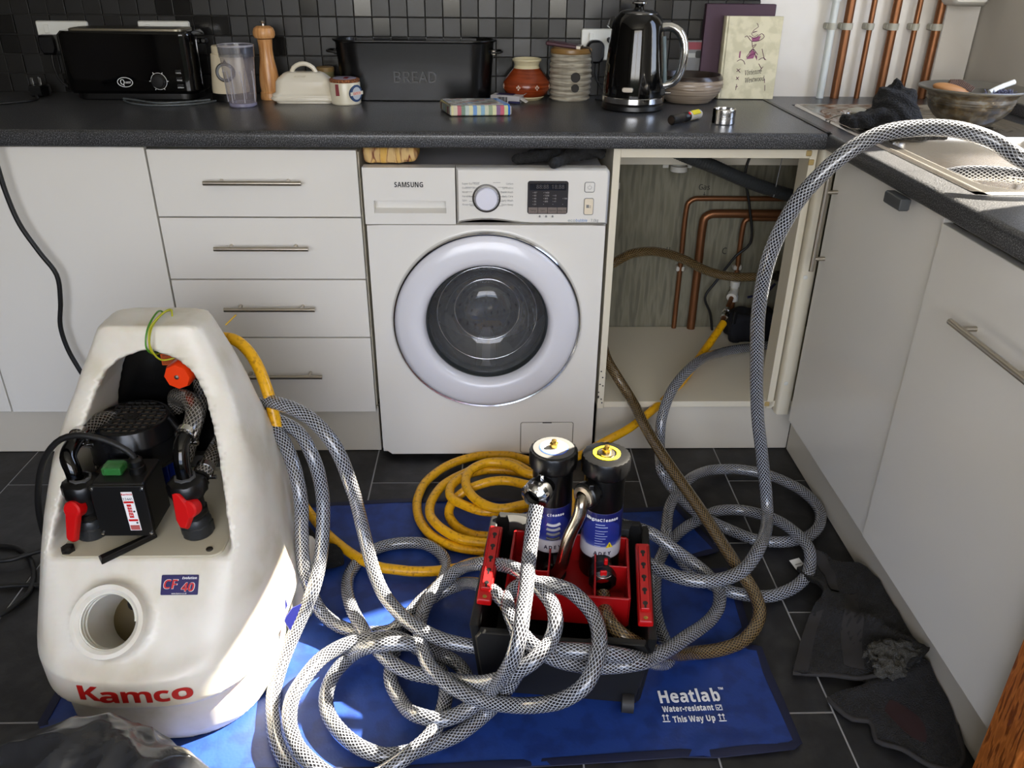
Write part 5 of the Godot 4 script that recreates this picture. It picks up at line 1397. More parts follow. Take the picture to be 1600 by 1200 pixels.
	mb.nets(Vector3(-0.10, -0.005, -0.11), Vector3(0.12, 0.13, 0.11), 0.008, func(p):
		var q := Vector3(maxf(absf(p.x) - 0.055, 0), maxf(absf(p.y - 0.04) - 0.026, 0), maxf(absf(p.z) - 0.026, 0)).length() - 0.026
		return maxf(q + 0.007 * sin(p.x * 70.0 + p.y * 40.0) * cos(p.z * 60.0), 0.001 - p.y))
	put("folds", mb.done(), mat(Color(0.035, 0.04, 0.07), 0.95), t)
	t = thing("isolating_lever", "blue handled lever on the right inside the cupboard", "lever", Vector3(0.82, 0.385, 0.28))
	put("lever", tube_mesh(smooth(mm([-42, -6, 20, -10, -2, 10, 20, 4, 0, 45, 26, -10])), 0.004, 8), mat(Color(0.06, 0.07, 0.2), 0.4), t)
	# drain hole bracket on the board
	t = thing("pipe_bracket", "empty cream pipe bracket screwed to the board in the cupboard", "bracket", Vector3(0.588, 0.705, 0.026))
	put("cup", lathe_mesh([Vector2(0.020, -0.008), Vector2(0.026, -0.008), Vector2(0.026, 0.008), Vector2(0.022, 0.008), Vector2(0.020, -0.008)], 32, Transform3D(Basis.IDENTITY, Vector3(0, 0, 0.026))), fit, t)
	for s in [-1, 1]: put("ear", box_mesh(Vector3(0.018, 0.016, 0.005), 0.001), fit, t, Vector3(s * 0.036, 0.004, 0.002))

func key(t: Array, x: float) -> float:   # [x, value] pairs, eased
	for i in t.size() - 1:
		if x < t[i + 1][0]:
			var u := clampf((x - t[i][0]) / (t[i + 1][0] - t[i][0]), 0, 1)
			return lerpf(t[i][1], t[i + 1][1], u)
	return t[t.size() - 1][1]

func smin(a: float, b: float, k: float) -> float:
	var h := clampf(0.5 + 0.5 * (b - a) / k, 0, 1)
	return lerpf(b, a, h) - k * h * (1 - h)

func hose_bit(t: Node3D, p: Array, r: float, m: Material, vl := 0.012):
	put("internal_hose", tube_mesh(smooth(mm(p), 0.006), r, 18, vl), m, t)

func jubilee(t: Node3D, at: Vector3, dir: Vector3, r: float):
	var c := put("hose_clip", lathe_mesh([Vector2(r, -0.006), Vector2(r + 0.0018, -0.006), Vector2(r + 0.0018, 0.006), Vector2(r, 0.006)], 28, aim(at, dir)), M.chrome, t)
	var X := aim(at, dir)
	put("clip_screw", tube_mesh(PackedVector3Array([X * Vector3(r + 0.004, 0, -0.002), X * Vector3(r + 0.004, 0, 0.017)]), 0.0042, 8), M.chrome, c)

func flushing_machine():
	var t := thing("flushing_machine", "white moulded heating flushing machine with arch handle, pump and red valve levers", "pump machine", Vector3(-0.605, 0.005, 1.30))
	var pe := mat(Color.WHITE, 0.38, 0.0, {"subsurf_scatter_enabled": true, "subsurf_scatter_strength": 0.12})
	tri_tex(pe, noise_tex(0.008, 512, [[0.2, Color(0.80, 0.77, 0.69)], [0.42, Color(0.85, 0.825, 0.77)], [0.7, Color(0.88, 0.86, 0.815)]], FastNoiseLite.TYPE_SIMPLEX_SMOOTH, 5, 90), Vector3(2, 2, 2))
	var W := [[0.0, 0.192], [0.02, 0.2], [0.10, 0.203], [0.122, 0.217], [0.2, 0.217], [0.3, 0.207], [0.38, 0.195], [0.46, 0.178], [0.54, 0.151], [0.60, 0.127], [0.645, 0.106], [0.69, 0.086]]
	var Fz := [[0.0, 0.238], [0.02, 0.246], [0.10, 0.252], [0.122, 0.274], [0.185, 0.276], [0.25, 0.234], [0.33, 0.172], [0.40, 0.105], [0.48, 0.03], [0.56, -0.03], [0.63, -0.062], [0.69, -0.08]]
	var Bz := [[0.0, 0.2], [0.3, 0.205], [0.5, 0.192], [0.69, 0.172]]
	var Wi := [[0.0, 0.17], [0.33, 0.158], [0.42, 0.140], [0.5, 0.120], [0.56, 0.099], [0.60, 0.078], [0.622, 0.05], [0.636, 0.01], [0.65, -0.05]]
	var cell := 0.007
	var tab := []
	for k in 112:
		var y := -0.012 + k * cell
		tab.append([key(W, y), key(Fz, y), key(Bz, y), key(Wi, y)])
	var nrm := Vector3(0, 0.65, 0.76)
	var hole := Vector3(-0.032, 0.258, 0.208)
	var body := MB.new()
	body.nets(Vector3(-0.244, -0.012, -0.228), Vector3(0.252, 0.702, 0.296), cell, func(p):
		var r: Array = tab[int((p.y + 0.012) / cell + 0.5)]
		var ax := absf(p.x)
		var zc := minf(-0.04, r[1] - 0.055)
		var front: bool = p.z > zc
		var zz: float = (p.z - zc) / (r[1] - zc) if front else (zc - p.z) / (r[2] + zc)
		var q: float = ax / r[0]
		var ex := lerpf(3.0, 5.0, smoothstep(0.25, 0.6, p.y))
		var e := pow(pow(q, ex) + pow(zz, ex), 1.0 / ex) if front else pow(pow(q, 5.0) + pow(zz, 5.0), 0.2)
		var h: float = (e - 1.0) * lerpf(r[0], minf(r[0], r[1] - zc), 0.5)
		var d := maxf(h, maxf(p.y - 0.68, 0.0 - p.y) )
		# rounded handle top
		if p.y > 0.615: d = maxf(d, Vector2(maxf(ax - 0.062, 0), maxf(p.y - 0.62, 0)).length() - 0.06)
		# opening over the deck and recessed sloping face
		var plane: float = (p.y - 0.331) * 0.63 + (p.z - 0.135) * 0.77
		var top: float = maxf(p.y - 0.331, plane)
		var side: float = ax - r[3]
		side = maxf(side, 0.190 + 1.3 * p.x * p.x - p.y)
		d = -smin(-d, -smin(top, -side, 0.016), 0.014)
		# filler hole
		var w: Vector3 = p - hole
		var al := w.dot(nrm)
		var rr := (w - nrm * al).length()
		d = smin(d, maxf(rr - 0.062, absf(al) - 0.012), 0.015)
		d = maxf(d, -maxf(rr - 0.0475, absf(al + 0.08) - 0.11))
		# rear foot
		var f := Vector3(maxf(ax - 0.205, 0), maxf(p.y - 0.11, 0), maxf(absf(p.z + 0.13) - 0.05, 0)).length() - 0.022
		if ax > 0.12: d = smin(d, maxf(f, -p.y), 0.02)
		return d)
	put("tank_body", body.done(), pe, t)
	# deck plate with its bolts
	var deck := mat(Color(0.74, 0.71, 0.62), 0.5)
	put("deck_plate", prism_mesh(rounded(0.285, 0.27, 0.022), 0.005, 0.0015, flat(0.3335)), deck, t, Vector3(0, 0, -0.002))
	for q in [[-0.128, 0.116, 0.012, 0.010], [0.118, 0.116, 0.006, 0.003]]:
		put("bolt", lathe_mesh([Vector2(q[2], 0), Vector2(q[2], q[3] * 0.7), Vector2(q[2] * 0.7, q[3]), Vector2(0, q[3])], 6 if q[2] > 0.008 else 16, Transform3D(Basis.IDENTITY, Vector3(q[0], 0.336, q[1]))), M.black if q[2] > 0.008 else mat(Color(0.25, 0.24, 0.22), 0.4, 0.5), t)
	# filler neck with screw thread
	var neck := []
	for q in [[0.0475, -0.07], [0.0475, 0.016], [0.0535, 0.021], [0.061, 0.021], [0.0625, 0.014], [0.0625, 0.006]]: neck.append(Vector2(q[0], q[1]))
	neck.reverse()
	var NX := aim(hole, nrm)
	put("filler_neck", lathe_mesh(neck, 56, NX), pe, t)
	for y in [-0.012, 0.0, 0.01]:
		var ring := PackedVector3Array()
		for k in 49: ring.append(NX * Vector3(cos(TAU * k / 48) * 0.047, y + 0.006 * k / 48, sin(TAU * k / 48) * 0.047))
		put("thread", tube_mesh(ring, 0.0022, 6, 0, false), pe, t)
	put("sludge", lathe_mesh([Vector2(0.05, 0), Vector2(0.03, 0.003), Vector2(0, 0.001)], 24, aim(hole - nrm * 0.115, nrm)), mat(Color(0.30, 0.25, 0.12), 0.5), t)
	put("float_valve", tube_mesh(PackedVector3Array([NX * Vector3(0.016, -0.05, -0.03), NX * Vector3(0.025, -0.10, -0.02)]), 0.015, 14), M.black, t)
	# lettering and sticker
	var x := -0.087
	var k0 := ["K", "a", "m", "c", "o"]
	var wd := [0.036, 0.032, 0.050, 0.026, 0.034]
	for i in 5:
		var cx: float = x + wd[i] / 2
		x += wd[i] + 0.0035
		var z := -0.04 + 0.315 * pow(1.0 - pow(absf(cx) / 0.223, 3.0), 1.0 / 3.0)
		var n2 := Vector3(signf(cx) * pow(absf(cx) / 0.223, 2.0) / 0.223, 0.0, pow((z + 0.04) / 0.315, 2.0) / 0.315).normalized()
		text("lettering", k0[i], 0.0325, 0.0012, mat(Color(0.70, 0.09, 0.07), 0.5), t, face(Vector3(cx, 0.158 if i == 0 else 0.1535, z + 0.0008), n2), "Droid Sans", true, wd[i])
	var sx := face(Vector3(0.075, 0.297, 0.1628) + Vector3(0, 0.63, 0.77) * 0.001, Vector3(0, 0.63, 0.77))
	var stk := put("sticker", prism_mesh(rounded(0.064, 0.034, 0.002), 0.0012, 0.0003, sx), mat(Color(0.10, 0.07, 0.33), 0.35), t)
	for q in [[1.0, M.white_ink, 0.0], [0.93, mat(Color(0.75, 0.12, 0.14), 0.5), 0.0004]]:
		text("lettering", "CF", 0.0165 * q[0], 0.0006, q[1], stk, sx * Transform3D(Basis(Vector3(1, 0, 0), Vector3(0.15, 1, 0), Vector3(0, 0, 1)), Vector3(-0.0155, 0.001, 0.001 + q[2])), "Droid Sans", true)
		text("lettering", "40", 0.0155 * q[0], 0.0006, q[1], stk, sx * Transform3D(Basis(Vector3(1, 0, 0), Vector3(0.15, 1, 0), Vector3(0, 0, 1)), Vector3(0.0145, -0.004, 0.001 + q[2])), "Droid Sans", true)
	text("lettering", "Evolution", 0.004, 0.0006, M.white_ink, stk, sx * Transform3D(Basis(Vector3(1, 0, 0), Vector3(0.15, 1, 0), Vector3(0, 0, 1)), Vector3(0.0165, 0.0115, 0.001)), "Droid Sans", true)
	text("lettering", "www.kamco.co.uk", 0.0022, 0.0006, M.white_ink, stk, sx * Transform3D(Basis.IDENTITY, Vector3(0, -0.0145, 0.001)))
	# black rear panel
	var panel := [Vector2(-0.165, 0.30), Vector2(0.165, 0.30), Vector2(0.158, 0.42), Vector2(0.085, 0.565), Vector2(0.06, 0.588), Vector2(-0.075, 0.588), Vector2(-0.10, 0.57), Vector2(-0.15, 0.47)]
	put("rear_panel", prism_mesh(panel, 0.008, 0.0015, Transform3D(Basis.IDENTITY, Vector3(0, 0, -0.182))), mat(Color(0.02, 0.02, 0.022), 0.25), t)
	put("base_bracket", box_mesh(Vector3(0.3, 0.03, 0.02), 0.003), mat(Color(0.2, 0.19, 0.17), 0.6), t, Vector3(0, 0.352, -0.155))
	var lx := face(Vector3(-0.006, 0.567, -0.1772), Vector3.BACK)
	var ol := put("warning_label", prism_mesh(rounded(0.042, 0.024, 0.001), 0.001, 0, lx), mat(Color(0.72, 0.30, 0.06), 0.5), t)
	text("lettering", "WATER INLET VALVE", 0.0026, 0.0004, M.ink, ol, lx * Transform3D(Basis.IDENTITY, Vector3(0, 0.0085, 0.0007)), "Droid Sans", true)
	text("lettering", "TO OPEN TURN SLOWLY\nANTI CLOCKWISE\nCLOSE AFTER FILLING\nDO NOT OVER TIGHTEN", 0.0018, 0.0004, M.ink, ol, lx * Transform3D(Basis.IDENTITY, Vector3(-0.002, -0.002, 0.0007)))
	# pump motor: blue finned barrel under a black fan cowl with a square grille
	var mc := Vector3(-0.060, 0.338, -0.075)
	var blue := mat(Color(0.04, 0.13, 0.42), 0.4)
	put("motor_barrel", lathe_mesh([Vector2(0.055, 0), Vector2(0.055, 0.09)], 40, Transform3D(Basis.IDENTITY, mc)), blue, t)
	for k in 26:
		var a := TAU * k / 26
		put("fin", box_mesh(Vector3(0.018, 0.085, 0.003), 0.0008), blue, t, mc + Vector3(cos(a) * 0.061, 0.045, sin(a) * 0.061)).rotation.y = -a
	put("motor_rod", tube_mesh(PackedVector3Array([mc + Vector3(0.052, 0.0, 0.046), mc + Vector3(0.05, 0.09, 0.045)]), 0.003, 8), M.steel, t)
	var cowl := put("fan_cowl", lathe_mesh([Vector2(0.077, 0.078), Vector2(0.080, 0.078), Vector2(0.0805, 0.084), Vector2(0.079, 0.086), Vector2(0.080, 0.125), Vector2(0.079, 0.13), Vector2(0.069, 0.158), Vector2(0.066, 0.160), Vector2(0.062, 0.160), Vector2(0.062, 0.154)], 56, Transform3D(Basis.IDENTITY, mc)), mat(Color(0.035, 0.04, 0.055), 0.25), t)
	var gr := MB.new()
	for k in 9:
		var u := -0.056 + 0.014 * k
		var l := sqrt(maxf(0.0625 * 0.0625 - u * u, 0.0001))
		gr.box(mc + Vector3(u, 0.1575, 0), Vector3(0.0036, 0.005, l * 2), 0.0008)
		gr.box(mc + Vector3(0, 0.1575, u), Vector3(l * 2, 0.005, 0.0036), 0.0008)
	gr.t = Transform3D(Basis.IDENTITY, mc)
	gr.lathe([Vector2(0.013, 0.155), Vector2(0.013, 0.161), Vector2(0.005, 0.161), Vector2(0.0045, 0.157), Vector2(0, 0.157)], 24)
	put("grille", gr.done(), mat(Color(0.09, 0.09, 0.092), 0.4), cowl)
	put("fan", lathe_mesh([Vector2(0.061, 0.151), Vector2(0.03, 0.153), Vector2(0, 0.153)], 14, Transform3D(Basis.IDENTITY, mc)), mat(Color(0.86, 0.78, 0.7), 0.6), cowl)
	for a in [0.9, 2.4, 4.0]: put("cowl_screw", lathe_mesh([Vector2(0.004, 0), Vector2(0.004, 0.002), Vector2(0, 0.003)], 12, aim(mc + Vector3(cos(a) * 0.0795, 0.082, sin(a) * 0.0795), Vector3(cos(a), 0, sin(a)))), M.steel, cowl)
	# control box with green switch, gland and cable
	var cb := put("control_box", box_mesh(Vector3(0.092, 0.108, 0.085), 0.006), mat(Color(0.035, 0.035, 0.037), 0.45), t, Vector3(-0.024, 0.412, 0.058))
	put("cover", box_mesh(Vector3(0.094, 0.106, 0.006), 0.002), mat(Color(0.03, 0.03, 0.032), 0.4), cb, Vector3(0, -0.002, 0.043))
	for q in [[-0.042, 0.045], [0.042, 0.045], [-0.042, -0.047], [0.042, -0.047]]:
		put("screw", lathe_mesh([Vector2(0.0035, 0), Vector2(0.003, 0.002), Vector2(0, 0.0025)], 12, aim(Vector3(q[0], q[1], 0.046), Vector3.BACK)), M.chrome, cb)
	put("switch_cover", box_mesh(Vector3(0.036, 0.018, 0.03), 0.004), mat(Color(0.25, 0.55, 0.28, 0.45), 0.15, 0.0, {"transparency": BaseMaterial3D.TRANSPARENCY_ALPHA}), cb, Vector3(-0.016, 0.062, 0.006))
	put("switch", box_mesh(Vector3(0.028, 0.012, 0.022), 0.002), mat(Color(0.07, 0.36, 0.13), 0.4), cb, Vector3(-0.016, 0.060, 0.006))
	put("gland", lathe_mesh([Vector2(0.014, 0.053), Vector2(0.014, 0.066), Vector2(0.0125, 0.067), Vector2(0.0125, 0.078), Vector2(0.009, 0.082), Vector2(0.006, 0.083)], 14, Transform3D(Basis.IDENTITY, Vector3(0.022, 0, 0.004))), M.black, cb)
	var lb := put("rating_label", box_mesh(Vector3(0.019, 0.081, 0.0008), 0.0002), M.white_ink, cb, Vector3(0.016, -0.001, 0.0464))
	lb.rotation.z = 0.02
	text("lettering", "Kamco", 0.0042, 0.0004, M.red, lb, Transform3D(Basis.IDENTITY, Vector3(0, 0.036, 0.0006)), "Droid Sans", true)
	text("lettering", "22441", 0.0046, 0.0004, M.ink, lb, Transform3D(Basis.IDENTITY, Vector3(0, 0.026, 0.0006)))
	put("red_block", box_mesh(Vector3(0.017, 0.004, 0.0004), 0), M.red, lb, Vector3(0, 0.0195, 0.0006))
	put("red_block", box_mesh(Vector3(0.0075, 0.028, 0.0004), 0), M.red, lb, Vector3(-0.001, 0.001, 0.0006))
	put("red_block", box_mesh(Vector3(0.016, 0.004, 0.0004), 0), M.red, lb, Vector3(0, -0.0185, 0.0006))
	put("red_block", box_mesh(Vector3(0.016, 0.010, 0.0004), 0), mat(Color(0.7, 0.35, 0.33), 0.5), lb, Vector3(0, -0.034, 0.0006))
	text("lettering", "16A\n13A\n10A\n8A", 0.0035, 0.0004, M.white_ink, lb, Transform3D(Basis.IDENTITY, Vector3(-0.001, 0.001, 0.001)))
	for y in [0.0, -0.024]: put("dot", lathe_mesh([Vector2(0.0018, 0), Vector2(0.0018, 0.0006), Vector2(0, 0.0007)], 12, aim(Vector3(0.0055, y, 0.0004), Vector3.BACK)), M.ink, lb)
	put("mains_cable", tube_mesh(smooth(mm([-2, 480, 62, -4, 498, 62, -20, 515, 62, -45, 528, 60, -84, 537, 58, -122, 528, 56, -162, 486, 54, -206, 380, 40, -236, 250, 0, -252, 110, -60, -270, 30, -110, -330, 2, -160, -440, 2, -180, -600, 2, -150]), 0.012), 0.0056, 10), M.rubber, t)
	# lever lying on the deck
	put("black_lever", prism_mesh([Vector2(-0.05, -0.009), Vector2(-0.047, 0.009), Vector2(0.05, 0.006), Vector2(0.05, -0.006)], 0.012, 0.003, Transform3D(Basis(Vector3.UP, 0.80) * Basis(Vector3.RIGHT, -PI / 2), Vector3(-0.022, 0.344, 0.118))), M.black, t)
	# the two valve columns
	var un := mat(Color(0.13, 0.14, 0.15), 0.4)
	for s in [-1, 1]:
		var v := Vector3(-0.106 if s < 0 else 0.084, 0.336, 0.066)
		var V := Transform3D(Basis(Vector3(0, 0, 1), 0.04 * s), v)
		var col := put("valve_body", lathe_mesh([Vector2(0.0, 0.0), Vector2(0.022, 0.0), Vector2(0.022, 0.115), Vector2(0.0, 0.116)], 28, V), mat(Color(0.045, 0.047, 0.05), 0.45), t)
		put("union", lathe_mesh([Vector2(0.026, 0.0), Vector2(0.0285, 0.003), Vector2(0.029, 0.022), Vector2(0.027, 0.024), Vector2(0.027, 0.032), Vector2(0.024, 0.038), Vector2(0.02, 0.04)], 40, V, 10, 0.002, 0.0), un, col)
		put("hex_collar", lathe_mesh([Vector2(0.0255, 0.044), Vector2(0.0265, 0.046), Vector2(0.0265, 0.053), Vector2(0.0225, 0.056)], 8, V), M.black, col)
		put("top_nut", lathe_mesh([Vector2(0.024, 0.086), Vector2(0.033, 0.088), Vector2(0.034, 0.092), Vector2(0.034, 0.108), Vector2(0.031, 0.114), Vector2(0.02, 0.119), Vector2(0.0, 0.119)], 32, V, 8, 0.0025, 0.087), M.black, col)
		put("spigot", lathe_mesh([Vector2(0.017, 0.118), Vector2(0.019, 0.118), Vector2(0.019, 0.122), Vector2(0.015, 0.123)], 8, V), mat(Color(0.3, 0.3, 0.3), 0.4), col)
		# red lever on the front
		var p := v + Vector3(0.002 if s < 0 else 0.010, 0.074, 0.022)
		var lv := put("red_lever", lathe_mesh([Vector2(0.016, 0), Vector2(0.0165, 0.002), Vector2(0.0165, 0.018), Vector2(0.014, 0.021), Vector2(0, 0.0215)], 32, aim(p, Vector3(-0.25, 0.25, 1))), M.red, col)
		var dir := Vector3(-0.32, -0.95, 0.1) if s < 0 else Vector3(-0.42, 0.55, 0.1)
		if s < 0:
			put("grip", prism_mesh([Vector2(-0.015, 0.008), Vector2(0.015, 0.008), Vector2(0.009, -0.05), Vector2(0.003, -0.054), Vector2(-0.008, -0.053), Vector2(-0.0115, -0.047)], 0.014, 0.004, face(p + Vector3(-0.004, -0.004, 0.016), Vector3(-0.3, 0.2, 1)) * Transform3D(Basis(Vector3(0, 0, 1), -0.12), Vector3.ZERO)), M.red, lv)
		else:
			put("grip", prism_mesh([Vector2(-0.026, 0.032), Vector2(-0.018, 0.036), Vector2(-0.008, 0.033), Vector2(0.008, 0.012), Vector2(0.012, -0.01), Vector2(0.002, -0.034), Vector2(-0.012, -0.034), Vector2(-0.020, -0.02)], 0.014, 0.004, face(p + Vector3(-0.008, 0.0, 0.014), Vector3(-0.3, 0.2, 1))), M.red, lv)
	# elbows and braided hoses between pump, valves and panel
	put("elbow", tube_mesh(smooth(mm([-110, 452, 66, -112, 470, 64, -120, 490, 54, -121, 499, 34, -120, 501, 10]), 0.004), 0.0138, 18), M.black_gloss, t)
	jubilee(t, Vector3(-0.12, 0.501, 0.0), Vector3(0.03, 0, -1), 0.0165)
	hose_bit(t, [-120, 501, 12, -119, 502, -20, -112, 497, -60, -100, 480, -95, -90, 440, -125], 0.0158, M.braid_dirty)
	put("elbow", tube_mesh(smooth(mm([80, 452, 66, 78, 475, 64, 77, 495, 58, 78, 514, 44, 82, 522, 28]), 0.004), 0.0138, 18), M.black_gloss, t)
	jubilee(t, Vector3(0.081, 0.522, 0.03), Vector3(0.1, 0.2, -1), 0.0165)
	hose_bit(t, [82, 520, 36, 86, 529, 12, 82, 538, -20, 64, 540, -55, 36, 532, -90, 12, 515, -120, 0, 480, -140], 0.0158, M.braid_dirty)
	hose_bit(t, [57, 575, -128, 58, 555, -136, 55, 520, -136, 44, 475, -132, 24, 420, -120, 10, 380, -110], 0.0145, M.braid_dirty)
	jubilee(t, Vector3(0.058, 0.560, -0.136), Vector3(0, 1, 0.1), 0.0152)
	hose_bit(t, [100, 445, 46, 103, 450, 20, 101, 448, -30, 98, 446, -90, 97, 446, -168], 0.0145, M.braid_dirty)
	jubilee(t, Vector3(0.101, 0.448, 0.028), Vector3(0, 0.1, -1), 0.0152)
	jubilee(t, Vector3(0.098, 0.446, -0.135), Vector3(0, 0, -1), 0.0152)
	put("panel_union", lathe_mesh([Vector2(0.012, 0), Vector2(0.022, 0), Vector2(0.022, 0.012), Vector2(0.0175, 0.016), Vector2(0.015, 0.016)], 10, aim(Vector3(0.097, 0.446, -0.178), Vector3.BACK)), M.black, t)
	put("tee_branch", tube_mesh(PackedVector3Array([Vector3(0.084, 0.425, 0.07), Vector3(0.098, 0.440, 0.045)]), 0.0175, 16), M.black, t)
	hose_bit(t, [-105, 420, 40, -90, 425, 0, -85, 430, -60], 0.0135, mat(Color(0.13, 0.09, 0.07), 0.5))
	# orange knob on the inlet valve
	var od := Vector3(-0.10, 0.02, 1).normalized()
	var og := mat(Color(0.90, 0.24, 0.05), 0.35)
	var kn := put("orange_knob", lathe_mesh([Vector2(0.023, 0.0), Vector2(0.021, 0.024), Vector2(0.0185, 0.044), Vector2(0.0245, 0.056), Vector2(0.0258, 0.108), Vector2(0.0235, 0.113), Vector2(0, 0.114)], 8, aim(Vector3(0.056, 0.584, -0.176), od)), og, t)
	put("knob_screw", lathe_mesh([Vector2(0.005, 0), Vector2(0.004, 0.002), Vector2(0, 0.003)], 14, aim(Vector3(0.056, 0.584, -0.176) + od * 0.113, od)), M.steel, kn)
	put("knob_collar", lathe_mesh([Vector2(0.024, 0), Vector2(0.024, 0.006), Vector2(0.018, 0.009)], 24, aim(Vector3(0.056, 0.584, -0.178), od)), M.black, kn)
	# earth wire twisted round the handle
	for q in [[[8, 625, -148, 6, 655, -165, 8, 684, -140, 10, 691, -110, 7, 676, -68, 4, 648, -58, 8, 628, -75, 22, 632, -120], 0], [[24, 682, -150, 22, 690, -118, 16, 680, -66, 12, 650, -54, 12, 630, -68, 18, 628, -110, 34, 694, -122, 16, 684, -62, 14, 652, -52, 24, 622, -62, 48, 622, -75, 60, 630, -82], 1]]:
		put("earth_wire", tube_mesh(smooth(mm(q[0]), 0.004), 0.0017, 6), mat(Color(0.28, 0.52, 0.12) if q[1] == 0 else Color(0.66, 0.66, 0.12), 0.4), t)
	put("wire_tail", tube_mesh(mm([118, 652, -150, 140, 672, -150]), 0.0017, 6), mat(Color(0.72, 0.58, 0.2), 0.4), t)
	# tape on the flank
	var tp := mat(Color(0.05, 0.07, 0.32), 0.4)
	put("blue_tape", prism_mesh([Vector2(0.0, 0.07), Vector2(0.004, -0.062), Vector2(-0.022, -0.075), Vector2(-0.016, -0.03)], 0.002, 0, face(Vector3(0.210, 0.205, 0.05), Vector3(1, 0.1, 0.35))), tp, t)
	put("blue_tape", prism_mesh([Vector2(0.03, 0.012), Vector2(0.008, 0.018), Vector2(-0.016, 0.006), Vector2(-0.008, -0.026), Vector2(0.012, -0.008)], 0.002, 0, face(Vector3(0.222, 0.118, 0.055), Vector3(0.8, 0.1, 0.6))), tp, t)

func wrap_text(parent: Node3D, s: String, size: float, r: float, c: Vector3, ang: float, y: float, m: Material, pitch: float, bold := true):
	for i in s.length():
		var a := ang + (i - (s.length() - 1) / 2.0) * pitch / r
		var n := Vector3(sin(a), 0, cos(a))
		text("lettering", s[i], size, 0.0006, m, parent, face(c + n * (r + 0.0005) + Vector3(0, y, 0), n), "Droid Sans", bold)

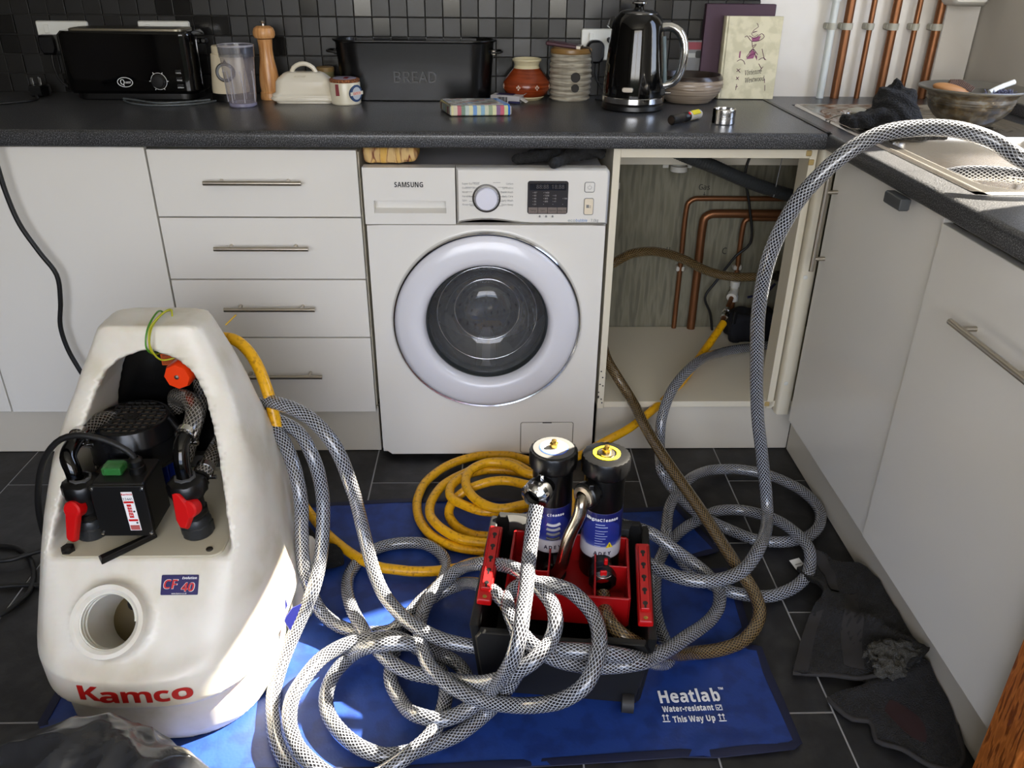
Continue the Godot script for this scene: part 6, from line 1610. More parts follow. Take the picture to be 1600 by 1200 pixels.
func filter_rig():
	# black open toolbox with red trays
	var t := thing("toolbox", "black open toolbox with red plastic trays holding two water filters", "toolbox", Vector3(0.158, 0.004, 1.312), -0.122)
	var bm := mat(Color(0.032, 0.032, 0.034), 0.5)
	var b := MB.new()
	b.box(Vector3(0, 0.012, 0), Vector3(0.30, 0.024, 0.29), 0.008)
	put("floor_pan", b.done(), bm, t)
	# walls lean outwards a little; the front one is lower
	var wall := func(pts: Array, th: float, xf: Transform3D) -> ArrayMesh: return prism_mesh(pts, th, 0.004, xf)
	put("side_wall", wall.call([Vector2(-0.145, 0.0), Vector2(0.150, 0.0), Vector2(0.168, 0.15), Vector2(0.166, 0.18), Vector2(-0.166, 0.18), Vector2(-0.16, 0.14)], 0.016, Transform3D(Basis(Vector3(0, 0, -1), Vector3(-0.09, 1, 0), Vector3(1, 0, 0)), Vector3(-0.146, 0.012, 0))), bm, t)
	put("side_wall", wall.call([Vector2(-0.145, 0.0), Vector2(0.150, 0.0), Vector2(0.168, 0.15), Vector2(0.166, 0.18), Vector2(-0.166, 0.18), Vector2(-0.16, 0.14)], 0.016, Transform3D(Basis(Vector3(0, 0, -1), Vector3(0.09, 1, 0), Vector3(1, 0, 0)), Vector3(0.146, 0.012, 0))), bm, t)
	put("front_wall", wall.call([Vector2(-0.146, 0.0), Vector2(0.146, 0.0), Vector2(0.160, 0.15), Vector2(0.15, 0.168), Vector2(0.06, 0.168), Vector2(0.045, 0.158), Vector2(-0.045, 0.158), Vector2(-0.06, 0.168), Vector2(-0.15, 0.168), Vector2(-0.160, 0.15)], 0.016, Transform3D(Basis(Vector3(1, 0, 0), Vector3(0, 1, 0.09), Vector3(0, 0, 1)), Vector3(0, 0.012, 0.145))), bm, t)
	put("back_wall", wall.call([Vector2(-0.146, 0.0), Vector2(0.146, 0.0), Vector2(0.162, 0.17), Vector2(0.15, 0.195), Vector2(-0.15, 0.195), Vector2(-0.162, 0.17)], 0.016, Transform3D(Basis(Vector3(1, 0, 0), Vector3(0, 1, -0.06), Vector3(0, 0, 1)), Vector3(0, 0.012, -0.145))), bm, t)
	# moulded corner lugs with a finger hole
	var lug := mat(Color(0.10, 0.10, 0.102), 0.7)
	for s in [-1, 1]:
		b = MB.new()
		var rows := []
		for q in [[0.19, 0.056], [0.206, 0.056], [0.208, 0.052], [0.208, 0.032], [0.204, 0.03], [0.17, 0.03], [0.168, 0.05], [0.19, 0.056]]:
			var row := PackedVector3Array()
			for k in 17:
				var a: float = PI * 0.5 + s * PI * (k / 16.0 - 0.0) * 0.75 - s * 0.3
				row.append(Vector3(s * 0.118 - 0.0 + cos(a) * q[1] * 0.95, q[0], -0.10 - sin(a) * q[1]))
			rows.append(row)
		b.grid(rows, false, s < 0)
		put("corner_lug", b.done(), lug, t)
		b = MB.new()
		b.tube(PackedVector3Array([Vector3(s * 0.14, 0.024, 0.162), Vector3(s * 0.118, 0.024, 0.162)]), 0.018, 20)
		put("roller", b.done(), mat(Color(0.16, 0.155, 0.15), 0.6), t)
		# rib seen inside the front half
		put("inner_rib", box_mesh(Vector3(0.09, 0.05, 0.012), 0.003), bm, t, Vector3(s * 0.08, 0.05, 0.06))
	var red := mat(Color(0.62, 0.03, 0.045), 0.38)
	var tray := put("tray", box_mesh(Vector3(0.235, 0.006, 0.185), 0.002), red, t, Vector3(0.005, 0.125, -0.025))
	for q in [[0, -0.0925, 0.235, 0.006], [0, 0.0925, 0.235, 0.006], [-0.1175, 0, 0.006, 0.185], [0.1175, 0, 0.006, 0.185], [-0.04, 0, 0.004, 0.185], [0.052, 0, 0.004, 0.185], [0.085, 0.0, 0.066, 0.004], [-0.078, 0.03, 0.076, 0.004]]:
		put("divider", box_mesh(Vector3(q[2], 0.07, q[3]), 0.0018), red, tray, Vector3(q[0], 0.035, q[1]))
	for s in [-1, 1]:
		var br := put("slotted_bar", prism_mesh(rounded(0.028, 0.205, 0.004), 0.014, 0.003, flat(0)), mat(Color(0.70, 0.045, 0.055), 0.35), t, Vector3(s * 0.150, 0.205, 0.02 + 0.012 * s))
		br.rotation = Vector3(0.10, 0.0, s * 0.05)
		put("raised_spine", prism_mesh(rounded(0.019, 0.165, 0.003), 0.008, 0.002, flat(0)), mat(Color(0.70, 0.045, 0.055), 0.35), br, Vector3(0, 0.009, -0.006))
		for k in 5:
			var z: float = -0.07 + 0.033 * k
			put("keyhole", lathe_mesh([Vector2(0.0048, 0), Vector2(0.0048, 0.0008), Vector2(0, 0.0009)], 16, Transform3D(Basis.IDENTITY, Vector3(0, 0.0128, z))), M.black, br)
			put("keyhole_slot", box_mesh(Vector3(0.004, 0.0008, 0.011), 0.0002), M.black, br, Vector3(0, 0.0133, z + 0.006))
		put("rivet", lathe_mesh([Vector2(0.004, 0), Vector2(0.004, 0.001), Vector2(0, 0.0016)], 14, Transform3D(Basis.IDENTITY, Vector3(0, 0.007, 0.092))), M.brass, br)
	# two filter canisters joined by a bent steel pipe
	t = thing("twin_filter", "pair of black magnetic filter canisters joined by a bent steel pipe", "water filter", Vector3(0.185, 0.132, 1.2125))
	var cm := mat(Color(0.022, 0.022, 0.024), 0.28)
	var im := Image.create_empty(128, 64, false, Image.FORMAT_RGB8)
	var rg := RandomNumberGenerator.new()
	rg.seed = 21
	for y in 64:
		for x in 128:
			var c := Color(0.08, 0.10, 0.34)
			if y > 38: c = Color(0.09, 0.11, 0.36).lerp(Color(0.74, 0.73, 0.76), clampf((y - 38) / 9.0, 0, 1))
			var d := Vector2(x - 64, y - 30).length()
			if d < 22 and y < 46: c = c.lerp(Color(0.16, 0.22, 0.55), 0.7)
			im.set_pixel(x, y, c)
	var lm := mat(Color.WHITE, 0.3)
	lm.albedo_texture = ImageTexture.create_from_image(im)
	lm.uv1_scale = Vector3(1, 1, 1)
	for i in 2:
		var c := Vector3(-0.051, 0, -0.0105) if i == 0 else Vector3(0.051, 0, 0.0105)
		var C := Transform3D(Basis.IDENTITY, c)
		var can := put("canister", lathe_mesh([Vector2(0.0, 0), Vector2(0.040, 0.0), Vector2(0.041, 0.004), Vector2(0.0405, 0.24), Vector2(0.043, 0.243), Vector2(0.043, 0.25), Vector2(0.0, 0.25)], 48, C), cm, t)
		put("cap", lathe_mesh([Vector2(0.044, 0.244), Vector2(0.0475, 0.246), Vector2(0.0485, 0.25), Vector2(0.0485, 0.276), Vector2(0.0465, 0.281), Vector2(0.040, 0.283), Vector2(0.0, 0.284)], 96, C, 24, 0.0014, 0.245), mat(Color(0.05, 0.05, 0.053), 0.3), can)
		if i == 0:
			put("cap_disc", lathe_mesh([Vector2(0.041, 0.2828), Vector2(0.041, 0.2838), Vector2(0.0, 0.2845)], 48, C), mat(Color(0.3, 0.3, 0.3), 0.5), can)
			put("ring_label", lathe_mesh([Vector2(0.0285, 0.2838), Vector2(0.0285, 0.2848), Vector2(0.0, 0.2852)], 48, C), mat(Color(0.25, 0.38, 0.75), 0.5), can)
			put("ring_label", lathe_mesh([Vector2(0.0265, 0.2846), Vector2(0.0265, 0.2856), Vector2(0.0, 0.2858)], 48, C), mat(Color(0.6, 0.6, 0.6), 0.5), can)
		else:
			put("ring_label", lathe_mesh([Vector2(0.027, 0.2832), Vector2(0.027, 0.2848), Vector2(0.02, 0.285), Vector2(0.02, 0.284)], 48, C), mat(Color(0.85, 0.76, 0.08), 0.5), can)
			put("washer", lathe_mesh([Vector2(0.016, 0.2835), Vector2(0.0155, 0.286), Vector2(0.011, 0.2865), Vector2(0, 0.2865)], 32, C), M.steel, can)
		put("bleed_screw", lathe_mesh([Vector2(0.009, 0.285), Vector2(0.0092, 0.294), Vector2(0.0078, 0.296), Vector2(0.006, 0.296), Vector2(0.0055, 0.301), Vector2(0.0, 0.302)], 6, C), M.brass, can)
		# wrapped label, its picture turned to the front
		put("label_band", lathe_mesh([Vector2(0.0414, 0.055), Vector2(0.0416, 0.056), Vector2(0.0412, 0.165), Vector2(0.0409, 0.166)], 64, C * Transform3D(Basis(Vector3.UP, PI / 2 - 0.1), Vector3.ZERO)), lm, can)
		var fa: float = -0.06 if i == 0 else -0.12
		wrap_text(can, "ADEY", 0.0085, 0.0414, c, fa + 0.1, 0.069, mat(Color(0.12, 0.06, 0.2), 0.5), 0.0095)
		if i == 0:
			wrap_text(can, "Cleanse", 0.006, 0.0412, c, fa + 0.2, 0.15, M.white_ink, 0.0052)
			for k in 4:
				var arc := PackedVector3Array()
				for j in 13:
					var a: float = fa + 0.10 + (j - 6) * 0.055
					arc.append(c + Vector3(sin(a) * 0.0418, 0.128 - 0.0115 * k - 0.003 * cos((j - 6) * 0.26), cos(a) * 0.0418))
				var g := 0.75 - 0.17 * k
				put("printed_band", tube_mesh(arc, 0.0032, 8), mat(Color(g, g, g + 0.02), 0.5), can)
		else:
			wrap_text(can, "MagnaCleanse", 0.0068, 0.0412, c, fa + 0.0, 0.152, M.white_ink, 0.0056)
			for k in 9:
				var arc := PackedVector3Array()
				var w: int = [7, 9, 9, 7, 9, 8, 6, 8, 5][k]
				for j in w: 
					var a: float = fa - 0.32 + j * 0.075
					arc.append(c + Vector3(sin(a) * 0.0413, 0.140 - 0.0062 * k - (0.003 if k > 1 else 0.0), cos(a) * 0.0413))
				put("print_line", tube_mesh(arc, 0.0007 if k > 1 else 0.0011, 5), mat(Color(0.62, 0.66, 0.8), 0.5), can)
			var ta := fa + 0.42
			var tn := Vector3(sin(ta), 0, cos(ta))
			put("warning_mark", prism_mesh([Vector2(-0.0075, -0.006), Vector2(0.0075, -0.006), Vector2(0, 0.0075)], 0.0012, 0, face(c + tn * 0.0416 + Vector3(0, 0.09, 0), tn)), mat(Color(0.85, 0.75, 0.1), 0.5), can)
			text("lettering", "!", 0.0065, 0.0006, M.ink, can, face(c + tn * 0.0424 + Vector3(0, 0.0892, 0), tn), "Droid Sans", true)
	# ports: upper left takes the pale hose, the steel pipe links the other two, lower right takes the brown hose
	var ports := [[Vector3(-0.051, 0.218, -0.0105), Vector3(-0.5, 0, 0.86), 0.072], [Vector3(0.051, 0.212, 0.0105), Vector3(-0.72, 0.0, 0.70), 0.062], [Vector3(-0.051, 0.018, -0.0105), Vector3(0.05, 0, 1), 0.066], [Vector3(0.051, 0.048, 0.0105), Vector3(-0.05, -0.08, 1), 0.082]]
	for i in 4:
		var q = ports[i]
		var d: Vector3 = q[1].normalized()
		var L: float = q[2]
		var X := aim(q[0], d)
		var pt := put("port", lathe_mesh([Vector2(0.022, 0.03), Vector2(0.022, L * 0.72), Vector2(0.0265, L * 0.75), Vector2(0.0275, L * 0.8), Vector2(0.0275, L * 0.96), Vector2(0.025, L), Vector2(0.018, L)], 28, X), M.black, t)
		if i == 0 or i == 3:
			put("camlock", lathe_mesh([Vector2(0.02, L - 0.004), Vector2(0.0285, L - 0.002), Vector2(0.0285, L + 0.010), Vector2(0.024, L + 0.013), Vector2(0.017, L + 0.02)], 10, X), M.chrome if i == 0 else M.black, pt)
			for s in [-1, 1]:
				var ring := PackedVector3Array()
				var o: Vector3 = X * Vector3(0.030 * s, L + 0.005, 0.0) + Vector3(0, -0.016, 0)
				for k in 25: ring.append(o + X.basis * Vector3(0.004 * s, cos(TAU * k / 24) * 0.0135, sin(TAU * k / 24) * 0.0165))
				put("pull_ring", tube_mesh(ring, 0.0013, 8, 0, false), M.chrome, pt)
				put("cam_lever", box_mesh(Vector3(0.008, 0.024, 0.008), 0.002), M.chrome if i == 0 else M.red, pt, X * Vector3(0.027 * s, L * 0.85, 0.006))
		else:
			put("cam_lever", box_mesh(Vector3(0.012, 0.014, 0.034), 0.003), M.black, pt, X * Vector3(0.026, L * 0.8, 0.004))
	var p1 := aim(ports[1][0], ports[1][1]) * Vector3(0, 0.062, 0)
	var p2 := aim(ports[2][0], ports[2][1]) * Vector3(0, 0.066, 0)
	put("pipe_flange", lathe_mesh([Vector2(0.021, -0.003), Vector2(0.023, 0.0), Vector2(0.0225, 0.006), Vector2(0.014, 0.008)], 32, aim(p1, ports[1][1])), M.steel, t)
	put("steel_pipe", tube_mesh(smooth(PackedVector3Array([p1 - ports[1][1].normalized() * 0.005, p1 + Vector3(-0.006, -0.004, 0.012), p1 + Vector3(-0.009, -0.026, 0.018), p1.lerp(p2, 0.45) + Vector3(-0.005, 0.0, 0.02), p2 + Vector3(0.012, 0.04, 0.022), p2 + Vector3(0.003, 0.014, 0.014), p2]), 0.005), 0.0128, 20), mat(Color(0.66, 0.63, 0.58), 0.22, 1.0), t)
	put("red_tab", box_mesh(Vector3(0.014, 0.014, 0.006), 0.002), M.red, t, aim(ports[3][0], ports[3][1]) * Vector3(0, 0.096, 0) + Vector3(0, 0.024, 0))

func hose(called: String, label: String, p: Array, r: float, m: Material, group := "", vl := 0.0105) -> Node3D:
	var q := mm(p)
	var o := q[0]
	for i in q.size(): q[i] -= o
	var t := thing(called, label, "hose", o, 0, group)
	put("tube", tube_mesh(smooth(q, 0.009), r, 16, vl), m, t)
	return t

func hoses():
	var t := hose("hose", "yellow hose coiled behind the filters and running from the open cupboard", [740, 261, 220, 712, 246, 260, 696, 237, 281, 679, 227, 304, 659, 217, 330, 644, 209, 351, 627, 201, 374, 610, 192, 398, 592, 183, 423, 574, 176, 447, 556, 169, 470, 533, 163, 499, 510, 159, 527, 487, 155, 553, 465, 149, 575, 431, 134, 600, 397, 118, 620, 369, 110, 637, 339, 103, 653, 313, 91, 660, 294, 70, 649, 278, 44, 629, 259, 25, 618, 222, 19, 635, 184, 20, 653, 140, 18, 646, 106, 17, 624, 69, 16, 603, 40, 16, 598, 8, 16, 598, -22, 17, 603, -50, 17, 613, -77, 17, 627, -102, 17, 645, -126, 17, 668, -146, 17, 696, -163, 17, 725, -174, 17, 755, -180, 17, 788, -183, 18, 819, -180, 18, 859, -172, 18, 897, -158, 18, 931, -140, 19, 962, -116, 19, 987, -87, 19, 1006, -49, 19, 1020, -10, 20, 1027, 44, 20, 1023, 74, 21, 1021, 107, 21, 1017, 137, 22, 1007, 163, 21, 987, 187, 20, 960, 205, 21, 931, 216, 24, 896, 220, 28, 858, 219, 32, 824, 206, 37, 787, 185, 42, 757, 152, 44, 743, 118, 44, 731, 93, 44, 705, 67, 44, 683, 34, 44, 676, 0, 44, 681, -28, 43, 700, -55, 43, 726, -88, 43, 754, -117, 42, 786, -130, 42, 814, -140, 42, 846, -145, 41, 874, -142, 41, 915, -128, 41, 945, -108, 41, 972, -68, 41, 1007, -39, 41, 1018, -9, 41, 1024, 29, 41, 1030, 63, 42, 1026, 102, 43, 1016, 136, 45, 1000, 159, 46, 976, 178, 48, 947, 189, 50, 917, 193, 55, 882, 186, 60, 849, 147, 66, 805, 115, 66, 775, 85, 66, 762, 51, 66, 753, 19, 66, 750, -11, 66, 753, -62, 66, 780, -93, 67, 828, -91, 67, 876, -54, 68, 913, -7, 68, 937, 48, 68, 935, 85, 70, 928, 119, 75, 920, 149, 80, 905, 168, 85, 856, 137, 90, 820, 100, 92, 808, 64, 92, 769, 31, 91, 755, -3, 90, 753, -44, 90, 789, -55, 90, 833, -44, 90, 889, -14, 90, 933, 29, 91, 958, 83, 100, 957, 138, 110, 946, 155, 112, 916, 125, 105, 890, 98, 94, 861, 50, 91, 839, 20, 92, 841, -10, 89, 847, -59, 69, 854, -92, 44, 874, -97, 29, 894, -77, 19, 931, -34, 17, 964, -4, 17, 969, 26, 17, 973, 75, 17, 1000, 104, 18, 1045, 81, 19, 1069, 48, 18, 1063, 9, 18, 1055, -28, 18, 1070, -66, 19, 1088, -102, 20, 1097, -138, 22, 1103, -176, 23, 1103, -211, 25, 1099, -240, 26, 1094, -267, 28, 1084, -293, 29, 1068, -318, 28, 1045, -341, 27, 1022, -363, 26, 998, -388, 25, 968, -412, 26, 936, -434, 27, 905, -453, 35, 882, -465, 65, 882, -473, 103, 891, -478, 131, 895, -481, 160, 901, -481, 191, 915, -478, 208, 928, -474, 227, 948, -467, 247, 973, -460, 268, 1000, -451, 290, 1029, -443, 311, 1058, -435, 332, 1086, -428, 352, 1110, -422, 370, 1129, -419, 386, 1143, -418, 400, 1148, -426, 451, 1134, -438, 499, 1115, -460, 541, 1085, -484, 568, 1064, -510, 584, 1054, -558, 580, 1043, -584, 568, 1042, -613, 552, 1042, -644, 536, 1042, -676, 525, 1042, -711, 514, 1042, -744, 503, 1041, -771, 491, 1041, -807, 458, 1041, -825, 405, 1050, -831, 348, 1060], 0.0118, M.yellow_hose)
	t = hose("hose", "grey braided hose arching from the sink down to the filters", [904, 882, 930, 937, 903, 970, 960, 910, 995, 983, 914, 1020, 1015, 917, 1060, 1020, 919, 1089, 1018, 924, 1120, 1001, 945, 1170, 976, 960, 1170, 934, 970, 1160, 899, 992, 1130, 870, 1003, 1118, 837, 1011, 1110, 799, 1014, 1104, 761, 1012, 1100, 727, 1008, 1099, 695, 999, 1100, 658, 978, 1101, 625, 949, 1100, 606, 926, 1098, 589, 901, 1094, 575, 874, 1090, 564, 843, 1085, 556, 811, 1078, 551, 777, 1070, 550, 749, 1062, 551, 719, 1052, 554, 689, 1041, 558, 658, 1030, 562, 629, 1021, 568, 598, 1010, 575, 567, 1000, 582, 536, 990, 589, 504, 981, 596, 471, 972, 603, 438, 963, 611, 404, 955, 619, 371, 947, 627, 337, 942, 636, 303, 937, 646, 268, 933, 655, 234, 930, 663, 201, 930, 670, 172, 932, 678, 135, 937, 683, 102, 946, 683, 80, 963, 677, 75, 984, 666, 79, 1014, 652, 88, 1048, 636, 99, 1083, 620, 108, 1116, 605, 113, 1142, 584, 111, 1172, 562, 106, 1197, 538, 103, 1215, 509, 102, 1228, 478, 102, 1235, 448, 102, 1235, 412, 101, 1222, 380, 101, 1201, 350, 104, 1177, 324, 111, 1154, 295, 130, 1127, 281, 150, 1113], 0.0148, M.braid_grey, "grey braided hoses")
	t = hose("hose", "grey braided hose from the machine to the open cupboard, looped beside the right kickboard", [-478, 447, 1100, -439, 476, 1120, -403, 486, 1150, -373, 487, 1171, -343, 480, 1190, -317, 464, 1207, -295, 440, 1220, -279, 406, 1229, -269, 364, 1230, -266, 338, 1224, -264, 307, 1212, -264, 276, 1198, -263, 247, 1188, -261, 221, 1185, -252, 182, 1200, -241, 151, 1224, -228, 128, 1249, -211, 111, 1277, -194, 105, 1300, -174, 103, 1325, -153, 102, 1348, -129, 101, 1368, -102, 101, 1386, -74, 100, 1399, -41, 96, 1405, -7, 92, 1408, 25, 96, 1416, 45, 109, 1431, 62, 129, 1451, 78, 152, 1474, 95, 173, 1495, 115, 188, 1510, 158, 198, 1523, 203, 196, 1526, 241, 183, 1521, 278, 151, 1498, 300, 124, 1476, 319, 98, 1456, 336, 76, 1437, 347, 66, 1426, 361, 46, 1398, 368, 36, 1372, 368, 27, 1336, 365, 22, 1296, 365, 19, 1266, 366, 18, 1236, 370, 18, 1203, 377, 17, 1168, 385, 17, 1131, 396, 18, 1094, 407, 19, 1063, 424, 20, 1030, 443, 21, 1002, 464, 21, 975, 487, 21, 950, 511, 21, 930, 537, 21, 911, 564, 20, 890, 594, 19, 874, 626, 18, 869, 658, 19, 874, 685, 24, 892, 709, 31, 918, 728, 40, 954, 741, 47, 994, 752, 49, 1034, 755, 47, 1071, 742, 31, 1116, 721, 24, 1142, 692, 19, 1164, 661, 19, 1181, 627, 19, 1192, 571, 20, 1187, 531, 20, 1170, 505, 20, 1150, 481, 20, 1124, 466, 18, 1092, 454, 20, 1060, 429, 48, 1019, 440, 50, 962, 449, 50, 927, 461, 50, 893, 476, 50, 863, 494, 49, 834, 514, 50, 803, 538, 48, 771, 561, 40, 742, 588, 29, 712, 615, 22, 691, 651, 19, 682, 687, 19, 682, 721, 19, 689, 753, 19, 702, 783, 19, 721, 808, 19, 745, 831, 19, 775, 846, 19, 808, 854, 19, 845, 853, 19, 882, 842, 19, 916, 825, 19, 946, 804, 18, 968, 778, 18, 986, 743, 18, 997, 706, 18, 1001, 649, 18, 988, 622, 17, 968, 596, 18, 947, 565, 31, 942, 537, 44, 934, 517, 45, 902, 501, 45, 865, 475, 59, 816, 451, 99, 808, 453, 95, 778, 461, 79, 735, 468, 77, 699, 469, 100, 682, 469, 135, 672, 472, 167, 659, 486, 199, 632, 507, 224, 599, 524, 235, 577, 543, 244, 553, 565, 250, 527, 587, 253, 499, 604, 251, 476, 622, 246, 450, 641, 239, 422, 660, 231, 395, 680, 222, 367, 701, 214, 342, 721, 208, 320, 746, 201, 296, 772, 195, 275, 799, 189, 255, 825, 184, 239, 851, 181, 225, 883, 180, 213, 915, 180, 207, 946, 181, 200], 0.0142, M.braid_grey, "grey braided hoses")
	t = hose("hose", "grey braided hose winding in several loops between the right filter and the machine", [281, 150, 1078, 300, 150, 1100, 332, 147, 1110, 366, 140, 1120, 406, 120, 1142, 450, 90, 1154, 486, 69, 1175, 503, 59, 1214, 491, 59, 1265, 476, 62, 1291, 457, 69, 1318, 440, 77, 1339, 422, 87, 1361, 403, 98, 1383, 383, 107, 1405, 363, 116, 1428, 342, 126, 1450, 320, 136, 1472, 298, 142, 1490, 270, 161, 1517, 228, 161, 1523, 186, 166, 1528, 131, 179, 1527, 96, 202, 1526, 64, 203, 1486, 44, 208, 1439, 43, 205, 1392, 64, 212, 1368, 112, 220, 1374, 136, 228, 1391, 157, 235, 1413, 190, 230, 1462, 198, 226, 1514, 188, 216, 1563, 169, 191, 1590, 148, 172, 1595, 123, 152, 1592, 92, 126, 1576, 61, 103, 1557, 8, 88, 1536, -28, 90, 1523, -74, 90, 1491, -106, 90, 1452, -124, 90, 1405, -133, 83, 1352, -132, 77, 1301, -122, 77, 1258, -94, 82, 1209, -61, 92, 1180, -47, 109, 1191, -34, 134, 1215, -21, 161, 1245, -7, 182, 1269, 18, 202, 1295, 41, 217, 1318, 64, 234, 1355, 83, 237, 1381, 101, 237, 1407, 121, 237, 1455, 123, 232, 1494, 114, 212, 1511, 85, 205, 1548, 46, 167, 1545, 19, 131, 1524, -9, 103, 1505, -29, 87, 1489, -50, 72, 1473, -73, 62, 1459, -110, 59, 1447, -147, 60, 1437, -186, 61, 1412, -221, 63, 1372, -241, 47, 1332, -256, 47, 1306, -283, 44, 1254, -295, 40, 1222, -305, 35, 1188, -313, 26, 1145, -314, 18, 1103, -294, 18, 1047, -252, 18, 1007, -195, 18, 993, -147, 18, 1001, -106, 18, 1042, -96, 18, 1075, -96, 26, 1117, -104, 34, 1159, -121, 44, 1198, -141, 52, 1235, -156, 54, 1265, -170, 52, 1288, -195, 35, 1300, -234, 23, 1296, -276, 22, 1289, -316, 24, 1272, -354, 43, 1247, -370, 93, 1240, -373, 127, 1245, -374, 162, 1250, -374, 196, 1248, -372, 232, 1244, -370, 262, 1243, -366, 293, 1242, -366, 321, 1237, -372, 353, 1221, -382, 379, 1201, -409, 414, 1160, -442, 434, 1130], 0.0142, M.braid_grey, "grey braided hoses")
	t = hose("hose", "grey braided hose hanging from the left filter with a yellow band round it", [96, 351, 1305, 90, 330, 1326, 82, 292, 1365, 78, 284, 1395, 74, 279, 1432, 70, 274, 1466, 64, 269, 1505, 59, 259, 1536, 49, 226, 1557, 40, 191, 1551, 29, 152, 1537, 13, 108, 1521, -6, 80, 1519, -47, 63, 1538, -81, 62, 1550, -118, 56, 1537, -141, 38, 1510, -159, 22, 1476, -185, 21, 1426, -190, 20, 1376, -184, 20, 1324, -178, 19, 1289, -170, 18, 1257, -145, 18, 1214, -96, 50, 1202, -61, 59, 1192, -47, 74, 1205, -35, 94, 1228, -24, 117, 1256, -13, 138, 1283, -4, 157, 1308, 4, 177, 1335, 12, 193, 1360, 21, 201, 1380, 43, 198, 1416, 55, 185, 1459, 68, 170, 1487, 60, 156, 1518, 49, 129, 1520, 36, 96, 1516, 20, 63, 1513, 0, 37, 1515, -47, 27, 1550, -99, 26, 1575, -140, 27, 1591, -180, 27, 1595, -223, 28, 1579, -264, 29, 1545, -292, 29, 1506, -304, 30, 1460, -297, 30, 1411, -273, 31, 1369, -255, 50, 1374, -233, 77, 1390, -210, 93, 1400, -179, 99, 1402, -149, 94, 1398, -119, 68, 1384, -92, 38, 1371, -58, 24, 1383, -36, 22, 1423, -28, 20, 1468, -30, 18, 1493], 0.0142, M.braid_grey, "grey braided hoses")
	put("yellow_band", tube_mesh(mm([40, 200, 1408, 46, 196, 1424]), 0.0152, 16), mat(Color(0.8, 0.58, 0.06), 0.5), t, -t.position)
	t = hose("hose", "grey braided hose against the machine flank whose loop leaves the picture at the bottom", [-429, 436, 1120, -385, 422, 1140, -365, 404, 1155, -350, 379, 1170, -339, 339, 1180, -334, 295, 1190, -334, 252, 1205, -337, 212, 1220, -343, 166, 1240, -349, 140, 1288, -371, 90, 1302, -393, 50, 1337, -405, 30, 1382, -409, 18, 1432, -405, 17, 1463, -398, 18, 1494, -381, 18, 1547, -356, 18, 1590, -336, 18, 1614, -312, 18, 1634, -276, 16, 1649, -238, 18, 1656, -186, 27, 1636, -158, 36, 1622, -132, 45, 1606, -99, 52, 1576, -81, 50, 1526, -76, 44, 1477, -79, 30, 1442, -86, 18, 1408, -109, 19, 1366, -135, 53, 1371, -174, 56, 1346, -225, 59, 1348, -279, 57, 1361, -318, 54, 1389, -334, 53, 1413, -346, 52, 1441, -359, 51, 1487, -354, 51, 1540, -343, 50, 1568, -327, 49, 1595, -306, 50, 1618, -281, 48, 1638, -248, 36, 1655, -214, 20, 1670], 0.0142, M.braid_grey, "grey braided hoses")
	t = hose("hose", "brown tinted braided hose from the open cupboard to the right filter", [325, 305, 460, 336, 273, 500, 358, 243, 539, 378, 216, 559, 397, 191, 584, 406, 181, 609, 412, 174, 639, 417, 169, 672, 424, 163, 704, 431, 157, 734, 439, 152, 765, 446, 147, 795, 454, 142, 822, 466, 134, 860, 479, 126, 897, 490, 120, 933, 501, 115, 972, 511, 110, 1010, 520, 105, 1046, 528, 101, 1081, 535, 98, 1114, 542, 96, 1149, 550, 91, 1179, 574, 66, 1222, 579, 50, 1266, 569, 35, 1291, 534, 19, 1322, 485, 19, 1346, 457, 19, 1352, 428, 24, 1360, 406, 35, 1372, 385, 51, 1389, 363, 70, 1406, 338, 99, 1433, 316, 124, 1453, 294, 145, 1465, 249, 174, 1462, 229, 173, 1416, 228, 166, 1366, 229, 167, 1345], 0.0145, M.braid_brown)
	t = hose("hose", "brown tinted braided hose bowed across the inside of the open cupboard", [300, 501, 420, 351, 519, 400, 377, 527, 381, 405, 533, 360, 439, 533, 340, 476, 528, 320, 503, 520, 306, 532, 510, 292, 561, 497, 280, 588, 484, 271, 615, 468, 262, 643, 453, 255, 670, 441, 250, 710, 430, 249, 750, 425, 250, 793, 425, 250, 837, 427, 250], 0.0135, M.braid_brown)
	var e := mm([750, 425, 250, 837, 427, 250])
	put("brass_tail", lathe_mesh([Vector2(0.014, 0), Vector2(0.0165, 0.0), Vector2(0.0165, 0.018), Vector2(0.012, 0.02), Vector2(0.012, 0.03), Vector2(0.0175, 0.032), Vector2(0.0175, 0.05), Vector2(0.01, 0.052)], 8, aim(e[1] - t.position, e[1] - e[0])), mat(Color(0.3, 0.28, 0.25), 0.35, 0.8), t)

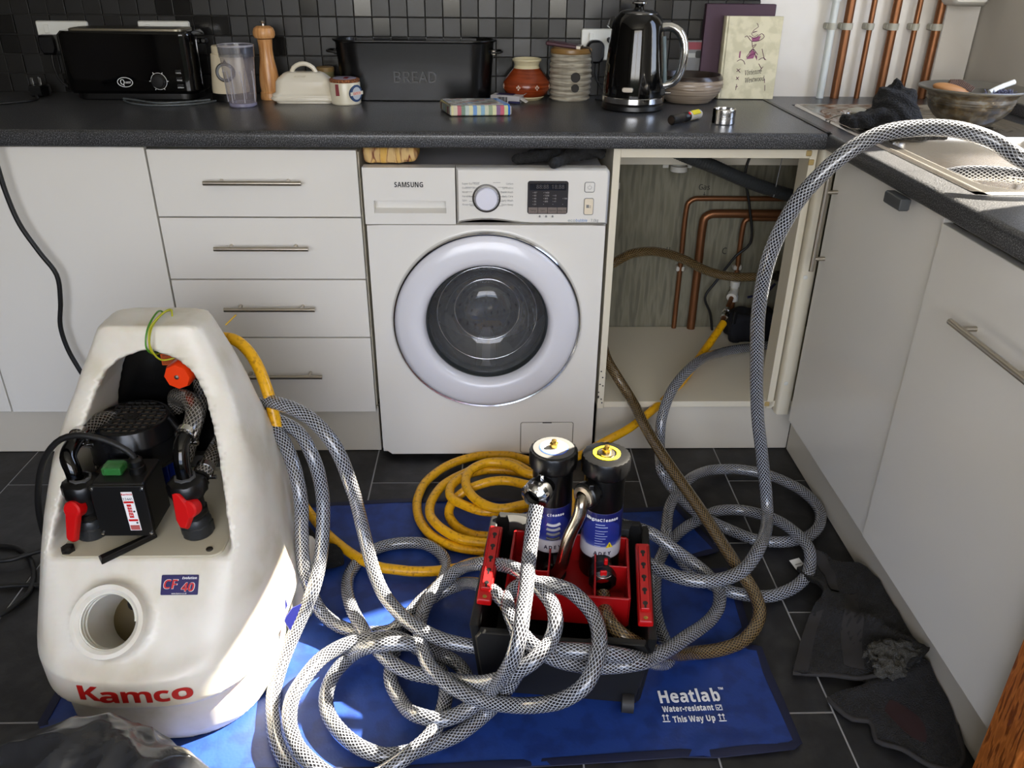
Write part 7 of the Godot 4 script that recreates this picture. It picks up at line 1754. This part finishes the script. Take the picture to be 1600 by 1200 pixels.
# a sheet lying on the floor: the outline cut into small squares, raised by lift(x, z), with an edge of its own thickness
func sheet(poly: PackedVector2Array, cell: float, lift: Callable, thick: float) -> ArrayMesh:
	if Geometry2D.is_polygon_clockwise(poly): poly.reverse()
	var bb := Rect2(poly[0], Vector2.ZERO)
	for q in poly: bb = bb.expand(q)
	var b := MB.new()
	var nx := int(bb.size.x / cell) + 1
	var nz := int(bb.size.y / cell) + 1
	var nrm := func(q: Vector2) -> Vector3:
		var e := 0.004
		return Vector3(lift.call(q.x - e, q.y) - lift.call(q.x + e, q.y), 2 * e, lift.call(q.x, q.y - e) - lift.call(q.x, q.y + e)).normalized()
	for i in nx:
		for j in nz:
			var o := bb.position + Vector2(i, j) * cell
			var sq := PackedVector2Array([o, o + Vector2(cell, 0), o + Vector2(cell, cell), o + Vector2(0, cell)])
			for pc in Geometry2D.intersect_polygons(sq, poly):
				var idx := Geometry2D.triangulate_polygon(pc)
				var s := b.V.size()
				for q in pc: b.vert(Vector3(q.x, lift.call(q.x, q.y) + thick, q.y), nrm.call(q), q)
				for k in range(0, idx.size(), 3):
					var up: bool = (pc[idx[k + 1]] - pc[idx[k]]).cross(pc[idx[k + 2]] - pc[idx[k]]) < 0
					if up: b.tri(s + idx[k], s + idx[k + 1], s + idx[k + 2])
					else: b.tri(s + idx[k], s + idx[k + 2], s + idx[k + 1])
	var m := poly.size()
	for i in m:
		var p0 := poly[i]
		var p1 := poly[(i + 1) % m]
		var n := maxi(1, int(p0.distance_to(p1) / cell))
		for k in n:
			var a := p0.lerp(p1, float(k) / n)
			var c := p0.lerp(p1, float(k + 1) / n)
			var la: float = lift.call(a.x, a.y)
			var lc: float = lift.call(c.x, c.y)
			b.quad(Vector3(a.x, la + thick, a.y), Vector3(a.x, la, a.y), Vector3(c.x, lc, c.y), Vector3(c.x, lc + thick, c.y))
			b.quad(Vector3(c.x, lc + thick, c.y), Vector3(c.x, lc, c.y), Vector3(a.x, la, a.y), Vector3(a.x, la + thick, a.y))
	return b.done()

func xz(a: Array) -> PackedVector2Array:
	var o := PackedVector2Array()
	for i in range(0, a.size(), 2): o.append(Vector2(a[i], a[i + 1]) / 1000.0)
	return o

# the outline with its corners softened
func soft(p: PackedVector2Array, step := 0.02) -> PackedVector2Array:
	var q := PackedVector3Array()
	for v in p: q.append(Vector3(v.x, 0, v.y))
	q.append(q[0])
	var o := PackedVector2Array()
	var s := smooth(q, step)
	for k in s.size() - 1: o.append(Vector2(s[k].x, s[k].z))
	return o

func ring_band(poly: PackedVector2Array, w: float, lift: Callable, up: float) -> ArrayMesh:
	if Geometry2D.is_polygon_clockwise(poly): poly.reverse()
	var m := poly.size()
	var rows := [PackedVector3Array(), PackedVector3Array(), PackedVector3Array(), PackedVector3Array()]
	for i in m + 1:
		var a := poly[(i - 1 + m) % m]
		var b := poly[i % m]
		var c := poly[(i + 1) % m]
		var d := ((b - a).normalized() + (c - b).normalized()).normalized()
		var n := Vector2(-d.y, d.x)
		var k := 0
		for q in [[-0.001, 0.0005], [-0.001, up], [w * 0.9, up], [w, up - 0.001]]:
			var v: Vector2 = b + n * q[0]
			rows[k].append(Vector3(v.x, lift.call(v.x, v.y) + q[1], v.y))
			k += 1
	var mb := MB.new()
	mb.grid(rows, true, true)
	return mb.done()

func floor_things():
	var nz := FastNoiseLite.new()
	nz.seed = 101
	nz.frequency = 3.2
	nz.fractal_octaves = 3
	var fold := func(x: float, z: float) -> float:
		var h := 0.0035 + 0.0045 * nz.get_noise_2d(x, z)
		h += 0.006 * exp(-pow((x + 0.4 * z - 1.02) / 0.018, 2.0)) * smoothstep(1.2, 1.5, z)
		h += 0.004 * exp(-pow((z - 0.25 * x - 1.44) / 0.014, 2.0)) * smoothstep(0.2, 0.4, x)
		h += 0.004 * exp(-pow((z + 0.3 * x - 1.28) / 0.02, 2.0)) * smoothstep(-0.1, -0.3, x)
		var flat_print := smoothstep(0.04, 0.0, maxf(absf(x - 0.39) - 0.085, absf(z - 1.478) - 0.06))
		return maxf(lerpf(h, 0.004, flat_print), 0.0005)
	var outline := xz([-709, 845, -527, 819, -239, 800, -3, 788, 330, 846, 449, 838, 495, 828, 530, 920, 561, 1018, 535, 1030, 494, 1042, 506, 1081, 535, 1083, 562, 1080, 568, 1180, 560, 1280, 523, 1311, 548, 1322, 571, 1330, 570, 1395, 573, 1459, 575, 1566, 555, 1580, 485, 1585, 410, 1592, 348, 1588, 160, 1601, -178, 1618, -511, 1616, -780, 1560, -830, 1500, -832, 1407, -760, 1100])
	var t := thing("dust_sheet", "blue water resistant work mat with dark hem and white print under the hoses", "mat", Vector3.ZERO)
	var bl := mat(Color(0.095, 0.22, 0.50), 0.5)
	tri_tex(bl, noise_tex(0.03, 256, [[0.25, Color(0.85, 0.85, 0.88)], [0.6, Color(1, 1, 1)]], FastNoiseLite.TYPE_SIMPLEX, 4, 102), Vector3(2, 2, 2), noise_tex(0.3, 256, [], FastNoiseLite.TYPE_SIMPLEX, 2, 103), 0.02)
	put("cloth", sheet(outline, 0.02, fold, 0.0015), bl, t)
	put("hem", ring_band(outline, 0.016, fold, 0.0032), mat(Color(0.045, 0.075, 0.2), 0.6), t)
	var lay := func(x: float, z: float, turn: float) -> Transform3D: return Transform3D(Basis(Vector3.UP, turn) * Basis(Vector3.RIGHT, -PI / 2), Vector3(x, fold.call(x, z) + 0.0045, z))
	text("print", "Heatlab", 0.029, 0.0012, M.white_ink, t, lay.call(0.391, 1.457, 0.03), "Droid Sans", true, 0.118)
	text("print", "TM", 0.005, 0.0012, M.white_ink, t, lay.call(0.4575, 1.439, 0.03), "Droid Sans", true)
	text("print", "Water-resistant", 0.0125, 0.0012, M.white_ink, t, lay.call(0.3835, 1.486, 0.03), "Droid Sans", true, 0.098)
	text("print", "This Way Up", 0.013, 0.0012, M.white_ink, t, lay.call(0.390, 1.510, 0.03), "Droid Sans", true, 0.08)
	var bx := MB.new()
	for q in [[0, -0.0055, 0.012, 0.0012], [0, 0.0055, 0.012, 0.0012], [-0.0055, 0, 0.0012, 0.012], [0.0055, 0, 0.0012, 0.012]]: bx.box(Vector3(0.443 + q[0], fold.call(0.443, 1.4845) + 0.0045, 1.4845 + q[1]), Vector3(q[2], 0.001, q[3]), 0)
	bx.tube(PackedVector3Array([Vector3(0.4395, fold.call(0.443, 1.4845) + 0.0048, 1.4845), Vector3(0.442, fold.call(0.443, 1.4845) + 0.0048, 1.4875), Vector3(0.4485, fold.call(0.443, 1.4845) + 0.0048, 1.4785)]), 0.0008, 6)
	put("print_tick_box", bx.done(), M.white_ink, t)
	for x in [0.337, 0.443]:
		for s in [-1, 1]:
			var ar := MB.new()
			var y: float = fold.call(x, 1.508) + 0.0045
			ar.box(Vector3(x + s * 0.0035, y, 1.508), Vector3(0.0016, 0.001, 0.009), 0)
			ar.t = lay.call(x + s * 0.0035, 1.503, 0.0)
			ar.prism(PackedVector2Array([Vector2(-0.003, 0), Vector2(0.003, 0), Vector2(0, 0.004)]), 0.001)
			put("print_arrow", ar.done(), M.white_ink, t)
		put("print_line", box_mesh(Vector3(0.014, 0.001, 0.0014), 0), M.white_ink, t, Vector3(x, fold.call(x, 1.514) + 0.0045, 1.5155))
	# dark grey towel against the kickboard
	var tn := FastNoiseLite.new()
	tn.seed = 111
	tn.frequency = 6.5
	tn.fractal_octaves = 2
	var tf := func(x: float, z: float) -> float:
		var ed := clampf((x - 0.64 - 0.14 * maxf(0, z - 1.40) / 0.2) / 0.22, 0, 1)
		var h := 0.004 + 0.040 * ed * ed
		h += 0.020 * maxf(0.0, tn.get_noise_2d(x * 1.5 + z * 0.6, z * 0.9)) * (0.35 + ed)
		h += 0.020 * exp(-pow((x - 0.90 * z + 0.40) / 0.022, 2.0)) * smoothstep(1.05, 1.15, z)
		h += 0.022 * exp(-pow((x - 0.45 * z - 0.20) / 0.03, 2.0))
		h += 0.016 * exp(-pow((z - 1.455 + 0.2 * (x - 0.72)) / 0.014, 2.0)) * smoothstep(0.66, 0.74, x)
		h += 0.014 * exp(-pow((x - 0.73 - 0.2 * (z - 1.5)) / 0.012, 2.0)) * smoothstep(1.46, 1.52, z)
		return maxf(h, 0.0015)
	var tg := mat(Color(0.125, 0.122, 0.123), 0.95, 0.0, {"rim_enabled": true, "rim": 0.35, "rim_tint": 0.6})
	tri_tex(tg, noise_tex(0.03, 256, [[0.3, Color(0.8, 0.8, 0.82)], [0.65, Color(1.2, 1.15, 1.12)]], FastNoiseLite.TYPE_SIMPLEX, 4, 112), Vector3(5, 5, 5), noise_tex(0.18, 256, [], FastNoiseLite.TYPE_SIMPLEX, 3, 113), 0.35)
	var hem := mat(Color(0.17, 0.16, 0.155), 0.9)
	t = thing("towel", "dark grey towel with a woven border crumpled on the floor by the kickboard", "towel", Vector3.ZERO)
	put("upper_fold", sheet(soft(xz([712, 1116, 778, 1062, 806, 1098, 852, 1116, 868, 1162, 870, 1282, 868, 1352, 866, 1414, 800, 1440, 772, 1432, 740, 1424, 685, 1415, 612, 1402, 634, 1362, 652, 1325, 676, 1285, 697, 1251, 740, 1205, 735, 1180, 720, 1150])), 0.0125, tf, 0.009), tg, t)
	put("lower_fold", sheet(soft(xz([735, 1408, 790, 1420, 840, 1400, 866, 1420, 872, 1470, 868, 1544, 850, 1608, 822, 1626, 787, 1615, 748, 1588, 714, 1563, 720, 1532, 715, 1520, 689, 1515, 664, 1478, 662, 1465, 700, 1450, 745, 1440])), 0.0125, func(x, z): return tf.call(x, z) * 0.62 + 0.0005, 0.008), tg, t)
	for q in [[[612, 1403, 634, 1362, 652, 1325, 676, 1285, 697, 1251, 722, 1256, 700, 1290, 678, 1330, 660, 1368, 640, 1407], 0.0105], [[752, 1078, 775, 1064, 790, 1090, 790, 1140, 780, 1196, 760, 1196, 768, 1140, 764, 1096], 0.0125]]:
		put("woven_border", sheet(xz(q[0]), 0.0125, tf, q[1]), hem, t)
	for q in [[715, 1395, 745, 1300, 790, 1205, 812, 1212, 780, 1310, 752, 1410]]:
		put("woven_stripe", sheet(xz(q), 0.0125, tf, 0.0102), hem, t)
	var edge := PackedVector3Array()
	for q in [[612, 1402], [650, 1409], [685, 1415], [740, 1424], [772, 1432], [800, 1440]]: edge.append(Vector3(q[0] / 1000.0, tf.call(q[0] / 1000.0, q[1] / 1000.0) + 0.005, q[1] / 1000.0))
	put("rolled_edge", tube_mesh(smooth(edge), 0.005, 8), hem, t)
	edge = PackedVector3Array()
	for q in [[662, 1465], [664, 1478], [689, 1515], [715, 1520], [720, 1532], [714, 1563], [748, 1588], [787, 1615], [822, 1626], [850, 1608], [868, 1544]]: edge.append(Vector3(q[0] / 1000.0, tf.call(q[0] / 1000.0, q[1] / 1000.0) * 0.62 + 0.005, q[1] / 1000.0))
	put("rolled_edge", tube_mesh(smooth(edge), 0.005, 8), hem, t)
	put("bleach_stain", sheet(soft(xz([755, 1500, 775, 1478, 800, 1500, 812, 1540, 800, 1572, 780, 1560, 765, 1530])), 0.0125, func(x, z): return tf.call(x, z) * 0.62 + 0.0005, 0.0086), mat(Color(0.16, 0.075, 0.075), 0.95), t)
	t = thing("care_label", "white care label poking out from under the grey hose loop by the towel", "label", Vector3(0.738, 0.004, 1.085), 0.35)
	put("card", sheet(xz([-14, -28, 14, -28, 14, 26, -14, 26]), 0.01, func(x, z): return 0.002 + 0.006 * smoothstep(0.0, -0.03, z), 0.0008), M.white_ink, t)
	for k in 4: put("print_line", box_mesh(Vector3(0.018, 0.0006, 0.0018), 0), M.grey_ink, t, Vector3(0, 0.0055 + 0.0011 * (1 - k), -0.012 + 0.008 * k)).rotation.x = 0.12
	# scouring pad on the towel
	t = thing("steel_wool", "grey tuft of wire wool lying on the dark grey towel", "steel wool", Vector3(0.80, 0.058, 1.415))
	var b := MB.new()
	var wn := FastNoiseLite.new()
	wn.seed = 121
	wn.frequency = 55.0
	wn.fractal_octaves = 2
	b.nets(Vector3(-0.075, -0.03, -0.06), Vector3(0.075, 0.05, 0.07), 0.0045, func(p):
		var q: Vector3 = p - Vector3(0.005, 0.004, -0.012)
		var d1 := (Vector3(q.x / 0.052, q.y / 0.022, q.z / 0.026).length() - 1.0) * 0.022
		q = p - Vector3(-0.018, 0.0, 0.022)
		var d2 := (Vector3(q.x / 0.034, q.y / 0.02, q.z / 0.022).length() - 1.0) * 0.02
		return minf(d1, d2) + 0.011 * wn.get_noise_3dv(p))
	var wl := mat(Color(0.30, 0.29, 0.265), 0.8)
	tri_tex(wl, noise_tex(0.12, 256, [[0.3, Color(0.55, 0.55, 0.55)], [0.65, Color(1.25, 1.25, 1.2)]], FastNoiseLite.TYPE_SIMPLEX, 3, 122), Vector3(9, 9, 9), noise_tex(0.2, 256, [], FastNoiseLite.TYPE_SIMPLEX, 3, 123), 0.4)
	put("pad", b.done(), wl, t)
	# crumpled bin bag
	t = thing("bin_bag", "crumpled black plastic bag in front of the white machine", "bag", Vector3(-0.62, 0.003, 1.76))
	var bn := FastNoiseLite.new()
	bn.seed = 131
	bn.frequency = 4.4
	bn.fractal_type = FastNoiseLite.FRACTAL_RIDGED
	bn.fractal_octaves = 2
	b = MB.new()
	var rows := []
	for j in 65:
		var v := j / 64.0
		var row := PackedVector3Array()
		for i in 121:
			var a := TAU * i / 120.0
			var d := Vector3(cos(a), 0, sin(a))
			var pf := sin(PI * pow(v, 0.75) * 0.5)
			var rr := cos(v * PI / 2)
			rr = pow(rr, 0.75)
			var q := Vector3(d.x * 0.20 * rr, 0.213 * pf, d.z * 0.125 * rr)
			var c := bn.get_noise_3d(q.x * 1.0 + q.y * 0.5, q.y * 0.45, q.z) 
			var c2 := bn.get_noise_3d(q.x * 2.6 + 3.0, q.y * 1.2, q.z * 2.6)
			var k := 1.0 + 0.2 * c + 0.05 * c2
			q = Vector3(q.x * k + 0.03 * v * v, q.y * (1.0 + 0.14 * c * v + 0.02 * c2), q.z * k - 0.03 * v)
			row.append(q)
		rows.append(row)
	rows.reverse()
	b.grid(rows, true)
	put("film", b.done(), mat(Color(0.165, 0.17, 0.18), 0.27, 0.0, {"clearcoat_enabled": true, "clearcoat": 0.5, "clearcoat_roughness": 0.2}), t)
	t = thing("orange_wrapper", "scrap of orange plastic at the left edge beside the black bag", "wrapper", Vector3(-0.868, 0.003, 1.585))
	put("scrap", sheet(xz([-60, -10, 14, -16, 30, 4, 10, 26, -60, 30]), 0.012, func(x, z): return 0.006 + 0.006 * sin(x * 60.0 + z * 40.0), 0.001), mat(Color(0.85, 0.28, 0.05), 0.4), t)
	# foam pads under the hoses by the machine
	var fm := mat(Color(0.045, 0.045, 0.048), 0.98)
	tri_tex(fm, noise_tex(0.3, 256, [[0.35, Color(0.4, 0.4, 0.4)], [0.6, Color(1.3, 1.3, 1.3)]], FastNoiseLite.TYPE_CELLULAR, 2, 141), Vector3(5, 5, 5), noise_tex(0.3, 256, [], FastNoiseLite.TYPE_CELLULAR, 2, 142), 0.3)
	for q in [[-0.452, 0.985, "black foam block half hidden behind the machine foot and hose"], [-0.372, 1.052, "small black foam offcut on the mat right of the two upright hoses"]]:
		b = MB.new()
		var sd: float = q[0] * 40.0
		b.nets(Vector3(-0.06, 0.0, -0.05), Vector3(0.06, 0.065, 0.05), 0.006, func(p):
			var d := Vector3(maxf(absf(p.x) - 0.022, 0), maxf(absf(p.y - 0.018) - 0.006, 0), maxf(absf(p.z) - 0.018, 0)).length() - 0.012
			return d + 0.007 * nz.get_noise_3d(p.x * 9.0 + sd, p.y * 9.0, p.z * 9.0))
		t = thing("foam_block", q[2], "foam", Vector3(q[0], 0.006, q[1]), 0.4)
		put("foam", b.done(), fm, t)
	# cables
	t = thing("cable", "black cable hanging down in front of the plain white cabinet door", "cable", Vector3(-1.10, 0.5, 0.625))
	put("lead", tube_mesh(smooth(mm([-120, 414, -120, -60, 418, -30, -38, 404, 0, -34, 330, 4, -32, 273, 4, -20, 196, 4, 10, 124, 4, 36, 67, 3, 29, -1, 3, 12, -71, 3, 15, -134, 3, 30, -189, 4, 70, -300, 10, 110, -420, 60, 130, -492, 120, 90, -493, 260])), 0.0058, 10), M.rubber, t)
	t = thing("cable", "loose black cable looped on the floor tiles left of the white machine", "cable", Vector3(-1.1, 0.007, 1.05))
	put("lead", tube_mesh(smooth(mm([-300, 0, -40, -160, 0, -64, -72, 0, -71, -30, 0, -63, 18, 0, -27, 57, 0, 30, 78, 0, 95, 67, 0, 141, 52, 0, 165, -40, 0, 215, -180, 0, 240, -330, 0, 250])), 0.0058, 10), M.rubber, t)
	t = thing("cable", "second black cable lying straighter across the floor loop at the left edge", "cable", Vector3(-1.1, 0.019, 1.05))
	put("lead", tube_mesh(smooth(mm([-300, 0, 20, -120, 0, 8, -35, 0, 0, -7, 0, -4, 31, -2, -32, 90, -12, -70, 150, -12, -60])), 0.0058, 10), M.rubber, t)
	# oak unit past the end of the right run
	var oak := mat(Color(0.74, 0.44, 0.19), 0.35)
	tri_tex(oak, noise_tex(0.02, 512, [[0.25, Color(0.62, 0.55, 0.48)], [0.5, Color(1, 1, 1)], [0.7, Color(0.85, 0.8, 0.75)]], FastNoiseLite.TYPE_SIMPLEX, 4, 151), Vector3(9, 1.0, 9))
	t = thing("oak_cabinet", "orange oak cabinet with panelled door in the bottom right corner", "cabinet", Vector3(1.10, 0, 1.99))
	put("body", box_mesh(Vector3(0.58, 0.84, 0.58), 0.003), oak, t, Vector3(0, 0.425, 0))
	for q in [[-0.255, 0.425, 0.075, 0.83], [0.255, 0.425, 0.075, 0.83]]: put("door_stile", box_mesh(Vector3(0.02, q[3], q[2]), 0.004), oak, t, Vector3(-0.30, q[1], q[0]))
	for y in [0.055, 0.80]: put("door_rail", box_mesh(Vector3(0.02, 0.08, 0.43), 0.004), oak, t, Vector3(-0.30, y, 0))
	put("door_panel", box_mesh(Vector3(0.012, 0.64, 0.41), 0.006), oak, t, Vector3(-0.296, 0.43, 0))
